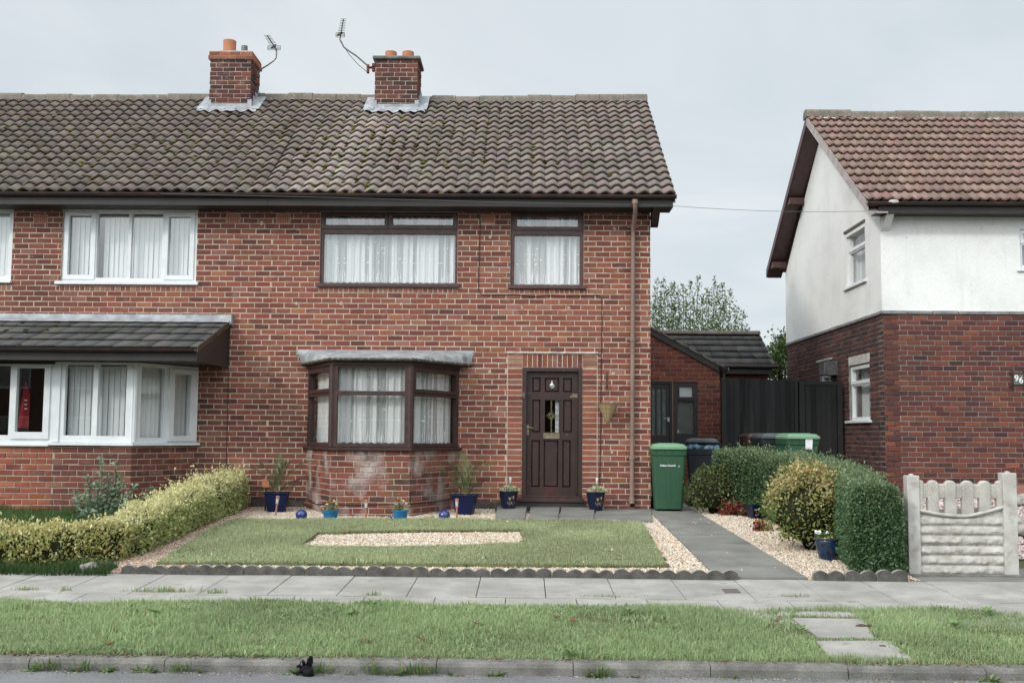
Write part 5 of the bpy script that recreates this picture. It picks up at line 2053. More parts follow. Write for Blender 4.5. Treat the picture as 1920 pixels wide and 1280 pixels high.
# ================================================================ HOUSE 96
Y6 = 1.1
H96 = None
X6 = AY(1653.5, 500, Y6).x
zb6 = zg(X6, Y6) - .25
z6e = AY(1690, 379, Y6 - .36).z                    # tile edge
z6s = AY(1690, 399, Y6 - .33).z                    # soffit
D6 = 6.3
yr6 = Y6 + D6 / 2
z6r = AY(1700, 218, yr6).z
xv6 = AY(1511, 215, yr6).x                         # left verge
X6R = 13.0
h96 = thing('white_rendered_house', 'house with white upper walls, dark brick below and reddish tiled roof', 'house', (9, Y6, .3))
F6 = Fr((0, Y6, 0), (1, 0, 0), (0, -1, 0))
F6S = Fr((X6, Y6 + D6, 0), (0, -1, 0), (-1, 0, 0))      # left side, a runs from the back corner to the front
zst = AY(1700, 588, Y6).z                           # top of the brick, under the string course
zs1 = AY(1700, 584, Y6).z
sidepx = lambda px, py: AX(px, py, X6)


def srect(x0, y0l, y0r, x1, y1l, y1r):
    """rectangle on the side wall from its picture corners"""
    p, q = sidepx(x0, y0l), sidepx(x1, y0r)
    r, s_ = sidepx(x0, y1l), sidepx(x1, y1r)
    al, ar = Y6 + D6 - (p.y + r.y) / 2, Y6 + D6 - (q.y + s_.y) / 2
    return (al, ar, (r.z + s_.z) / 2, (p.z + q.z) / 2)


su = srect(1587.5, 433, 421, 1623.5, 540, 527)
sw = srect(1592, 688, 677, 1631, 790, 788)
sg = srect(1537, 700, 697, 1559, 760, 762)
w96f = rect(1912, 430, 1990, 505, Y6)
gab6 = lambda a: z6s + (min(a, D6 - a)) / (D6 / 2) * (z6r - z6s - .16)
mb = MB()
mb.slab(F6, X6, X6R, zb6, zst, [], -.25, -.006, 0)
bricks(mb, F6, X6 + .002, X6R - .02, zb6, zst, pal=PAL96, phase=.05)
mb.slab(F6S, 0, D6 - .25, zb6, zst, [sw, sg], -.25, -.006, 0)
mb.fbox(F6S, D6 - .249, D6 - .006, zb6, zst, -.25, -.006, 0)
lin6 = (sw[0] - .02, sw[1] + .02, sw[3], sw[3] + .17)
lin7 = (sg[0] - .06, sg[1] + .04, sg[3], sg[3] + .24)
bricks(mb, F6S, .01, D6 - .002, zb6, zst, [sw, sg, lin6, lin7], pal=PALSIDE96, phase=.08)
soldiers(mb, F6S, lin7[0], lin7[1], lin7[2] + .01, lin7[3] - .01, [((.10, .045, .035), 1)], .075)
mb.box(X6 + .25, X6R, Y6 + D6 - .25, Y6 + D6, zb6, zst)
mb.build('brick_wall', [m_mortar96, m_brick96], h96, attr=True)
mb = MB()
mb.slab(F6, X6, X6R, zs1 + .01, z6s + .1, [w96f], -.25, .012)
mb.slab(F6S, 0, D6 - .251, zs1 + .01, z6s, [su], -.25, .012)
mb.fbox(F6S, D6 - .25, D6, zs1 + .01, z6s, -.25, .012)
mb.prism([F6S.pt(0, z6s + .001, .012), F6S.pt(D6, z6s + .001, .012), F6S.pt(D6 / 2, gab6(D6 / 2), .012)], (.25, 0, 0))
mb.box(X6 + .26, X6R, Y6 + D6 - .25, Y6 + D6, zs1, z6s)
mb.build('rendered_wall', m_render, h96)
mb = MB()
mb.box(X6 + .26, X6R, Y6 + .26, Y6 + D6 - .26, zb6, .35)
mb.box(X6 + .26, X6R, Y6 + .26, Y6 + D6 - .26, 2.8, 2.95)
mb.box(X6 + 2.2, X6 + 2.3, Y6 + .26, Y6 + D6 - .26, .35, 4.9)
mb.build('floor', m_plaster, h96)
mb = MB()                                       # string course of blue-grey bricks
zsc0, zsc1 = zst - .005, zs1 + .012
a = X6 - .03
while a < X6R:
    mb.fbox(F6, a + .004, a + .43, zsc0, zsc1 + random.uniform(-.004, .004), -.1, .032)
    a += .438
a = 0.0
while a < D6 - .05:
    mb.fbox(F6S, a + .004, min(a + .43, D6 + .03), zsc0, zsc1 + random.uniform(-.004, .004), -.1, .034)
    a += .438
mb.build('string_course', M('grey_string_brick', (.15, .145, .15), .85, col2=(.24, .23, .23), vs=6, fine=.25, bump=.4), h96, bevel=.004)
# roof
PALT6 = [((.205, .138, .115), 6), ((.192, .128, .107), 4), ((.22, .15, .125), 3), ((.17, .118, .10), .5)]
s6 = Vector((0, yr6 - (Y6 - .38), z6r - z6e))
r6 = tiles('roof', (xv6, Y6 - .38, z6e), (1, 0, 0), s6, X6R - xv6, s6.length, .165, s6.length / 12.0, doubleroman(.030), m_tile96, h96, PALT6, lift=.05, thick=.036, jit=.003, sag=.008)
mb = MB()
for i in range(16):
    a, b_ = xv6 - .02 + i * .46, xv6 - .02 + (i + 1) * .46
    j = random.uniform(-.01, .01) + (.02 if i < 2 else 0)
    pr = [(yr6 + .14 * math.cos(t), z6r + .015 + j + .085 * math.sin(t)) for t in [PI * k / 8 for k in range(9)]]
    mb.prism([(a, pr[0][0] + .01, pr[0][1] - .1)] + [(a, y, z) for y, z in pr] + [(a, pr[-1][0] - .01, pr[-1][1] - .1)], (b_ - a - .004, 0, 0))
mb.build('ridge', m_ridge, r6, bevel=.004)
for i in range(7):                               # patches of pale pointing under the ridge
    mb = MB()
    a = xv6 + .25 + i * .7 + random.uniform(0, .3)
    p = Vector((a, yr6 - .18, z6r - .12))
    mb.blob(p, .09, 2, (2.4, .5, .35), .35, 3, seed=i)
    mb.build('mortar_patch', m_panel, r6)
mb = MB()
mb.prism([(xv6 + .02, yr6, z6r - .01), (xv6 + .02, 2 * yr6 - Y6 + .38, z6e), (xv6 + .02, 2 * yr6 - Y6 + .38, z6e - .06), (xv6 + .02, yr6, z6r - .08)], (X6R - xv6, 0, 0))
mb.prism([(xv6 + .03, Y6 - .34, z6e - .03), (xv6 + .03, yr6, z6r - .05), (xv6 + .03, yr6, z6r - .09), (xv6 + .03, Y6 - .34, z6e - .07)], (X6R - xv6, 0, 0))
mb.build('roof_boarding', m_ridge, r6)
mb = MB()                                        # barge boards, sloping soffits, purlin ends
for sg_ in (1, -1):
    if sg_ < 0:
        mb.build('verge', M('grey_verge', (.40, .355, .345), .85, col2=(.30, .26, .25), vs=6, fine=.2), h96, bevel=.003)
        mb = MB()
    ya, yb_ = (Y6 - .38, yr6) if sg_ > 0 else (2 * yr6 - Y6 + .38, yr6)
    mb.prism([(xv6 + .0, ya, z6e - .005), (xv6 + .0, yb_, z6r - .005), (xv6 + .0, yb_, z6r - .205), (xv6 + .0, ya, z6e - .185)], (.03, 0, 0))
    mb.prism([(xv6 + .031, ya, z6e - .175), (xv6 + .031, yb_, z6r - .19), (xv6 + .031, yb_, z6r - .21), (xv6 + .031, ya, z6e - .195)], (X6 - xv6 - .04, 0, 0))
    if sg_ < 0:
        for t in (.12, .56):
            y_ = ya + (yb_ - ya) * t
            z_ = z6e + (z6r - z6e) * t - .19
            mb.box(xv6 + .035, X6 - .02, y_ - .1, y_ + .1, z_ - .16, z_ - .02)
mb.build('bargeboard', m_brownlite, h96, bevel=.003)
mb = MB()
zc6 = z6e - .012
mb.box(xv6 + .2, X6R, Y6 - .36, Y6 - .335, z6s - .01, z6e - .02)
mb.box(xv6 + .2, X6R, Y6 - .334, Y6 - .013, z6s + .005, z6s + .02)
mb.build('fascia', m_fascia, h96, bevel=.002)
mb = MB()
pr = [(Y6 - .42 + .055 * math.cos(t), zc6 + .055 * math.sin(t)) for t in [PI + PI * k / 8 for k in range(9)]]
pi_ = [(Y6 - .42 + .05 * math.cos(t), zc6 + .05 * math.sin(t)) for t in [2 * PI - PI * k / 8 for k in range(9)]]
mb.prism([(xv6 + .0, y, z) for y, z in pr + pi_], (X6R - xv6, 0, 0))
mb.prism([(xv6 + .0, y, z) for y, z in pr], (.012, 0, 0))
for k in range(8):
    xb = xv6 + .25 + k * .85
    mb.prism([(xb, Y6 - .42 + .06 * math.cos(t), zc6 + .06 * math.sin(t)) for t in [PI + PI * q / 8 for q in range(9)]] + [(xb, Y6 - .37, zc6 + .01)], (.03, 0, 0))
mb.build('gutter', m_gutter, h96)
mb = MB()                                        # sealant smear on the gutter end
c6 = AY(1657, 374, Y6 - .48)
mb.blob((xv6 + .42, Y6 - .472, zc6 + .0), .05, 2, (1.7, .2, .6), .4, 3)
mb.build('sealant_patch', m_panel, h96)
mb = MB()                                        # white corbel at the corner
mb.prism([(X6 - .005, Y6 - .30, z6s - .01), (X6 - .005, Y6 - .012, z6s - .01), (X6 - .005, Y6 - .012, z6s - .26), (X6 - .005, Y6 - .10, z6s - .2)], (.13, 0, 0))
mb.build('corbel', m_render, h96, bevel=.004)
# windows of the side wall


def lights(o, f0, cut):
    zc__ = o[2] + (o[3] - o[2]) * cut
    b = .055
    return [(o[0] + b, o[1] - b, o[2] + b + .02, zc__ - .03), (o[0] + b + .02, o[1] - b - .02, zc__ + .06, o[3] - b - .02)], [(o[0] + .015, o[1] - .015, zc__, o[3] - .015)]


for o, cut, lab in ((su, .64, 'a'), (sw, .66, 'b')):
    ps, cs = lights(o, F6S, cut)
    window(h96, F6S, o, ps, m_white, d0=-.12, d1=-.05, casements=cs, sill=(o[0] - .1, o[1] + .07, o[2] - .035, o[2] + .02), sd=.06)
mb = MB()
mb.fbox(F6S, su[0] - .06, su[1] + .03, su[3] + .0, su[3] + .05, -.04, .04)
mb.build('window_head', m_ridge, h96, bevel=.01)
mb = MB()
mb.fbox(F6S, lin6[0] + .02, lin6[1] - .02, lin6[2] + .004, lin6[3], -.05, .002)
mb.build('lintel', m_panel, h96, bevel=.004)
mb = MB()
mb.fbox(F6S, lin7[0] - .06, lin7[1] + .04, lin7[3], lin7[3] + .04, -.05, .03)
mb.build('lintel', m_panel, h96, bevel=.004)
ps = [(sg[0] + .07, sg[1] - .07, sg[2] + .07, sg[3] - .09)]
window(h96, F6S, sg, ps, m_white, d0=-.12, d1=-.05)
ps, cs = lights(w96f, F6, .65)
window(h96, F6, w96f, ps, m_white, d0=-.10, d1=-.03, casements=cs, sill=(w96f[0] - .07, w96f[1] + .07, w96f[2] - .04, w96f[2] + .01))
curtain(F6S, su[0] + .02, su[1] - .02, su[2] + .03, su[3] - .04, -.24, 'plain white net in the side window of the white upper wall', hearts=False, group=None, seed=21)
curtain(F6S, sw[0] + .02, sw[1] - .02, sw[2] + .03, sw[3] - .04, -.24, 'greyish net in the white side window near the fence gate', hearts=False, group=None, seed=22)
curtain(F6, w96f[0] + .02, w96f[1] - .02, w96f[2] + .03, w96f[3] - .04, -.24, 'white net in the white front window cut by the right edge', hearts=False, group=None, seed=23)
# boiler flue box on the side wall
fb = srect(1559, 681, 676, 1582, 703, 703)
mb = MB()
mb.fbox(F6S, fb[0] - .0, fb[0] + .42, fb[2], fb[3] + .02, .004, .22)
for k in range(5):
    a = fb[0] + .05 + k * .08
    mb.fbox(F6S, a, a + .03, fb[2] + .02, fb[3] - .0, .22, .26)
for k in (0, 1):
    mb.fbox(F6S, fb[0] + .02, fb[0] + .40, fb[2] + .01 + k * (fb[3] - fb[2] - .02), fb[2] + .03 + k * (fb[3] - fb[2] - .02), .221, .262)
mb.build('flue_guard', m_steel, h96, bevel=.004)
# air brick low on the front
mb = MB()
ar = rect(1885, 868, 1911, 876, Y6)
mb.slab(F6, ar[0], ar[1], ar[2], ar[3], [(ar[0] + .01 + i * .03, ar[0] + .025 + i * .03, (ar[2] + ar[3]) / 2 - .008, (ar[2] + ar[3]) / 2 + .008) for i in range(7)], -.004, .012)
mb.build('air_brick', m_airbrick, h96)
# number plate 96
npl = rect(1900, 701.5, 1918.5, 720.5, Y6 - .02)
mb = MB()
mb.fbox(F6, npl[0], npl[1], npl[2], npl[3], .018, .03)
mb.slab(F6, npl[0] - .012, npl[1] + .012, npl[2] - .012, npl[3] + .012, [(npl[0] + .002, npl[1] - .002, npl[2] + .002, npl[3] - .002)], .016, .034, 1)
for sx in (0, 1):
    for sz in (0, 1):
        cx_, cz_ = npl[sx] + (-.0 if sx == 0 else .0), npl[2 + sz]
        dxs, dzs = (-1, 1)[sx], (-1, 1)[sz]
        for q in (0, 1):
            pts = []
            for k in range(15):
                t = k / 14 * 2 * PI * .85
                r = .036 * (1 - .45 * k / 14)
                ca = cx_ + dxs * (.022 + .03 * (q == 0)) + dxs * r * math.cos(t) * .8
                cz = cz_ + dzs * (.012 + .04 * (q == 1)) + dzs * r * math.sin(t) * .8
                pts.append(F6.pt(ca, cz, .024))
            mb.tube(pts, .008, 6, 1)
pt96 = mb.build('number_plaque', [M('slate_plaque', (.085, .085, .075), .5, col2=(.14, .15, .14), vs=14), m_iron], None)
tag(pt96, 'dark house number plaque with curly iron frame on the brown brick', 'house number')
text_obj('9', .15, 'house_number', m_text, Matrix.Translation(F6.pt(npl[0] + (npl[1] - npl[0]) * .28, npl[2] + (npl[3] - npl[2]) * .58, .0345)) @ FACING, pt96, bold=.0012, extrude=.0025)
text_obj('6', .15, 'house_number', m_text, Matrix.Translation(F6.pt(npl[0] + (npl[1] - npl[0]) * .74, npl[2] + (npl[3] - npl[2]) * .40, .0345)) @ FACING, pt96, bold=.0012, extrude=.0025)

# ================================================================ GARDEN THINGS
GRV = [(.58, .50, .41), (.52, .40, .28), (.66, .61, .54), (.42, .27, .17), (.37, .31, .25), (.56, .46, .35), (.62, .55, .47)]
GRV_L = [(.46, .34, .26), (.38, .25, .18), (.56, .46, .38), (.34, .21, .14), (.34, .27, .23)]
right_bed = [pR1, (AG(1702, 1078).x, YF), (AG(1702, 1078).x - .05, -4.6), (3.72, -2.5), (3.5, -.8), (3.0, -.3), (AG(1330, 940).x, .1), pR0]
sheet('gravel_bed', right_bed, m_gravelbed, dz=-.004)
x, y = scatter(garden, 2900, [lawn])
k = x + .12 * (y + 5) < -3.55 + .25 * (vn(x * 3, y * 3, 7) - .5)
xl5, yl5 = x[k], y[k]
x, y = x[~k], y[~k]
gb = pebbles('gravel', xl5, yl5, zgv(xl5, yl5), .0085, .0135, GRV_L)
tag(gb, 'browner gravel strip between the golden hedge and the lawn', 'gravel', kind='stuff')
x2, y2 = scatter(inset, 2900)
x3, y3 = scatter(right_bed, 2900)
x4, y4 = scatter(lawn, 7, [inset])                # a few stones kicked on to the grass
x5, y5 = rng.normal(pL0[0] + .5, .25, 14), rng.uniform(-5.7, -1, 14)
x, y = np.concatenate([x, x2, x3, x4, x5]), np.concatenate([y, y2, y3, y4, y5])
zp = zgv(x, y)
zp[-(len(x4) + len(x5)):-len(x5)] += .045
zp[-len(x5):] += .024
gb = pebbles('gravel', x, y, zp, .0085, .0135, GRV)
tag(gb, 'pale tan gravel chippings spread round the lawn and beside the path', 'gravel', kind='stuff')

# paving in front of the door
mb = MB()
ysl0, ysl1 = AG(1050, 979).y, -.03
for (a, b) in ((928, 984), (991, 1046), (1049, 1112), (1115, 1221)):
    v = [(AG(a, 978).x, ysl0), (AG(b, 978).x, ysl0), (AG(b + (4 if b < 1200 else 0), 958).x, ysl1), (AG(a + 4, 958).x, ysl1)]
    dz = random.uniform(-.004, .004)
    top = .045
    mb.hexa([(p, q, zg(p, q) - .1) for p, q in v] + [(p, q, zg(p, q) + top + dz + (.01 if a < 1050 else -.012)) for p, q in v])
struct(mb.build('paving', m_conc_path, bevel=.008))
ptop = lambda x_, y_: zg(x_, y_) + .05

# scalloped concrete edging, each length a thing
pitch4 = .1545


def edging_mesh(nsc):
    mb = MB()
    w = pitch4 * nsc
    pts = [(0, -.12)]
    N = 14
    for k in range(nsc):
        for i in range(N + 1):
            t = i / N
            pts.append((pitch4 * (k + t) + (.004 if i == 0 and k == 0 else 0), .058 + .036 * math.sin(PI * t) ** .8))
    pts.append((w, -.12))
    poly = [(p, -.03, q) for p, q in pts]
    mb.prism(poly, (0, .055, 0))
    mb.m[0] = 1
    return mb


e4 = edging_mesh(4).build('edging_stone', [m_edge, m_edgeface], None, bevel=.006)
e2 = edging_mesh(2).build('edging_stone', [m_edge, m_edgeface], None, bevel=.006)
exl = AG(224, 1076).x
words = ['leftmost', 'second from the left', 'third from the left', 'fourth from the left', 'fifth from the left', 'sixth from the left',
         'seventh from the left', 'eighth from the left', 'ninth from the left', 'last before the path']
for i in range(10):
    o = e4 if i == 0 else link(e4.copy())
    x_ = exl + i * .6205
    o.location = (x_, YF - .005 + random.uniform(-.006, .006), zg(0, YF) + random.uniform(-.012, .008))
    o.rotation_euler = (random.uniform(-.05, .04), random.uniform(-.012, .012), random.uniform(-.012, .012))
    tag(o, 'grey four scalloped edging stone along the lawn front, ' + words[i], 'edging stone', 'scalloped edging stones along the front')
ex2 = AG(1515, 1082).x
for i, wd_ in enumerate(('beside the path', 'in the middle', 'nearest the hedge')):
    o = e2 if i == 0 else link(e2.copy())
    o.location = (ex2 + i * .318, YF - .005, zg(0, YF) + .004 + .006 * i)
    o.rotation_euler = (random.uniform(-.04, .03), random.uniform(-.015, .015), random.uniform(-.015, .015))
    tag(o, 'short two scalloped edging stone before the blue pot, ' + wd_, 'edging stone', 'scalloped edging stones along the front')


# ---------------------------------------------------------------- grass
GRN = [(.31, .40, .20), (.26, .36, .165), (.36, .44, .235), (.40, .45, .26), (.21, .30, .135)]
STRAW = [(.30, .26, .13), (.24, .20, .10)]


def grass_cols(x, y, base=GRN, straw=.05):
    n = len(x)
    c = mixcol(base, n, .12)
    k = rng.random(n) < straw
    c[k] = mixcol(STRAW, int(k.sum()))
    big_ = vn(x * 1.3, y * 1.3, 9)
    return c * (.82 + .4 * big_)[:, None]


x, y = scatter([(-6.4, -8.98), (6.6, -8.98), (6.6, -7.02), (-6.4, -7.02)], 8600)
k = y < verge_edge(x) - .02 * rng.random(len(x))
k &= ~inpoly(x + rng.normal(0, .03, len(x)), y + rng.normal(0, .03, len(x)), cross)
k &= ~inpoly(x, y, bare)
k &= ~((vn(x * 1.9, y * 2.6, 21) > .80) & (rng.random(len(x)) < .7))
x, y = x[k], y[k]
wide = np.where((vn(x * 2.7, y * 2.7, 14) > .62) & (rng.random(len(x)) < .5), 2.6, 1.0)
v = grass('verge_grass', x, y, zgv(x, y) - .005, .047, .0050 * wide, grass_cols(x, y, straw=.05), lean=.85)
tag(v, 'rough green verge grass between pavement and kerb', 'grass', kind='stuff')
x, y = scatter(lawn, 8200, [inset])
GL = [(.43, .485, .28), (.37, .445, .24), (.47, .505, .31), (.49, .50, .33), (.32, .385, .20)]
k = ~((vn(x * 2.2, y * 2.2, 31) > .74) & (rng.random(len(x)) < .55))
x, y = x[k], y[k]
wide = np.where((vn(x * 2.1 + 9, y * 2.1, 17) > .66) & (rng.random(len(x)) < .35) & (x < -1.5), 3.0, 1.0)
v = grass('lawn_grass', x, y, zgv(x, y) + .03, .038, .0046 * wide, grass_cols(x, y, GL, .10), lean=.6, hn=1.2)
tag(v, 'short mown lawn grass round the gravel rectangle', 'grass', kind='stuff')
x, y = scatter([(-9, -5.1), (-4.8, -5.1), (-4.8, -.9), (-9, -1.0)], 3200)
v = grass('long_grass', x, y, zgv(x, y) - .03, .19, .007, grass_cols(x, y, [(.08, .15, .045), (.06, .115, .035), (.10, .165, .06)], .05), lean=.5)
tag(v, 'long unmown grass in the left front garden behind the golden hedge', 'grass', kind='stuff')
x, y = scatter([(-7.6, -6.05), (-4.15, -6.02), (-4.2, -5.6), (-7.6, -5.6)], 5200)
v = grass('hedge_foot_grass', x, y, zgv(x, y) - .01, .16, .006, grass_cols(x, y, [(.05, .105, .03), (.04, .085, .026), (.07, .12, .04)], .03))
tag(v, 'dark tall grass tufts under the front of the golden hedge', 'grass', kind='stuff')
# tufts in the paving joints and on the crossing
tx, ty = [], []
for (px, py, n, s_) in ((50, 1105, 110, .07), (122, 1107, 60, .05), (300, 1108, 260, .16), (405, 1111, 90, .07), (700, 1115, 60, .05), (1140, 1118, 90, .10), (1530, 1148, 260, .3),
                        (1560, 1159, 260, .3), (1600, 1199, 420, .28), (1500, 1158, 90, .1), (1590, 1238, 900, .20), (1660, 1206, 160, .15), (1490, 1118, 60, .08)):
    p = AG(px, py)
    tx.append(rng.normal(p.x, s_, n))
    ty.append(rng.normal(p.y, .018 if py < 1200 else .04, n))
x, y = np.concatenate(tx), np.concatenate(ty)
v = grass('joint_grass', x, y, zgv(x, y) - .004, .045, .005, grass_cols(x, y, straw=.25), lean=.8)
tag(v, 'sparse grass and moss tufts in the pavement joints and slab crossing', 'grass', kind='stuff')
# loose turf edge debris along the back of the kerb
x, y = scatter([(-6, -9.03), (6.4, -9.03), (6.4, -8.91), (-6, -8.91)], 900)
v = pebbles('edge_debris', x, y, zgv(x, y) + .0, .004, .010, [(.12, .08, .05), (.20, .14, .09), (.09, .06, .04), (.26, .19, .12)])
tag(v, 'brown crumbs of soil and dead leaf along the kerb top', 'debris', kind='stuff')
x = rng.uniform(-6, 6, 1500)
y = -9.10 - np.abs(rng.normal(0, .05, 1500))
v = pebbles('gutter_grit', x, y, np.full(1500, -.43), .003, .008, [(.16, .12, .09), (.28, .22, .16), (.10, .08, .06), (.33, .30, .27)])
tag(v, 'brown grit and leaf crumbs in the gutter by the kerb', 'debris', kind='stuff')

# three slabs sunk in the verge
for i, (pl_, nm) in enumerate(([(1464, 1158), (1600, 1158), (1588, 1147), (1480, 1146)], 'narrow one nearest the pavement'), ) if False else \
        enumerate((([(1455, 1157), (1612, 1158), (1590, 1148), (1462, 1147)], 'narrow one nearest the pavement'),
                   ([(1535, 1197), (1640, 1198), (1618, 1162), (1485, 1160)], 'middle one with a clod on it'),
                   ([(1560, 1240), (1715, 1240), (1668, 1203), (1530, 1203)], 'broken one nearest the kerb'))):
    q = [AG(*p) for p in pl_]
    c_ = sum(q, Vector()) / 4
    mb = MB()
    mb.hexa([(p.x - c_.x, p.y - c_.y, p.z - c_.z - .05) for p in q] + [(p.x - c_.x, p.y - c_.y, p.z - c_.z + .012) for p in q])
    o = mb.build('paving_slab', m_conc, None, bevel=.004)
    o.location = c_
    tag(o, 'grey paving slab sunk in the verge, ' + nm, 'paving slab', 'slabs crossing the verge')

# utility cover
q = [AG(*p) for p in ((1360, 1111), (1389, 1110.5), (1382, 1103.5), (1354, 1103.5))]
mb = MB()
mb.hexa([(p.x, p.y, p.z - .03) for p in q] + [(p.x, p.y, p.z + .004) for p in q])
for i in range(5):
    a, b = q[0].lerp(q[3], (i + .7) / 6), q[1].lerp(q[2], (i + .7) / 6)
    mb.tube([a.lerp(b, .08) + Vector((0, 0, .005)), a.lerp(b, .92) + Vector((0, 0, .005))], .004, 5)
tag(mb.build('utility_cover', M('cast_iron', (.10, .095, .09), .7, col2=(.15, .12, .10), vs=20, bump=.5), None), 'small ribbed metal utility cover set in the pavement', 'utility cover')


# ---------------------------------------------------------------- hedges
def sup(t, e):
    return np.sign(t) * np.abs(t) ** e


def hedge(name, label, line, hw, hts, n, size, colfn, lump=.05, e=.42, ends=1500, asp=.5, up=.35, base=.03, stray=.6, sprig=0.0):
    """clipped hedge along a line: leaves over a rounded box section round a twiggy core"""
    L_ = np.array(line, float)
    seg = np.linalg.norm(np.diff(L_, axis=0), axis=1)
    cum = np.concatenate([[0], np.cumsum(seg)])
    tot = cum[-1]

    def at(s):
        return np.interp(s, cum, L_[:, 0]), np.interp(s, cum, L_[:, 1])
    s = rng.uniform(0, tot, n)
    tg = np.linspace(0, PI, 4000)
    gx_, gz_ = hw * sup(np.cos(tg), e), np.mean(hts) * sup(np.sin(tg), e)
    al_ = np.concatenate([[0], np.cumsum(np.hypot(np.diff(gx_), np.diff(gz_)))])
    th = np.interp(rng.uniform(0, al_[-1], n), al_, tg)
    x0, y0 = at(s)
    x1, y1 = at(np.minimum(s + .05, tot))
    xb, yb = at(np.maximum(s - .05, 0))
    tx, ty = x1 - xb, y1 - yb
    ln = np.hypot(tx, ty)
    tx, ty = tx / ln, ty / ln
    h = np.interp(s, cum, hts)
    depth = 1 - np.abs(rng.normal(0, .06, n)) + stray * np.abs(rng.normal(0, .10, n)) * (rng.random(n) < .12) + lump * (vn(s * 3.2, th * 2.2, 3) - .4) + lump * .6 * (vn(s * 9, th * 6, 5) - .5)
    cx, cz = sup(np.cos(th), e), sup(np.sin(th), e)
    off = hw * cx * depth
    zz_ = base + (h - base) * cz * depth
    P = np.stack([x0 + ty * off, y0 - tx * off, zz_], 1)
    nx_, nz_ = sup(np.cos(th), 2 - e), sup(np.sin(th), 2 - e)
    N = np.stack([ty * nx_, -tx * nx_, nz_], 1)
    for (ss, sg) in ((0.0, -1), (tot, 1)):
        m = ends
        u1, v1 = rng.uniform(-1, 1, m * 2), rng.uniform(0, 1, m * 2)
        kk = np.abs(u1) ** (2 / e) + v1 ** (2 / e) < 1
        u1, v1 = u1[kk], v1[kk]
        m = len(u1)
        r = (np.abs(u1) ** (2 / e) + v1 ** (2 / e)) ** (e / 2)
        a0, b0 = at(np.array([ss]))
        a1, b1 = at(np.array([min(ss + .1, tot)]))
        a2, b2 = at(np.array([max(ss - .1, 0)]))
        t_ = np.array([a1 - a2, b1 - b2]).ravel()
        t_ /= np.linalg.norm(t_)
        hh = np.interp(ss, cum, hts)
        of = hw * u1
        z2 = base + (hh - base) * v1
        bul = .06 * (1 - r ** 3) + lump * (vn(of * 8, z2 * 8, 2) - .5) * .6
        P = np.vstack([P, np.stack([a0 + t_[1] * of + t_[0] * sg * bul, b0 - t_[0] * of + t_[1] * sg * bul, z2], 1)])
        N = np.vstack([N, np.stack([np.full(m, t_[0] * sg), np.full(m, t_[1] * sg), .1 + .55 * v1 ** 3], 1)])
    if sprig:
        o_ = np.lexsort((P[:, 2], np.round(P[:, 0] * 9), np.round(P[:, 1] * 9)))
        P, N = P[o_], N[o_]
        g_ = (np.arange(len(P)) // 9) * 9
        cl_ = P[g_]
        near = np.linalg.norm(P - cl_, axis=1) < .22
        P = np.where(near[:, None], P * (1 - sprig) + cl_ * sprig + rng.normal(0, size * .55, P.shape), P)
    P[:, 2] += zgv(P[:, 0], P[:, 1])
    top = np.clip(N[:, 2], 0, 1)
    o = thing(name, label, 'hedge', (float(L_[0, 0]), float(L_[0, 1]), zg(*L_[0])))
    cols = colfn(P, top, len(P))
    leaves('foliage', P, N, size, cols, m_leaf, o, up=up, asp=asp)
    mb = MB()
    rows = []
    for i in range(len(L_)):
        a = L_[max(i - 1, 0)]
        b = L_[min(i + 1, len(L_) - 1)]
        t_ = (b - a) / np.linalg.norm(b - a)
        p = L_[i] + (t_ * .04 if i == 0 else (-t_ * .04 if i == len(L_) - 1 else 0))
        z0 = zg(*L_[i])
        ring = []
        for k in range(13):
            an = PI * k / 12
            cx, cz = float(sup(np.cos(an), e)), float(sup(np.sin(an), e))
            ring.append((p[0] + t_[1] * hw * .86 * cx, p[1] - t_[0] * hw * .86 * cx, z0 + base + (hts[i] - base) * .90 * cz))
        rows.append(ring)
    n0 = 0
    for ring in rows:
        mb.v += ring
    for i in range(len(rows) - 1):
        for k in range(12):
            mb.f.append((i * 13 + k, i * 13 + k + 1, (i + 1) * 13 + k + 1, (i + 1) * 13 + k))
    for i in (0, len(rows) - 1):
        mb.f.append(tuple(i * 13 + k for k in range(13)))
    mb.m = [0] * len(mb.f)
    mb.c = [(0, 0, 0)] * len(mb.f)
    mb.build('twigs', m_twig, o)
    return o


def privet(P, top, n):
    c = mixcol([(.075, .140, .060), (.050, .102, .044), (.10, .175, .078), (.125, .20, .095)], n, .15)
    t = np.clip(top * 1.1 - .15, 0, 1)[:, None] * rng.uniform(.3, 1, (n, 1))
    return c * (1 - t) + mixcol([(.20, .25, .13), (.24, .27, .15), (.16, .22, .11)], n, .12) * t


hx0, hx1 = AG(1600, 1062), AG(1698, 1066)
hline = [(3.635, -5.58), (3.73, -5.0), (3.92, -4.2), (4.02, -3.3), (4.02, -2.3), (3.92, -1.55), (3.74, -.85), (3.44, -.32), (3.10, -.10)]
hedge('privet_hedge', 'clipped dark green privet hedge running back beside the path to the bins', hline, .265, [.92, .93, .94, .96, .98, 1.0, 1.0, 1.0, .98], 60000, .034, privet, ends=6000, lump=.06, sprig=.3, e=.32)


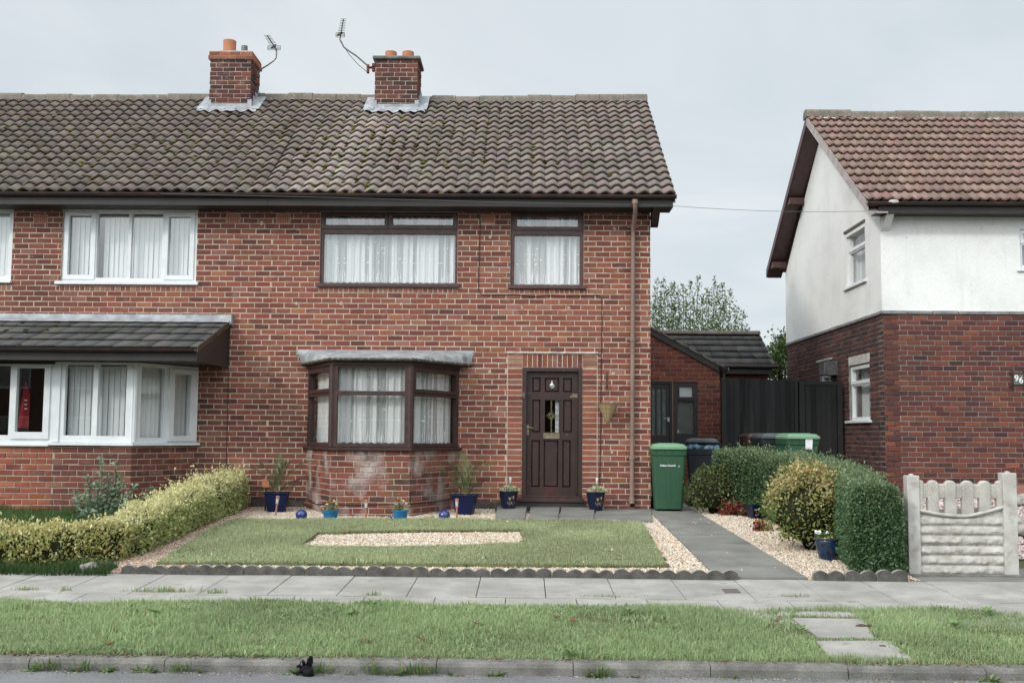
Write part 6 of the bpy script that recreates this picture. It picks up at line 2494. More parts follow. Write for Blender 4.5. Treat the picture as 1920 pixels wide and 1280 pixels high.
def golden(P, top, n):
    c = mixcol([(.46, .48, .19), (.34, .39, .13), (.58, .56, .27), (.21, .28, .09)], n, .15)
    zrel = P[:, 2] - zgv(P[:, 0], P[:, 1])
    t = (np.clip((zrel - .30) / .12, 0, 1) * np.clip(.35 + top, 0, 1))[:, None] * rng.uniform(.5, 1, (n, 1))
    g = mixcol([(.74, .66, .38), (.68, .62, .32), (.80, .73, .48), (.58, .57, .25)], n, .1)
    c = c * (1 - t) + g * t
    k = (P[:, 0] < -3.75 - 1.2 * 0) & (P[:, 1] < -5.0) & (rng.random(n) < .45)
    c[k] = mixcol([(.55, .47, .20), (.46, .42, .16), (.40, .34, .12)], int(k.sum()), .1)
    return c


gbk, gfr = AG(446, 943), AG(196, 1066)
gl_ = [(-4.60, -.25), (-4.60, -1.5), (-4.60, -3.0), (gfr.x - .16, -4.6), (gfr.x - .25, -5.15), (gfr.x - .55, -5.42), (-5.4, -5.48), (-6.4, -5.5), (-8.2, -5.5)]
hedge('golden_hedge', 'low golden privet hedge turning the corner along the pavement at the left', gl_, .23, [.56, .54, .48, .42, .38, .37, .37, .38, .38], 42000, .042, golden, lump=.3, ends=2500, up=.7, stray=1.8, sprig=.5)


# ---------------------------------------------------------------- shrubs and plants
def shrub(name, label, cat, c, rad, n, size, colfn, lumps=9, mat=None, core=True, asp=.55, up=.3, flowers=None):
    o = thing(name, label, cat, (c[0], c[1], zg(c[0], c[1])))
    z0 = zg(c[0], c[1])
    d = rng.normal(0, 1, (n, 3))
    d /= np.linalg.norm(d, axis=1)[:, None]
    d[:, 2] = np.where(d[:, 2] < -.78, -d[:, 2], d[:, 2])
    L_ = rng.normal(0, 1, (lumps, 3))
    L_ /= np.linalg.norm(L_, axis=1)[:, None]
    L_[:, 2] = np.abs(L_[:, 2])
    r = .74 + .30 * np.max(np.clip((d @ L_.T - .66) / .34, 0, 1), axis=1) + .16 * (vn(d[:, 0] * 5 + 3, d[:, 2] * 5 + d[:, 1] * 4, 3) - .4) + .1 * (vn(d[:, 0] * 13, d[:, 2] * 13 + d[:, 1] * 9, 6) - .5)
    r *= 1 - np.abs(rng.normal(0, .08, n)) + .10 * (rng.random(n) < .05)
    P = d * r[:, None] * np.array(rad) + np.array([c[0], c[1], z0 + rad[2] * .72])
    zmin = z0 + .03
    k = P[:, 2] > zmin
    P, d = P[k], d[k]
    nc = max(8, len(P) // 13)                       # leaves grow in sprigs, with gaps between
    ci = rng.integers(0, nc, len(P))
    w_ = rng.uniform(.55, 1.0, (len(P), 1))
    P = P * (1 - w_) + w_ * (P[:nc][ci] + rng.normal(0, size * .9, (len(P), 3)) + d[:nc][ci] * rng.uniform(-.5, 1.6, (nc, 1))[ci] * size)
    kk = np.linalg.norm(P - P[:nc][ci], axis=1) < size * 7
    P, d = P[kk], d[kk]
    cols = colfn(P, np.clip(d[:, 2], 0, 1), len(P))
    if flowers:                                     # a few leaf tips are tiny pink flower heads
        kk = (rng.random(len(P)) < flowers) & (d[:, 2] > -.1)
        cols[kk] = mixcol([(.55, .14, .19), (.48, .10, .14)], int(kk.sum()), .1)
    leaves('foliage', P, d, size, cols, mat or m_leaf, o, up=up, asp=asp)
    if core:
        mb = MB()
        mb.blob((c[0], c[1], z0 + rad[2] * .80), 1.0, 3, (rad[0] * .62, rad[1] * .62, rad[2] * .60), .25, 2.0)
        for q in range(7):
            mb.tube([(c[0] + .03 * math.cos(q), c[1] + .03 * math.sin(q), z0 - .02), (c[0] + rad[0] * .5 * math.cos(q * 2.1), c[1] + rad[1] * .5 * math.sin(q * 2.1), z0 + rad[2] * .6)], .012, 5)
        mb.build('twigs', m_twig, o, smooth=True)
    return o


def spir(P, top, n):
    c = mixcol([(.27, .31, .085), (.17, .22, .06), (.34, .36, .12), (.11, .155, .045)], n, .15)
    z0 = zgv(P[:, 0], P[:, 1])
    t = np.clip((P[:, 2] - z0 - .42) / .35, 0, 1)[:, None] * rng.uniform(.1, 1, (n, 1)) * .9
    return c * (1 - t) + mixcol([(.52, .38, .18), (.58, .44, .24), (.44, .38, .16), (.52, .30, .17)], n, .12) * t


sp = AG(1487, 1022)
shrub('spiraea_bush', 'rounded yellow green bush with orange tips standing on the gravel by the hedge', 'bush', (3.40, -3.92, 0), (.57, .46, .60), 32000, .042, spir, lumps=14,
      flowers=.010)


def darkshrub(P, top, n):
    c = mixcol([(.10, .14, .045), (.07, .10, .035), (.14, .18, .06), (.05, .07, .025)], n, .15)
    t = np.clip(top, 0, 1)[:, None] * rng.uniform(0, 1, (n, 1)) * .6
    return c * (1 - t) + mixcol([(.20, .22, .07), (.24, .20, .08), (.20, .11, .06)], n, .1) * t


ds = AG(1352, 948)
shrub('dark_bush', 'loose dark green bush with reddish tips in front of the black bin', 'bush', (2.93, -.34, 0), (.50, .36, .45), 12000, .040, darkshrub, lumps=11, flowers=.004)
HEU = [(.22, .045, .030), (.30, .075, .04), (.16, .03, .028), (.33, .11, .06)]


def heu(P, top, n):
    return mixcol(HEU, n, .15)


for (px, py, r, lb) in ((1374, 967, .15, 'low rusty red leafed plant beside the path, left of the pair'), (1399, 968, .16, 'low rusty red leafed plant beside the blue square pot'),
                        (1428, 997, .075, 'tiny red leafed plant at the foot of the yellow green bush')):
    p = AG(px, py)
    shrub('red_plant', lb, 'plant', (p.x, p.y + .08, 0), (r, r * .8, r * .75), int(r * 4200), .045, heu, lumps=6, core=False, asp=.75)['group'] = 'low red plants'


# potted plants -------------------------------------------------
def pot_round(parent, prof, mat, name='pot', seg=32):
    mb = MB()
    mb.lathe(prof, seg)
    return mb.build(name, mat, parent, smooth=True, world=False, angle=.6)


def palm(name, label, px, py, seedv):
    p = AG(px, py)
    o = thing(name, label, 'potted palm', (p.x, p.y + .12, zg(p.x, p.y) - .01))
    mb = MB()
    h, rt, rb = .32, .185, .115
    s2 = math.sqrt(2)
    mb.lathe([(rb * s2, 0), (rt * .93 * s2, h * .93), (rt * s2, h * .94), (rt * 1.02 * s2, h), (rt * .93 * s2, h), (rt * .9 * s2, h * .9), (0, h * .9)], square=True)
    pot = mb.build('pot', m_deep, o, world=False, bevel=.006)
    pot.rotation_euler = (0, 0, .10 if seedv == 1 else -.12)
    mb = MB()
    mb.lathe([(.21, h * .905), (0, h * .93)], square=True)
    s_ = mb.build('soil', m_soil, o, world=False)
    s_.rotation_euler = pot.rotation_euler
    r = random.Random(seedv)
    Vs, Fs, Cs = [], [], []
    angs = [(.15, 1.10, .66), (3.0, 1.0, .66), (1.9, 1.42, .68), (5.6, 1.28, .60), (3.6, 1.3, .56), (.8, .8, .40), (2.4, .85, .40), (5.9, .6, .34), (3.3, .55, .34), (1.2, 1.5, .50)]
    for (az, el, ln) in angs:
        az += r.uniform(-.2, .2)
        ln *= r.uniform(.9, 1.1) * 1.05
        pts = []
        pos = Vector((0, 0, h * .93))
        e_ = el
        N_ = 16
        for k in range(N_ + 1):
            pts.append(pos.copy())
            dv = Vector((math.cos(az) * math.cos(e_), math.sin(az) * math.cos(e_), math.sin(e_)))
            pos += dv * ln / N_
            e_ -= .034 * (1 + k / N_)
        mb2 = MB()
        for k in range(N_):
            t = (pts[k + 1] - pts[k]).normalized()
            sd = t.cross(Vector((0, 0, 1))).normalized()
            u_ = sd.cross(t)
            n0 = len(Vs)
            w = .004 * (1 - k / N_) + .0015
            Vs += [pts[k] + sd * w, pts[k] - sd * w, pts[k + 1] - sd * w, pts[k + 1] + sd * w]
            Fs.append((n0, n0 + 1, n0 + 2, n0 + 3))
            Cs.append((.20, .22, .11))
            if k >= 2:
                for sub in (0, .5):
                    b = pts[k].lerp(pts[k + 1], sub)
                    for sg in (-1, 1):
                        ll_ = ln * (.30 * math.sin(PI * min(1, (k + sub) / N_ * .85 + .15)) + .04)
                        dv = (t * 1.15 + sd * sg * .55 + u_ * .25 + Vector((r.uniform(-.12, .12), r.uniform(-.12, .12), -.05))).normalized()
                        wd_ = t.cross(dv).cross(dv).normalized() * .0046
                        m_ = b + dv * ll_ * .5
                        n0 = len(Vs)
                        Vs += [b, m_ + wd_, b + dv * ll_ + Vector((0, 0, -.08 * ll_)), m_ - wd_]
                        Fs.append((n0, n0 + 1, n0 + 2, n0 + 3))
                        q = r.uniform(.75, 1.25)
                        base_ = (.085, .13, .055) if r.random() < .9 else (.30, .25, .11)
                        Cs.append(tuple(c_ * q for c_ in base_))
    npmesh('fronds', np.array([v_[:] for v_ in Vs]), np.array(Fs), np.array(Cs), m_leafm, o, world=False)
    return o


palm('potted_palm', 'spiky palm in a square deep blue pot left of the bay window', 515, 961, 1)
palm('potted_palm', 'spiky palm in a square deep blue pot right of the bay window', 871, 966, 2)


def tulip_pot(label, px, py):
    p = AY(px, py, -.42)
    o = thing('flower_pot', label, 'flower pot', (p.x, -.30, ptop(p.x, -.3) - .008))
    pot = pot_round(o, [(.10, 0), (.105, .004), (.148, .262), (.155, .266), (.156, .285), (.142, .285), (.138, .25), (.0, .25)], m_navy)
    mb = MB()                                    # printed golden tulips
    fr0 = lambda a, z: (a, z)

    def put(pts, ang):
        vs = []
        for a, z in pts:
            R0 = .105 + (z - .004) / .258 * .043 + .0012
            t = ang + a / R0
            vs.append((R0 * math.sin(t), -R0 * math.cos(t), z))
        mb.add(vs, [tuple(range(len(vs)))])
    for (ang, zt) in ((.18, .195), (.62, .215)):
        put([(-.002, .06), (.002, .06), (.002, zt - .04), (-.002, zt - .04)], ang)
        for sx_ in (-1, 1):
            put([(0, zt - .05), (sx_ * .016, zt - .035), (sx_ * .024, zt), (sx_ * .018, zt), (sx_ * .010, zt - .03)][::sx_], ang)
            put([(sx_ * .002, .075), (sx_ * .03, .095), (sx_ * .04, .125), (sx_ * .034, .125), (sx_ * .022, .10)][::sx_], ang)
        put([(-.012, zt - .035), (0, zt - .045), (.012, zt - .035), (.004, zt), (-.004, zt)], ang)
    mb.build('tulip_print', m_gold, pot)
    n = 420
    d = rng.normal(0, 1, (n, 3))
    d[:, 2] = np.abs(d[:, 2])
    d /= np.linalg.norm(d, axis=1)[:, None]
    P = d * np.array([.165, .13, .10]) * rng.uniform(.5, 1.0, (n, 1)) ** .5 + np.array([0.02, 0, .275])
    leaves('foliage', P, d, .034, mixcol([(.62, .60, .42), (.50, .52, .30), (.70, .68, .54), (.22, .28, .10)], n, .1), m_leaf, o, asp=.6, world=False)
    return o


t1 = tulip_pot('navy pot with gold tulips and cream leaves left of the front door', 953, 955)
t2 = tulip_pot('navy pot with gold tulips and cream leaves right of the front door', 1118, 959)


def solar_light(label, loc, matb, matc, h=.27, tilt=(0, 0), k=1.0, group='solar garden lights'):
    o = thing('solar_light', label, 'garden light', loc, 0, group)
    o.rotation_euler = (tilt[0], tilt[1], 0)
    mb = MB()
    mb.lathe([(.004, -.02), (.013 * k, .0), (.013 * k, h * .58), (.024 * k, h * .585), (.024 * k, h * .64), (.02 * k, h * .645)], 14)
    mb.build('stake', matb, o, smooth=True, world=False, angle=.6)
    mb = MB()
    mb.lathe([(.017 * k, h * .64), (.025 * k, h * .86)], 14)
    mb.build('lens', m_clear, o, smooth=True, world=False, angle=.6)
    mb = MB()
    mb.lathe([(.027 * k, h * .86), (.028 * k, h * .985), (.022 * k, h), (0, h * 1.0)], 14)
    mb.build('cap', matc, o, smooth=True, world=False, angle=.6)
    return o


for (px, py, lb, ti) in ((516.5, 967, 'leaning copper solar light before the left blue palm pot', (0, .10)), (686, 976, 'bright copper solar light under the middle of the bay', (0, 0)),
                         (856.5, 973, 'copper solar light before the right blue palm pot', (0, -.01))):
    p = AG(px, py)
    solar_light(lb, (p.x, p.y, p.z), m_copper, m_copper, .30, ti)
for t_, dx_, lb in ((t1, .02, 'silver solar light stuck in the pot left of the door'), (t2, .015, 'silver solar light stuck in the pot right of the door')):
    solar_light(lb, (t_.location.x + dx_, -.27, t_.location.z + .26), m_silver, m_white, .235, (0, .03), .75)


def small_pot(label, px, py):
    p = AG(px, py)
    o = thing('small_pot', label, 'flower pot', (p.x, p.y + .08, p.z))
    pot_round(o, [(.085, 0), (.088, .004), (.108, .135), (.118, .137), (.121, .160), (.110, .162), (.104, .14), (0, .138)], m_teal)
    n = 190
    a = rng.uniform(0, 2 * PI, n)
    P = np.stack([rng.normal(0, .062, n), rng.normal(0, .05, n), .15 + np.abs(rng.normal(0, .075, n))], 1)
    d = rng.normal(0, 1, (n, 3))
    leaves('foliage', P, d, .030, mixcol([(.16, .22, .085), (.22, .25, .12), (.12, .15, .06), (.38, .28, .14)], n, .15), m_leaf, o, asp=.65, world=False)
    mb = MB()
    for i in range(9):
        x_, y_ = random.uniform(-.07, .07), random.uniform(-.05, .05)
        mb.tube([(x_ * .4, y_ * .4, .13), (x_, y_, random.uniform(.22, .30))], .003, 5)
    mb.build('stems', m_bark, o, world=False)
    m_peach = MATS.get('peach_flower') or M('peach_flower', (.62, .42, .25), .8)
    for (fx, fz) in ((.05, .29), (-.055, .24), (.085, .25)):
        mb = MB()
        for q in range(5):
            mb.blob((fx + random.uniform(-.012, .012), random.uniform(-.03, .0), fz + random.uniform(-.01, .01)), .015, 1, (1, 1, .7), .25, 3)
        mb.build('flower', m_peach, o, world=False)


small_pot('bright blue plastic pot with peach flowers under the left of the bay', 617.5, 978)
small_pot('bright blue plastic pot with peach flowers beside the tiny blue ball', 749, 977.5)


def ball(label, px, py, r):
    p = AG(px, py)
    mb = MB()
    mb.lathe([(max(r * math.cos(t), 0.0), r + r * math.sin(t)) for t in [-PI / 2 + PI * k / 20 for k in range(21)]], 32)
    dimple = [(0, -1, .25), (.75, -.6, .3), (-.75, -.6, .3), (.3, -.8, -.5), (-.35, -.8, -.5), (.2, -.4, .88)]
    for d in dimple:
        d = Vector(d).normalized()
        c_ = Vector((0, 0, r)) + d * r
        s_ = d.orthogonal().normalized()
        t_ = d.cross(s_)
        mb.add([c_ + d * .0012 + (s_ * math.cos(a) + t_ * math.sin(a)) * r * .13 for a in [2 * PI * k / 12 for k in range(12)]], [tuple(range(12))], 1)
        mb.tube([c_ + d * .001 + (s_ * math.cos(a) + t_ * math.sin(a)) * r * .14 for a in [2 * PI * k / 12 for k in range(13)]], r * .03, 5, 0, cap=False)
    o = mb.build('glazed_ball', [m_blue, m_black], None, smooth=True)
    o.location = (p.x, p.y + r * .6, p.z - .008)
    return tag(o, label, 'garden ornament', 'glazed blue balls on the gravel')


ball('shiny cobalt blue ball left of the bay on the gravel', 563.5, 976, .083)
ball('shiny cobalt blue ball by the right palm pot on the gravel', 832.5, 977, .083)
ball('tiny cobalt blue ball touching a bright blue pot', 731, 976, .038)
for (px, py, r, sz, lb, mt) in ((803, 972, .055, (1.3, .9, .75), 'rounded pale brown stone on the gravel left of a blue ball', M('brown_stone', (.42, .30, .22), .8)),
                                (166, 1074, .085, (1.2, .8, .8), 'broken grey stone under the golden hedge by the pavement', m_rock),
                                (196, 1066, .07, (1.4, .9, .6), 'dark flat stone between golden hedge and edging', M('dark_stone', (.06, .058, .055), .9))):
    p = AG(px, py)
    mb = MB()
    mb.blob((0, 0, r * .45), r, 3, sz, .35, 1.6, seed=px)
    o = mb.build('stone', mt, None, smooth=True)
    o.location = (p.x, p.y + .03, p.z)
    tag(o, lb, 'stone')
# square marker behind the left palm
p = AY(498.5, 915, -.55)
o = thing('garden_marker', 'small terracotta square plate on a stake behind the left palm', 'garden marker', (p.x, -.55, zg(p.x, -.55)))
mb = MB()
zpl = AY(498, 913, -.55).z - o.location.z
mb.box(-.055, .055, -.012, .012, zpl, zpl + .125)
mb.build('plate', m_terra, o, world=False, bevel=.004)
mb = MB()
mb.box(-.012, .012, -.008, .008, 0, zpl)
mb.build('stake', m_bark, o, world=False)

# blue glazed pot with olive rim
p = AG(1560, 1052)
o = thing('glazed_pot', 'dripped blue glazed pot with olive rim and white flower on the gravel', 'flower pot', (p.x, p.y + .12, p.z - .01))
pot_round(o, [(.095, 0), (.10, .006), (.118, .08), (.143, .18), (.150, .225), (.146, .236)], m_drip, seg=40)
mb = MB()
mb.lathe([(.146, .236), (.158, .242), (.163, .256), (.158, .270), (.146, .272), (.138, .262), (.134, .235), (0, .232)], 40)
mb.build('rim', m_olive, o, smooth=True, world=False, angle=.8)
mb = MB()
mb.lathe([(.135, .236), (0, .242)], 24)
mb.build('soil', M('dry_soil', (.36, .24, .17), 1, col2=(.25, .17, .12), vs=30), o, world=False)
n = 130
P = np.stack([rng.normal(-.045, .04, n), rng.normal(-.02, .04, n), .25 + np.abs(rng.normal(0, .03, n))], 1)
leaves('foliage', P, rng.normal(0, 1, (n, 3)), .045, mixcol([(.15, .22, .06), (.10, .16, .045), (.22, .28, .09)], n, .12), m_leaf, o, asp=.8, world=False)
mb = MB()
for q in range(16):
    mb.blob((-.125 + random.uniform(-.026, .026), -.03 + random.uniform(-.02, .02), .318 + random.uniform(-.018, .018)), .016, 1, (1, 1, .7), .3, 3)
mb.build('flower', M('white_petals', (.78, .78, .76), .7), o, world=False)
mb = MB()
for q in range(5):
    mb.blob((-.02 + random.uniform(-.015, .015), -.03, .325 + random.uniform(-.012, .012)), .012, 1, (1, 1, .7), .3, 3)
mb.build('flower', MATS['white_petals'], o, world=False)
mb = MB()
mb.tube([(-.06, -.02, .24), (-.125, -.03, .31)], .004, 5)
mb.build('stems', m_bark, o, world=False)
# square dark blue pot half behind the bush
p = AG(1419, 974)
o = thing('square_pot', 'dark blue square pot mostly behind the yellow green bush', 'flower pot', (p.x, p.y + .12, p.z - .01))
mb = MB()
mb.lathe([(.09, 0), (.165, .20), (.175, .205), (.178, .23), (.16, .23), (.155, .2), (0, .2)], square=True)
q = mb.build('pot', m_navy, o, world=False, bevel=.004)
q.rotation_euler = (0, 0, .35)
n = 120
P = np.stack([rng.normal(-.02, .07, n), rng.normal(0, .06, n), .23 + np.abs(rng.normal(0, .06, n))], 1)
leaves('foliage', P, rng.normal(0, 1, (n, 3)), .04, mixcol([(.06, .12, .05), (.09, .15, .06)], n, .12), m_leaf, o, asp=.4, world=False)

# hanging basket and its bracket
hb0, hb1 = AY(1120, 757, -.14), AY(1158, 757, -.14)
hbx, hbz, hr = (hb0.x + hb1.x) / 2, hb0.z, (hb1.x - hb0.x) / 2
pt_ = AY(1140, 795, -.14).z - hbz
bz = AY(1138, 728, -.10).z
o = thing('hanging_basket', 'empty cone shaped wicker hanging basket on the brick by the door', 'hanging basket', (hbx, -.165, hbz))
mb = MB()
mb.lathe([(.006, pt_), (hr * .5, pt_ * .52), (hr, 0), (hr * .96, 0), (hr * .46, pt_ * .5), (0.0, pt_ + .02)], 20)
mb.build('cone', m_wicker, o, world=False)
mb = MB()
for k in range(10):
    a = 2 * PI * k / 10
    mb.tube([(.008 * math.cos(a), .008 * math.sin(a), pt_), (hr * 1.01 * math.cos(a), hr * 1.01 * math.sin(a), 0)], .0035, 5)
for f in (.25, .5, .75, 1.0):
    mb.tube([(hr * 1.015 * f * math.cos(2 * PI * k / 20), hr * 1.015 * f * math.sin(2 * PI * k / 20), pt_ * (1 - f)) for k in range(21)], .0035 if f < 1 else .007, 5)
mb.build('weave', M('dark_wicker', (.20, .15, .09), .8), o, world=False)
mb = MB()
for k in range(3):
    a = 2 * PI * k / 3 + .5
    mb.tube([(hr * math.cos(a), hr * math.sin(a), 0), (.0, .0, bz - hbz - .01)], .0028, 5)
mb.build('chains', m_iron, o, world=False)
q0, q1 = AY(1138.5, 699, 0), AY(1138, 729, 0)
mb = MB()
mb.box(-.012, .012, -.014, -.002, 0, q0.z - q1.z)
mb.tube([(0, -.01, .04), (-.01, -.08, .02), (-.005, -.15, .03), (0, -.165, .055), (0, -.150, .07)], .009, 8)
mb.tube([(0, -.01, .22), (0, -.04, .15), (0, -.07, .04)], .007, 6)
o = mb.build('basket_bracket', m_iron, None)
o.location = (hbx + .0, 0, q1.z)
tag(o, 'rusty iron bracket on the brick wall holding the wicker basket', 'bracket')

# cables
mb = MB()


def wpath(pts, Y=-.012):
    return [AY(px, py, Y) for px, py in pts]


mb.tube([AY(893, 384, -.33), AY(891, 392, -.10)] + wpath([(896, 402), (901, 415), (899, 450), (898, 500), (896.5, 530), (897.5, 545), (903, 553), (930, 553), (965, 552), (990, 555), (1008, 556), (1026, 554), (1060, 555), (1090, 554), (1122, 553),
              (1128, 558), (1128.5, 600), (1128, 650), (1127, 700), (1126, 800), (1125, 870), (1124, 915), (1123, 930)], -.014), .0055, 6)
tag(mb.build('wall_cable', m_wire, None), 'black cable clipped along the brick wall below the small upstairs window', 'cable')
mb = MB()
mb.tube([AY(431, 612, -.05)] + wpath([(430, 640), (428, 700), (427, 760), (425.5, 820), (424, 872), (424, 900)]), .006, 6)
tag(mb.build('wall_cable', m_wire, None), 'thin black cable hanging straight down from the white bay roof end', 'cable')
mb = MB()
p0, p1 = AY(1262, 386, -.42), AY(1652, 395, Y6 - .2)
pm = [p0.lerp(p1, t) - Vector((0, 0, .05 * 4 * t * (1 - t))) for t in np.linspace(0, 1, 14)]
mb.tube([AY(300, 363, -.53), AY(640, 371, -.53), AY(900, 378, -.52)] + pm, .0035, 6)
tag(mb.build('telephone_wire', m_wire2, None), 'thin wire stretched across the gap between the two houses', 'wire')
mb = MB()
mb.tube(wpath([(470, 932), (520, 932)], -.02) + [fl.pt(.05, AY(575, 933, 0).z, .012), fl.pt(ll * .5, AY(575, 933, 0).z - .06, .012), fl.pt(ll, AY(622, 944, YBY).z, .012), ff.pt(lf * .3, AY(660, 946, YBY).z, .014), ff.pt(lf * .8, AY(740, 944, YBY).z, .014),
                                                  fr_.pt(0.02, AY(770, 944, YBY).z, .012), fr_.pt(lr * .55, AY(820, 940, -.6).z, .012), fr_.pt(lr, AY(858, 936, -.1).z + .02, .012), FP.pt(bD.x + .25, .17, .02)], .007, 6)
tag(mb.build('wall_cable', m_wire, None), 'black cable sagging round the foot of the brown bay wall', 'cable')


# ---------------------------------------------------------------- aerials
def aerial(label, pts_mast, base, boom0, boom1, nel, ell, refl, Y, bracket):
    o = thing('tv_aerial', label, 'aerial', base)
    mb = MB()
    mb.tube([AY(px, py, Y) for px, py in pts_mast], .016, 8)
    mb.build('mast', m_steel, o)
    mb = MB()
    b0, b1 = AY(*boom0, Y), AY(*boom1, Y - .25)
    mb.tube([b0, b1], .011, 6)
    d = (b1 - b0).normalized()
    ax = Vector((1, .1, .02)).normalized()
    for i in range(nel):
        c_ = b0.lerp(b1, .22 + .78 * i / (nel - 1))
        l_ = ell * (1.05 - .25 * i / nel)
        mb.tube([c_ - ax * l_, c_ + ax * l_], .0055, 5)
    mb.build('boom', m_steel, o)
    mb = MB()
    rc = AY(*refl[0], Y)
    w, h = refl[1], refl[2]
    for t in (-1, -.33, .33, 1):
        mb.tube([rc + Vector((-w, 0, h * t)), rc + Vector((w, 0, h * t))], .006, 5)
    for t in (-1, 0, 1):
        mb.tube([rc + Vector((w * t, 0, -h)), rc + Vector((w * t, 0, h))], .006, 5)
    mb.tube([rc + Vector((-.05, -.06, -.03)), rc + Vector((.05, -.06, .03))], .022, 6)
    mb.build('reflector', m_steel, o)
    mb = MB()
    for (x0, y0, x1, y1) in bracket:
        a, b = AY(x0, y0, Y), AY(x1, y1, Y)
        mb.box(min(a.x, b.x), max(a.x, b.x), Y - .04, Y + .04, min(a.z, b.z), max(a.z, b.z))
    mb.build('bracket', m_rust, o)
    return o


aerial('bent tv aerial on the right of the taller orange capped chimney', [(483, 150), (482, 141), (484, 135), (491, 129), (501, 123), (512, 115), (517.5, 109), (518.5, 100), (518, 92)], AY(483, 150, 3.0),
       (519, 95), (501, 67), 9, .075, ((514, 90), .125, .042), 2.98, [(480, 141, 486, 146), (480, 153, 486, 158)])
aerial('long armed tv aerial leaning left from the twin pot chimney', [(697, 127), (690, 124), (668, 105), (650, 93), (644, 88), (642, 83), (638, 76)], AY(697, 127, 2.95),
       (637, 76), (644, 36), 11, .065, ((638, 66), .085, .042), 2.95, [(688, 122, 692, 137), (698, 120, 703, 134), (690, 126, 702, 128)])
mb = MB()
mb.tube([AY(px, py, 2.93) for px, py in ((649, 94), (655, 103), (664, 113), (672, 122), (682, 130), (690, 137))], .006, 5)
tag(mb.build('aerial_lead', m_wire, None), 'loose thin lead drooping below the long armed aerial', 'cable')


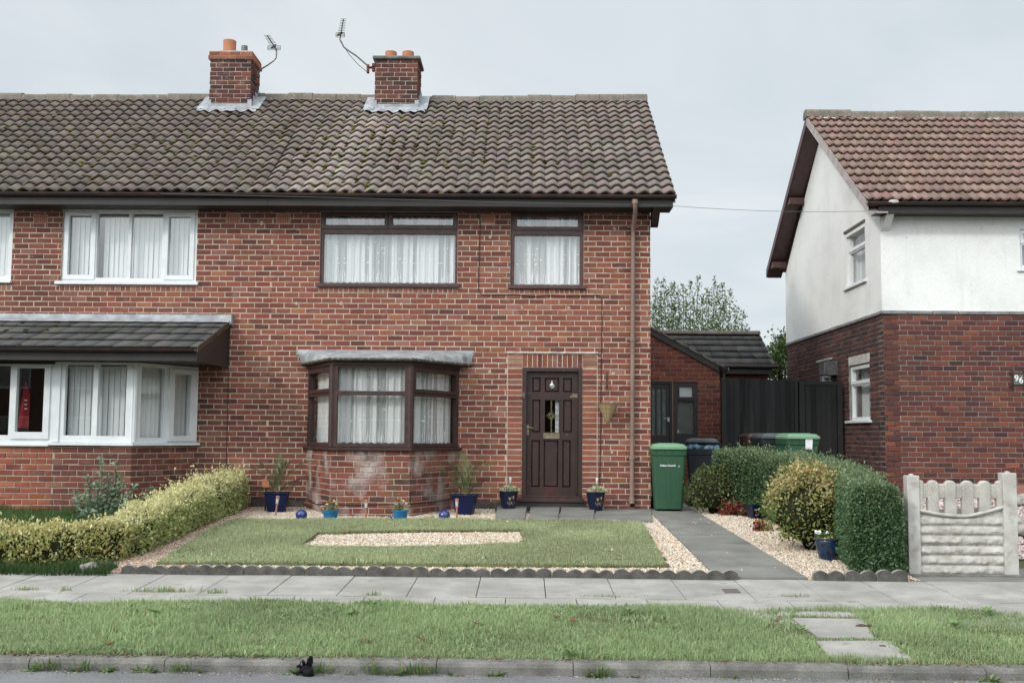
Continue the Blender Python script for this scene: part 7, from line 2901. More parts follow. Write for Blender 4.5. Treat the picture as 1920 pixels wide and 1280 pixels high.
# ---------------------------------------------------------------- wheelie bins
def bin_build(label, body, lid, loc, rz, open_=0.0, bag=False):
    o = thing('wheelie_bin', label, 'wheelie bin', loc, rz, 'wheelie bins')
    W0, W1, D0, D1, H = .44, .545, .50, .66, .97
    mb = MB()
    rings = []
    for (t, ins) in ((0.0, 0), (.02, 0), (.35, 0), (.7, 0), (.88, 0), (.90, -.012), (1.0, -.014)):
        w, d = (W0 + (W1 - W0) * t) / 2 - ins, (D0 + (D1 - D0) * t) / 2 - ins
        z = .035 + (H - .035) * t
        c_ = .055
        ring = []
        for (sx_, sy_, a0) in ((1, -1, -90), (1, 1, 0), (-1, 1, 90), (-1, -1, 180)):
            for k in range(5):
                a = math.radians(a0 + 22.5 * k)
                ring.append((sx_ * (w - c_) + c_ * math.cos(a), sy_ * (d - c_) + c_ * math.sin(a) + .02 * t, z))
        rings.append(ring)
    n = 20
    for r in rings:
        mb.v += r
    for i in range(len(rings) - 1):
        for k in range(n):
            mb.f.append((i * n + k, i * n + (k + 1) % n, (i + 1) * n + (k + 1) % n, (i + 1) * n + k))
    mb.f.append(tuple(range(n))[::-1])
    mb.f.append(tuple((len(rings) - 1) * n + k for k in range(n)))
    mb.m = [0] * len(mb.f)
    mb.c = [(1, 1, 1)] * len(mb.f)
    # moulded shallow rib panels on the front
    for (xa, xb) in ((-.045, .02), (.13, .165)):
        t0, t1 = .12, .80
        mb.hexa([(xa * .85, -(D0 + (D1 - D0) * t0) / 2 - .004, .035 + (H - .035) * t0), (xb * .85, -(D0 + (D1 - D0) * t0) / 2 - .004, .035 + (H - .035) * t0), (xb * .85, -(D0 + (D1 - D0) * t0) / 2 + .03, .035 + (H - .035) * t0), (xa * .85, -(D0 + (D1 - D0) * t0) / 2 + .03, .035 + (H - .035) * t0),
                 (xa, -(D0 + (D1 - D0) * t1) / 2 + .013, .035 + (H - .035) * t1), (xb, -(D0 + (D1 - D0) * t1) / 2 + .013, .035 + (H - .035) * t1), (xb, -(D0 + (D1 - D0) * t1) / 2 + .05, .035 + (H - .035) * t1), (xa, -(D0 + (D1 - D0) * t1) / 2 + .05, .035 + (H - .035) * t1)])
    for xs_ in (-.2, -.07, .07, .2):                       # gussets under the rim
        mb.prism([(xs_ - .004, -.335, .935), (xs_ - .004, -.295, .935), (xs_ - .004, -.285, .86)], (.008, 0, 0))
    b = mb.build('body', body, o, smooth=True, world=False, angle=.5)
    mb = MB()
    w, d = .285, .35
    sec = [(-d - .012, .0), (-d - .022, -.028), (-d - .012, -.035), (-d, -.035)]
    prof = []
    lidpts = []
    for (ix, iy, z) in ((0, 0, -.036), (.0, .0, .0), (.012, .012, .010), (.028, .028, .014), (.034, .034, .034), (.075, .07, .046)):
        ring = []
        for (sx_, sy_, a0) in ((1, -1, -90), (1, 1, 0), (-1, 1, 90), (-1, -1, 180)):
            for k in range(4):
                a = math.radians(a0 + 30 * k)
                c_ = .05
                ring.append((sx_ * (w - ix - c_) + c_ * math.cos(a), sy_ * (d - iy - c_) + c_ * math.sin(a), z))
        lidpts.append(ring)
    n = 16
    for r in lidpts:
        mb.v += r
    for i in range(len(lidpts) - 1):
        for k in range(n):
            mb.f.append((i * n + k, i * n + (k + 1) % n, (i + 1) * n + (k + 1) % n, (i + 1) * n + k))
    mb.f.append(tuple(range(n))[::-1])
    mb.f.append(tuple((len(lidpts) - 1) * n + k for k in range(n)))
    mb.m = [0] * len(mb.f)
    mb.c = [(1, 1, 1)] * len(mb.f)
    mb.box(-.16, .16, -.20, .25, .045, .056)
    for sx_ in (-1, 1):
        mb.box(sx_ * .20 - .03, sx_ * .20 + .03, .28, .40, -.02, .03)
    # lid tilts about its hinge at the back
    ca, sa = math.cos(open_), math.sin(open_)
    mb.v = [(x_, .36 + (y_ - .36) * ca - (z_) * sa * 0 - 0, z_ * ca + (.36 - y_) * sa + H + .037) for (x_, y_, z_) in mb.v]
    mb.build('lid', lid, o, smooth=True, world=False, angle=.5)
    mb = MB()
    mb.tube([(-.24, .42, H + .0), (.24, .42, H + .0)], .016, 8)
    for sx_ in (-.2, .2):
        mb.tube([(sx_, .32, H - .03), (sx_, .42, H + .0)], .018, 6)
    mb.build('handle', body, o, world=False)
    for sx_ in (-1, 1):
        mb = MB()
        mb.tube([(sx_ * .21, .27, .1), (sx_ * .262, .27, .1)], .1, 18)
        wl = mb.build('wheel', m_rubber, o, smooth=True, world=False, angle=.6)
    if bag:
        mb = MB()
        for k in range(9):
            mb.blob((-.2 + k * .05, -.22 + random.uniform(-.05, .1), H + .03), .075, 2, (1.2, 1, .8), .5, 3, seed=k)
        mb.build('rubbish_bag', m_polybag, o, smooth=True, world=False)
    return o, b


p = AG(1256, 961)
g1, g1b = bin_build('green wheelie bin standing upright at the brick corner of the path', m_bin, m_binlid, (p.x - .0, p.y + .26, zg(p.x, p.y) + .022), -.05)
fq = (.68 - .035) / (.97 - .035)
tilt_ = math.atan((.66 - .50) / 2 / .935)
tm = Matrix.Translation((-.02, -.3025, .715)) @ Matrix.Rotation(.064, 4, 'X') @ FACING
tx_ = text_obj('Sefton Council', .040, 'lettering', m_text, tm, None, bold=.0008, extrude=.003)
tx_.parent = g1b
mb = MB()
tm2 = Matrix.Translation((.190, -(.50 + .16 * fq) / 2 + .0105, .715))
for (x0_, x1_, z0_, z1_) in ((-.018, .018, -.022, .022),):
    fx2 = Fr((0, -.2935, 0), (1, 0, 0), (0, -1, 0))
    mb.slab(fx2, .137, .165, .698, .732, [(.142, .147, .703, .714), (.152, .160, .703, .712), (.142, .160, .720, .727)], -.004, .003)
em = mb.build('emblem', m_text, g1b, world=False)

p = AY(1320, 945, 1.35)
bb, _ = bin_build('black wheelie bin with its lid propped open by rubbish', m_binblk, m_binblklid, (p.x + .02, 1.45, zg(p.x, 1.4) - .07), -.28, .16, True)
p = AY(1494, 812, .62)
g2, g2b = bin_build('green wheelie bin with a white sticker behind the dark green hedge', m_bin, m_binlid, (p.x + .02, .72, p.z - 1.06), .10)
mb = MB()
mb.add([(.03, -.318, .80), (.14, -.318, .80), (.148, -.330, .955), (.128, -.332, .972), (.045, -.332, .972), (.025, -.33, .955)], [(0, 1, 2, 3, 4, 5)])
mb.prism([(.03, -.320, .80), (.14, -.320, .80), (.148, -.333, .955), (.128, -.335, .972), (.045, -.335, .972), (.025, -.333, .955)], (0, .003, 0))
mb.build('sticker', m_paper, g2b, world=False)
mb = MB()
mb.box(.045, .115, -.3235, -.3215, .822, .828)
mb.build('print', m_steel, g2b, world=False)
p = AY(1449, 815, 1.0)
bin_build('blue black wheelie bin half hidden behind the stickered green bin', m_binblk, m_binblklid, (p.x + .05, 1.25, g2.location.z + .0), .06)
p = AY(1420, 818, 1.6)
bin_build('brown wheelie bin behind the hedge, farthest left of that row', m_binbrn, m_binbrn, (p.x + .10, 1.95, g2.location.z + .0), .05)

# ---------------------------------------------------------------- black stained timber fence and gate
fa, fb_ = AY(1352, 709, 3.2), AY(1500, 713, 3.2)
zb_f = .10


def boards(name, label, cat, x0, x1, Y, zt0, zt1, grp=None, gate=False):
    o = thing(name, label, cat, (x0, Y, zb_f))
    mb = MB()
    x_ = x0
    i = 0
    while x_ < x1 - .02:
        w = min(.098 + random.uniform(-.003, .003), x1 - x_)
        zt = zt0 + (zt1 - zt0) * (x_ - x0) / (x1 - x0) + random.uniform(-.008, .008)
        yo = .006 * (i % 2)
        mb.hexa([(x_, Y - .012 - yo, zb_f), (x_ + w - .003, Y - .018 + yo, zb_f), (x_ + w - .003, Y + .008, zb_f), (x_, Y + .008, zb_f),
                 (x_, Y - .012 - yo, zt), (x_ + w - .003, Y - .018 + yo, zt), (x_ + w - .003, Y + .008, zt), (x_, Y + .008, zt)], 0, (random.uniform(.011, .027),) * 3)
        x_ += w
        i += 1
    mb.build('boards', m_fence, o, attr=True)
    mb = MB()
    for z in (zb_f + .35, (zb_f + zt0) / 2, zt0 - .3):
        mb.box(x0, x1, Y + .01, Y + .055, z, z + .09)
    mb.build('rails', m_fencepost, o)
    for xp in (x0 - .06, x1 + .005):
        mb = MB()
        mb.box(xp, xp + .09, Y - .03, Y + .07, zb_f - .1, (zt0 if xp < x0 else zt1) + .01)
        mb.build('post', m_fencepost, o, bevel=.006)
    if gate:
        mb = MB()
        mb.box(x0, x1, Y - .035, Y - .019, zt0 - .055, zt0 + .012)
        mb.box(x0, x0 + .07, Y - .035, Y - .019, zb_f + .1, zt0 - .056)
        mb.build('gate_frame', m_fencepost, o)
    return o


gx0 = AY(1499, 760, 3.2).x
boards('board_fence', 'black stained board fence between the brick extension and the gate', 'fence', fa.x + .06, gx0 - .10, 3.2, fa.z, fb_.z)
boards('board_gate', 'black stained board gate against the side of the white house', 'gate', gx0 + .02, X6 - .15, 3.2, AY(1510, 716, 3.2).z, AY(1578, 717, 3.2).z, gate=True)

# ---------------------------------------------------------------- concrete fence at the pavement
cy = AG(1800, 1073).y
cz0 = zg(0, cy)
FCp = Fr((0, cy, 0), (1, 0, 0), (0, -1, 0))
cfx = lambda px: AY(px, 990, cy).x
cfz = lambda py: AY(1800, py, cy).z
o = thing('concrete_fence', 'short pale concrete fence with round topped pales and rock faced boards', 'fence', (cfx(1800), cy, cz0))
for (x0p, x1p, tp_, lb) in ((1699, 1722, 891, ''), (1878, 1904, 886, '')):
    mb = MB()
    x0_, x1_ = cfx(x0p), cfx(x1p)
    zt = AY((x0p + x1p) / 2, tp_, cy).z
    mb.box(x0_, x1_, cy - .06, cy + .06, cz0 - .15, zt)
    mb.lathe([(.03, -.004), (.028, .012), (0, .02)], 12, ((x0_ + x1_) / 2, cy, zt))
    mb.build('post', m_panel, o, bevel=.012)
xl_, xr_ = cfx(1723), cfx(1880)


def rock(a, t, seedv, courses):
    """height of the rock face inside one cast block"""
    c = min(int(t * courses), courses - 1)
    ft = t * courses - c
    ln = .36 + .05 * ((c * 7 + seedv) % 3)
    k = (a + c * .17 + seedv * .11) / ln
    fk = k - math.floor(k)
    edge = min(fk, 1 - fk) * ln
    ev = min(ft, 1 - ft)
    m_ = (.55 + .45 * min(1, edge / .03)) * min(1, ev / .24)
    slant = .55 - .9 * abs(ft - .42 - .18 * mnoise.noise(Vector((a * 7, c * 3.1, seedv))))
    return m_ * (.012 + .030 * max(0, slant + .5 * mnoise.noise(Vector((a * 16, ft * 1.6 + c * 9, seedv))))) + .004 * mnoise.noise(Vector((a * 60, t * 30, seedv)))


def rock_board(z0, z1, seedv, top=None):
    NA, NT = 150, 66
    V, Fc = [], []
    for j in range(NT + 1):
        for i in range(NA + 1):
            a = xl_ + (xr_ - xl_) * i / NA
            t = j / NT
            zt = top(a) if top else z1
            # courses keep their level; the top one is cut by the curve
            z = z0 + (zt - z0) * t
            tt = min((z - z0) / (z1 - z0), .999)
            V.append(FCp.pt(a, z, .012 + rock(a - xl_, tt, seedv, 3)))
    for j in range(NT):
        for i in range(NA):
            q = j * (NA + 1) + i
            Fc.append((q, q + 1, q + NA + 2, q + NA + 1))
    nb = len(V)
    for i in range(NA + 1):
        a = xl_ + (xr_ - xl_) * i / NA
        V.append(FCp.pt(a, top(a) if top else z1, -.03))
    for i in range(NA):
        Fc.append((NT * (NA + 1) + i, NT * (NA + 1) + i + 1, nb + i + 1, nb + i))
    b0 = len(V)
    V += [FCp.pt(xl_, z0, -.03), FCp.pt(xr_, z0, -.03), FCp.pt(xr_, top(xr_) if top else z1, -.03), FCp.pt(xl_, top(xl_) if top else z1, -.03)]
    Fc.append((b0 + 3, b0 + 2, b0 + 1, b0))
    return npmesh('rock_board', np.array([v_[:] for v_ in V]), np.array(Fc), None, m_panel, o, smooth=True)


zbt, zmid = cfz(1072), cfz(1021.5)
sag = lambda a: cfz(957) - .055 * math.sin(PI * (a - xl_) / (xr_ - xl_)) + .045 * max(0, (a - xl_) / (xr_ - xl_) - .55) / .45
ztop3 = zmid + .004 + (zmid - zbt) * 1.06
rock_board(zbt - .03, zmid - .004, 1)
rock_board(zmid + .003, ztop3, 2, top=sag)
mb = MB()
mb.tube([FCp.pt(xl_ + (xr_ - xl_) * k / 30, sag(xl_ + (xr_ - xl_) * k / 30) + .002, .034) for k in range(31)], .019, 8)
mb.build('moulding', m_panel, o, smooth=True)
mb = MB()
mb.fbox(FCp, xl_, xr_, cfz(934), cfz(907), -.024, .030)
mb.build('rail', m_aggr, o, bevel=.012)
for (c0, w_) in ((1725.5, 11), (1749, 21), (1781.5, 21.5), (1814, 22), (1846, 22), (1873.5, 12)):
    xa, xb = cfx(c0 - w_ / 2), cfx(c0 + w_ / 2)
    r = (xb - xa) / 2
    xm = (xa + xb) / 2
    zt = cfz(900) - r * .9
    poly = [(xa, sag(xa) - .005)] + [(xm - r * math.cos(PI * k / 10), zt + r * .9 * math.sin(PI * k / 10)) for k in range(11)] + [(xb, sag(xb) - .005)]
    mb = MB()
    mb.prism([FCp.pt(a, z, -.03) for a, z in poly], FCp.n * .075)
    mb.build('pale', m_aggr, o, bevel=.016)
mb = MB()
mb.box(cfx(1690), cfx(1912), cy - .10, cy + .08, cz0 - .08, cz0 + .006)
mb.build('footing', m_kerb, o, bevel=.008)

# ---------------------------------------------------------------- garden of the white house
mb = MB()
gx = cfx(1704)
q = [(6.35, .2), (12, .2), (12, .85), (6.35, .85)]
zs_ = AY(1912, 912, .2).z
mb.hexa([(a, b, zs_ - .3) for a, b in q] + [(a, b, zs_) for a, b in q])
o = tag(mb.build('tiled_step', m_redtile, None, bevel=.008), 'red tiled step before the brown brick front at the right edge', 'step')
bed96 = [(4.05, -5.75), (AG(1925, 990).x + .5, -4.4), (9, -3.2), (9, .1), (5.0, .1), (4.1, -2.5)]
x, y = scatter([(4.35, -4.9), (8.5, -3.6), (8.5, .1), (5.2, .1)], 700)
v = pebbles('gravel', x, y, zgv(x, y) - .05, .014, .026, [(.52, .42, .40), (.40, .30, .29), (.6, .53, .5), (.3, .24, .23)])
tag(v, 'pinkish gravel in the front garden of the white house', 'gravel', kind='stuff')
mb = MB()
sheet('path', [(4.0, -5.83), (9, -5.83), (9, -4.55), (4.0, -5.3)], m_conc_path, dz=-.02)
for i, (px, py) in enumerate(((1912, 985), (1925, 1000), (1908, 943), (1922, 940))):
    p = AG(px, py)
    mb = MB()
    mb.blob((0, 0, .04), .11, 3, (1.5, .8, .75), .35, 1.6, seed=i + 50)
    o = mb.build('rockery_stone', m_rock, None, smooth=True)
    o.location = p
    tag(o, ('grey rockery stone by the path right of the concrete fence', 'grey rockery stone cut by the right edge of the picture', 'small grey stone below the red tiled step', 'grey stone under the red step at the far right')[i], 'stone')

# ---------------------------------------------------------------- buddleia in the left garden
bp_ = AG(255, 958)
o = thing('buddleia', 'leggy silvery green buddleia against the brick under the white bay', 'plant', (bp_.x, -1.75, zg(0, -1.75)))
Pl, Nl, St = [], [], MB()
r = random.Random(5)
stems = [(-.10, .80, .02), (-.30, .55, -.12), (-.42, .36, -.2), (.10, .74, .06), (.22, .48, .12), (.42, .44, .18), (.62, .40, .22), (-.15, .45, -.05), (.05, .40, 0), (.3, .33, .1), (-.25, .3, -.1), (.5, .28, .1), (0, .6, .04), (.16, .56, .0), (-.36, .25, -.1), (.7, .25, .2)]
for (dx_, h_, ln_) in stems:
    h_ *= 1.08
    b0 = Vector((bp_.x + dx_ * .65, -1.75 + r.uniform(-.12, .12), zg(0, -1.75)))
    tp_ = Vector((bp_.x + dx_, b0.y - .05, b0.z + h_))
    pts = [b0.lerp(tp_, k / 8) + Vector((.015 * math.sin(k * 1.3 + dx_), 0, 0)) for k in range(9)]
    St.tube(pts, [.008 - .0006 * k for k in range(9)], 6)
    nn = int(h_ / .036)
    for k in range(nn):
        t = .12 + .88 * k / max(nn - 1, 1)
        b = b0.lerp(tp_, t)
        az = r.uniform(-.3, .3) + (PI / 2 if k % 2 else 0)
        for sg in (0, PI):
            sz_ = .19 * (1.12 - .55 * t) * r.uniform(.8, 1.2)
            dv = Vector((math.cos(az + sg), math.sin(az + sg), .35 + .5 * t)).normalized()
            Pl.append(b + dv * sz_ * .45)
            Nl.append((dv[:], sz_))
    for q in range(3):
        Pl.append(tp_ + Vector((0, 0, .03)))
        Nl.append(((r.uniform(-.4, .4), r.uniform(-.4, .4), 1), .07))
St.build('stems', m_bark, o)
Vs, Fs, Cs = [], [], []
for p, (dv, sz_) in zip(Pl, Nl):
    dv = Vector(dv).normalized()
    sd = dv.cross(Vector((0, 0, 1)))
    sd = (sd.normalized() if sd.length > .05 else Vector((1, 0, 0))) * sz_ * .17
    sd = Matrix.Rotation(r.uniform(-1.3, 1.3), 3, dv) @ sd
    u_ = sd.cross(dv).normalized()
    a = p - dv * sz_ * .45
    mid = p + Vector((0, 0, .012))
    tip = p + dv * sz_ * .5 + Vector((0, 0, -.28 * sz_))
    n0 = len(Vs)
    Vs += [a, mid + sd + u_ * .008, tip, mid - sd + u_ * .008, mid]
    Fs += [(n0, n0 + 1, n0 + 4), (n0 + 1, n0 + 2, n0 + 4), (n0 + 2, n0 + 3, n0 + 4), (n0 + 3, n0, n0 + 4)]
    c_ = mixcol([(.28, .36, .25), (.21, .29, .19), (.36, .43, .32), (.14, .20, .12)], 1, .1)[0]
    Cs += [tuple(c_)] * 4
npmesh('foliage', np.array([v_[:] for v_ in Vs]), np.array(Fs), np.array(Cs), m_leafm, o)

# ---------------------------------------------------------------- trees behind
TY = 13.0
o = thing('birch_like_tree', 'airy tree of thin upright leafy shoots behind the brick extension roof', 'tree', (AY(1290, 700, TY).x, TY, .3))
r = random.Random(3)
tb = Vector((AY(1290, 700, TY).x, TY, .3))
st = MB()
st.tube([tb, tb + Vector((.05, 0, 1.0)), tb + Vector((0, 0, 1.9))], [.13, .10, .07], 10)
tips = [(1231, 522), (1244, 521), (1258, 530), (1265, 527), (1281, 530), (1294, 526), (1308, 516), (1325, 540), (1340, 517), (1345, 535), (1355, 531), (1370, 542), (1381, 576), (1393, 583), (1400, 612), (1380, 600), (1228, 548), (1238, 545), (1250, 541), (1272, 545), (1318, 556),
        (1330, 548), (1360, 560), (1350, 575), (1300, 560), (1285, 560), (1225, 570), (1240, 575), (1262, 572), (1310, 585), (1335, 590), (1215, 560), (1205, 545), (1198, 570), (1275, 590), (1365, 610), (1295, 600), (1255, 600), (1232, 600), (1320, 612), (1345, 605)]
Pl, Nl = [], []
for (px, py) in tips:
    Yt = TY + r.uniform(-1.0, 1.0)
    t_ = AY(px, py, Yt)
    b0 = Vector((tb.x + (t_.x - tb.x) * .45, TY + (Yt - TY) * .4, 1.5 + r.uniform(0, .8)))
    pts = [Vector((tb.x, TY, 1.2)), b0]
    c_ = Vector((t_.x - (t_.x - tb.x) * .05, Yt, b0.z + (t_.z - b0.z) * .5))
    for k in range(1, 9):
        s_ = k / 8
        pts.append(b0 * (1 - s_) ** 2 + c_ * 2 * s_ * (1 - s_) + t_ * s_ ** 2)
    st.tube(pts, [.03, .022] + [.015 * (1 - k / 9) + .002 for k in range(1, 9)], 5)
    nn = 330
    for k in range(nn):
        s_ = (k / nn) ** .8
        i = min(int(s_ * 8) + 1, 8)
        p = pts[i].lerp(pts[min(i + 1, 9)], s_ * 8 - int(s_ * 8))
        sp_ = .34 * (1 - s_) ** .9 + .03
        Pl.append(p + Vector((r.gauss(0, sp_), r.gauss(0, sp_), r.gauss(0, sp_ * .8))))
        Nl.append((r.gauss(0, 1), r.gauss(0, 1), r.gauss(.3, 1)))
st.build('trunk', m_bark, o)
P = np.array([v_[:] for v_ in Pl])
leaves('crown', P, np.array(Nl), .080, mixcol([(.10, .155, .058), (.08, .125, .046), (.14, .20, .08), (.12, .13, .06)], len(P), .15), m_leafm, o, asp=.5)
T2 = 9.5
c2 = AY(1462, 668, T2)
o = thing('leafy_tree', 'dense dark leafed tree between the extension roof and the white house', 'tree', (c2.x, T2, .3))
st = MB()
st.tube([(c2.x, T2, .3), (c2.x + .05, T2, 1.5), (c2.x, T2, c2.z)], [.12, .09, .04], 10)
for k in range(8):
    a = k * .8
    st.tube([(c2.x, T2, 1.4 + k * .1), (c2.x + .5 * math.cos(a), T2 + .5 * math.sin(a), 1.9 + k * .18)], [.04, .01], 6)
st.build('trunk', m_bark, o)
n = 5200
cl = rng.normal(0, 1, (26, 3))
cl /= np.linalg.norm(cl, axis=1)[:, None]
cl = cl * rng.uniform(.45, 1, (26, 1)) * np.array([.62, .6, 1.0]) + np.array([c2.x + .02, T2, c2.z - .45])
i = rng.integers(0, 26, n)
P = cl[i] + rng.normal(0, .15, (n, 3))
leaves('crown', P, P - np.array([c2.x, T2, c2.z - .4]), .085, mixcol([(.06, .105, .03), (.045, .08, .024), (.09, .14, .045), (.13, .17, .06)], n, .15), m_leaf, o, asp=.6)
# privet sprigs showing past the concrete post
# ---------------------------------------------------------------- weeds along the kerb and a dropped glove
r = random.Random(12)


def weed(label, px, kind):
    p = AG(px, 1261)
    x_ = p.x
    o = None
    n = {'ros': 16, 'tuft': 46, 'small': 8}[kind]
    Vs, Fs, Cs = [], [], []
    for k in range(n):
        az = r.uniform(0, 2 * PI)
        if kind == 'tuft':
            ln, w, el = r.uniform(.06, .13), .0045, r.uniform(.5, 1.4)
        else:
            ln, w, el = r.uniform(.05, .10) * (1 if kind == 'ros' else .7), r.uniform(.010, .018), r.uniform(.15, 1.0)
        b = Vector((r.gauss(0, .022 if kind != 'tuft' else .04), r.gauss(-.01, .010), 0))
        dv = Vector((math.cos(az) * math.cos(el), math.sin(az) * math.cos(el) * .5 - .1, math.sin(el)))
        sd = dv.cross(Vector((0, 0, 1))).normalized() * w
        mid, tip = b + dv * ln * .55, b + dv * ln + Vector((0, 0, -.25 * ln * math.cos(el)))
        tip.z = max(tip.z, .004)
        n0 = len(Vs)
        Vs += [b, mid + sd, tip, mid - sd]
        Fs.append((n0, n0 + 1, n0 + 2, n0 + 3))
        base_ = r.choice(((.16, .25, .085), (.11, .19, .06), (.21, .29, .12), (.09, .15, .045)))
        if r.random() < .08:
            base_ = (.34, .27, .14)
        Cs.append(base_)
    o = npmesh('weed', np.array([v_[:] for v_ in Vs]), np.array(Fs), np.array(Cs), m_leafm)
    o.location = (x_, -9.105, -.432)
    return tag(o, label, 'weed', 'weeds in the gutter along the kerb')


for px, kind, lb in ((38, 'small', 'tiny weed in the gutter, farthest left'), (62, 'ros', 'broad leafed weed clump in the gutter at the far left'), (82, 'tuft', 'straggly grass tuft in the left gutter beside the broad weed'), (150, 'tuft', 'thin grass tuft in the gutter, left of the pale clover weed'),
                     (135, 'small', 'pale clover like weed in the left gutter'), (205, 'ros', 'flat leafed weed in the gutter between two grass tufts'), (268, 'ros', 'spreading jagged weed in the gutter below the left lawn'), (288, 'small', 'little weed beside the jagged spreading one'),
                     (335, 'tuft', 'thickest grass tuft in the gutter left of the glove'), (375, 'small', 'two leafed seedling alone in the gutter'), (553, 'ros', 'pale leafed weed just left of the black glove'),
                     (605, 'tuft', 'long grass tuft just right of the black glove'), (660, 'small', 'pale weed right of the glove tuft'), (705, 'tuft', 'sparse grass tuft with one long blade in the gutter'), (745, 'ros', 'big leafed weed in the gutter beside the kerb joint'),
                     (768, 'tuft', 'grass growing out of the big leafed gutter weed'), (800, 'tuft', 'small grass tuft just left of the kerb joint'), (850, 'small', 'small weed in the gutter near the bay centre line'), (925, 'ros', 'leafy weed in the gutter below the front door side'), (1112, 'ros', 'weed with upright stalks below the lawn right half'),
                     (1130, 'tuft', 'grass tuft beside the weed with upright stalks'), (1188, 'small', 'single pale weed in the gutter right of centre'), (1370, 'small', 'small green weed in the right gutter'), (1850, 'ros', 'leafy weed in the gutter at the far right')):
    weed(lb, px, kind)
# rough leaf rosettes and dead patches in the verge
def rosette(px, py, label, col, n=12, s=.06, name='dandelion', cat='weed', grp='leafy weeds in the verge'):
    p = AG(px, py)
    Vs, Fs, Cs = [], [], []
    for k in range(n):
        az = 2 * PI * k / n + r.uniform(-.3, .3)
        ln = s * r.uniform(.7, 1.3)
        dv = Vector((math.cos(az), math.sin(az), r.uniform(.3, .9))).normalized()
        sd = dv.cross(Vector((0, 0, 1))).normalized() * ln * .2
        b = Vector((0, 0, .03))
        mid, tip = b + dv * ln * .6, b + dv * ln * 1.1 + Vector((0, 0, -.15 * ln))
        n0 = len(Vs)
        Vs += [b, mid + sd, tip, mid - sd]
        Fs.append((n0, n0 + 1, n0 + 2, n0 + 3))
        q = r.uniform(.8, 1.2)
        Cs.append(tuple(c_ * q for c_ in col))
    o = npmesh(name, np.array([v_[:] for v_ in Vs]), np.array(Fs), np.array(Cs), m_leafm)
    o.location = p
    return tag(o, label, cat, grp)


for (px, py, lb) in ((700, 1138, 'pale leafy dandelion in the verge below the bay window'), (655, 1160, 'broad dandelion in the verge left of the bay'), (290, 1155, 'dandelion rosette in the left verge'), (1180, 1155, 'dandelion rosette below the front door'), (1500, 1190, 'dandelion by the slab crossing'),
                     (1790, 1180, 'large dandelion in the right hand verge'), (1850, 1155, 'dandelion in the far right verge'), (1070, 1235, 'dandelion hanging over the kerb edge')):
    rosette(px, py, lb, (.17, .25, .10), 11, .075)
for (px, py, lb) in ((690, 1212, 'brown dead leaf heap in the verge near the kerb, left of centre'), (790, 1206, 'small brown dead leaf in the verge below the bay'), (895, 1177, 'crumpled brown leaf in the middle of the verge'), (1043, 1165, 'brown leaf scrap in the verge below the door'), (1075, 1172, 'dark brown leaf scrap right of the door line'),
                     (1456, 1172, 'curled brown leaf left of the slab crossing'), (201, 1215, 'pale brown dead leaf in the left verge by the kerb')):
    rosette(px, py, lb, (.20, .115, .07), 9, .045, 'dead_leaf', 'dead leaf', 'dead leaves in the verge')
p = AG(1622, 1176)
mb = MB()
for k in range(7):
    mb.blob((random.uniform(-.06, .06), random.uniform(-.02, .02), .012), .022, 1, (1.5, .8, .7), .4, 2, seed=k)
o = mb.build('turf_clod', m_soil, None, smooth=True)
o.location = p
tag(o, 'dark clod of turf lying on the middle verge slab', 'clod')
p = AG(1655, 1214)
mb = MB()
mb.blob((0, 0, .012), .02, 2, (1.3, .7, .6), .3, 2)
o = mb.build('turf_clod', m_moss if False else m_turf, None, smooth=True)
o.location = p
tag(o, 'little green clod lying on the slab nearest the kerb', 'clod')

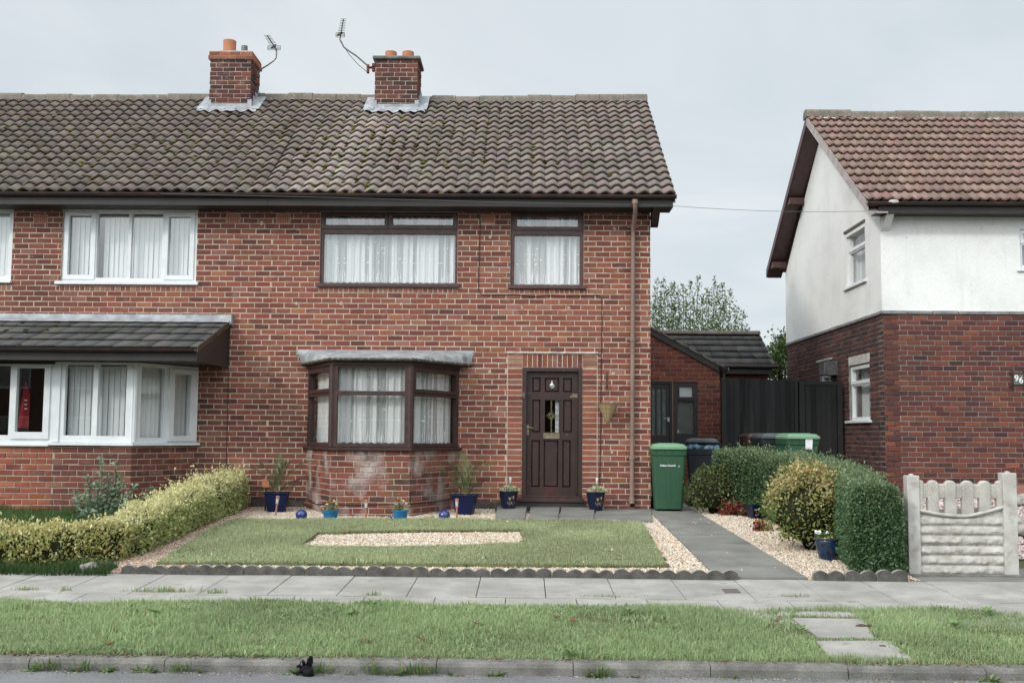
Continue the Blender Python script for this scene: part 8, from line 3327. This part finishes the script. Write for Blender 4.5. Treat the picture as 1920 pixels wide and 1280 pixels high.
# the glove: palm, cuff, thumb and four unequal bent fingers
p = AG(573, 1265)
bm = bmesh.new()
mbx = MB()
mbx.blob((0, 0, .035), .042, 3, (1.0, .75, .75), .28, 2.2, seed=4)
mbx.tube([(.0, -.03, .02), (.03, -.045, .025), (.055, -.035, .03)], [.028, .030, .032], 10)
fing = [[(-.03, .0, .05), (-.045, -.005, .062), (-.062, -.012, .058)], [(-.012, .005, .06), (-.018, .0, .085), (-.022, -.006, .098)], [(.008, .008, .062), (.014, .006, .09), (.016, .002, .112)],
        [(.026, .006, .06), (.034, .004, .088), (.034, -.004, .118), (.026, -.012, .126)], [(-.03, -.025, .03), (-.05, -.035, .022), (-.06, -.03, .014)]]
for f in fing:
    mbx.tube(f, [.0125] * (len(f) - 1) + [.009], 8)
o = mbx.build('glove', m_glove, None, smooth=True)
o.location = (p.x, -9.135, -.432)
tag(o, 'crumpled black glove dropped in the gutter against the kerb', 'glove')

# ---------------------------------------------------------------- houses across the street, seen only as reflections in the lower panes
m_opp = M('far_brick', (.12, .06, .045), .9, col2=(.085, .045, .037), vs=3, fine=.2)
m_oppr = M('far_roof', (.085, .07, .062), .95, col2=(.06, .05, .046), vs=4, fine=.3)
for i, (x0, x1, lb) in enumerate(((-31, -13.5, 'brick house across the road mirrored in the white bay panes'), (-11.5, 4.5, 'brick house across the road mirrored in the brown bay panes'), (7, 22, 'brick house across the road, opposite the white house'))):
    o = thing('opposite_house', lb, 'house', ((x0 + x1) / 2, -40, -.4), 0, 'houses across the road')
    FO = Fr((0, -34, 0), (-1, 0, 0), (0, 1, 0))
    ws = [(-x1 + .9 + k * 3.2, -x1 + 2.9 + k * 3.2, z, z + 1.25) for k in range(4) for z in (.6, 3.2)]
    mb = MB()
    mb.slab(FO, -x1, -x0, -.6, 4.8, ws, -.3, 0)
    mb.box(x0, x1, -41, -34.4, -.6, 4.8)
    mb.build('wall', m_opp, o)
    mb = MB()
    mb.prism([(x0 - .3, -33.6, 4.75), (x0 - .3, -37.6, 7.6), (x0 - .3, -41.5, 4.75)], (x1 - x0 + .6, 0, 0))
    mb.build('roof', m_oppr, o)
    for w in ws:
        mb = MB()
        mb.slab(FO, w[0], w[1], w[2], w[3], [(w[0] + .07, (w[0] + w[1]) / 2 - .04, w[2] + .07, w[3] - .07), ((w[0] + w[1]) / 2 + .04, w[1] - .07, w[2] + .07, w[3] - .07)], -.12, -.05)
        f_ = mb.build('window', m_white, o)
        mb = MB()
        mb.add([FO.pt(w[0], w[2], -.1), FO.pt(w[1], w[2], -.1), FO.pt(w[1], w[3], -.1), FO.pt(w[0], w[3], -.1)], [(0, 1, 2, 3)])
        mb.build('pane', m_glass, f_)
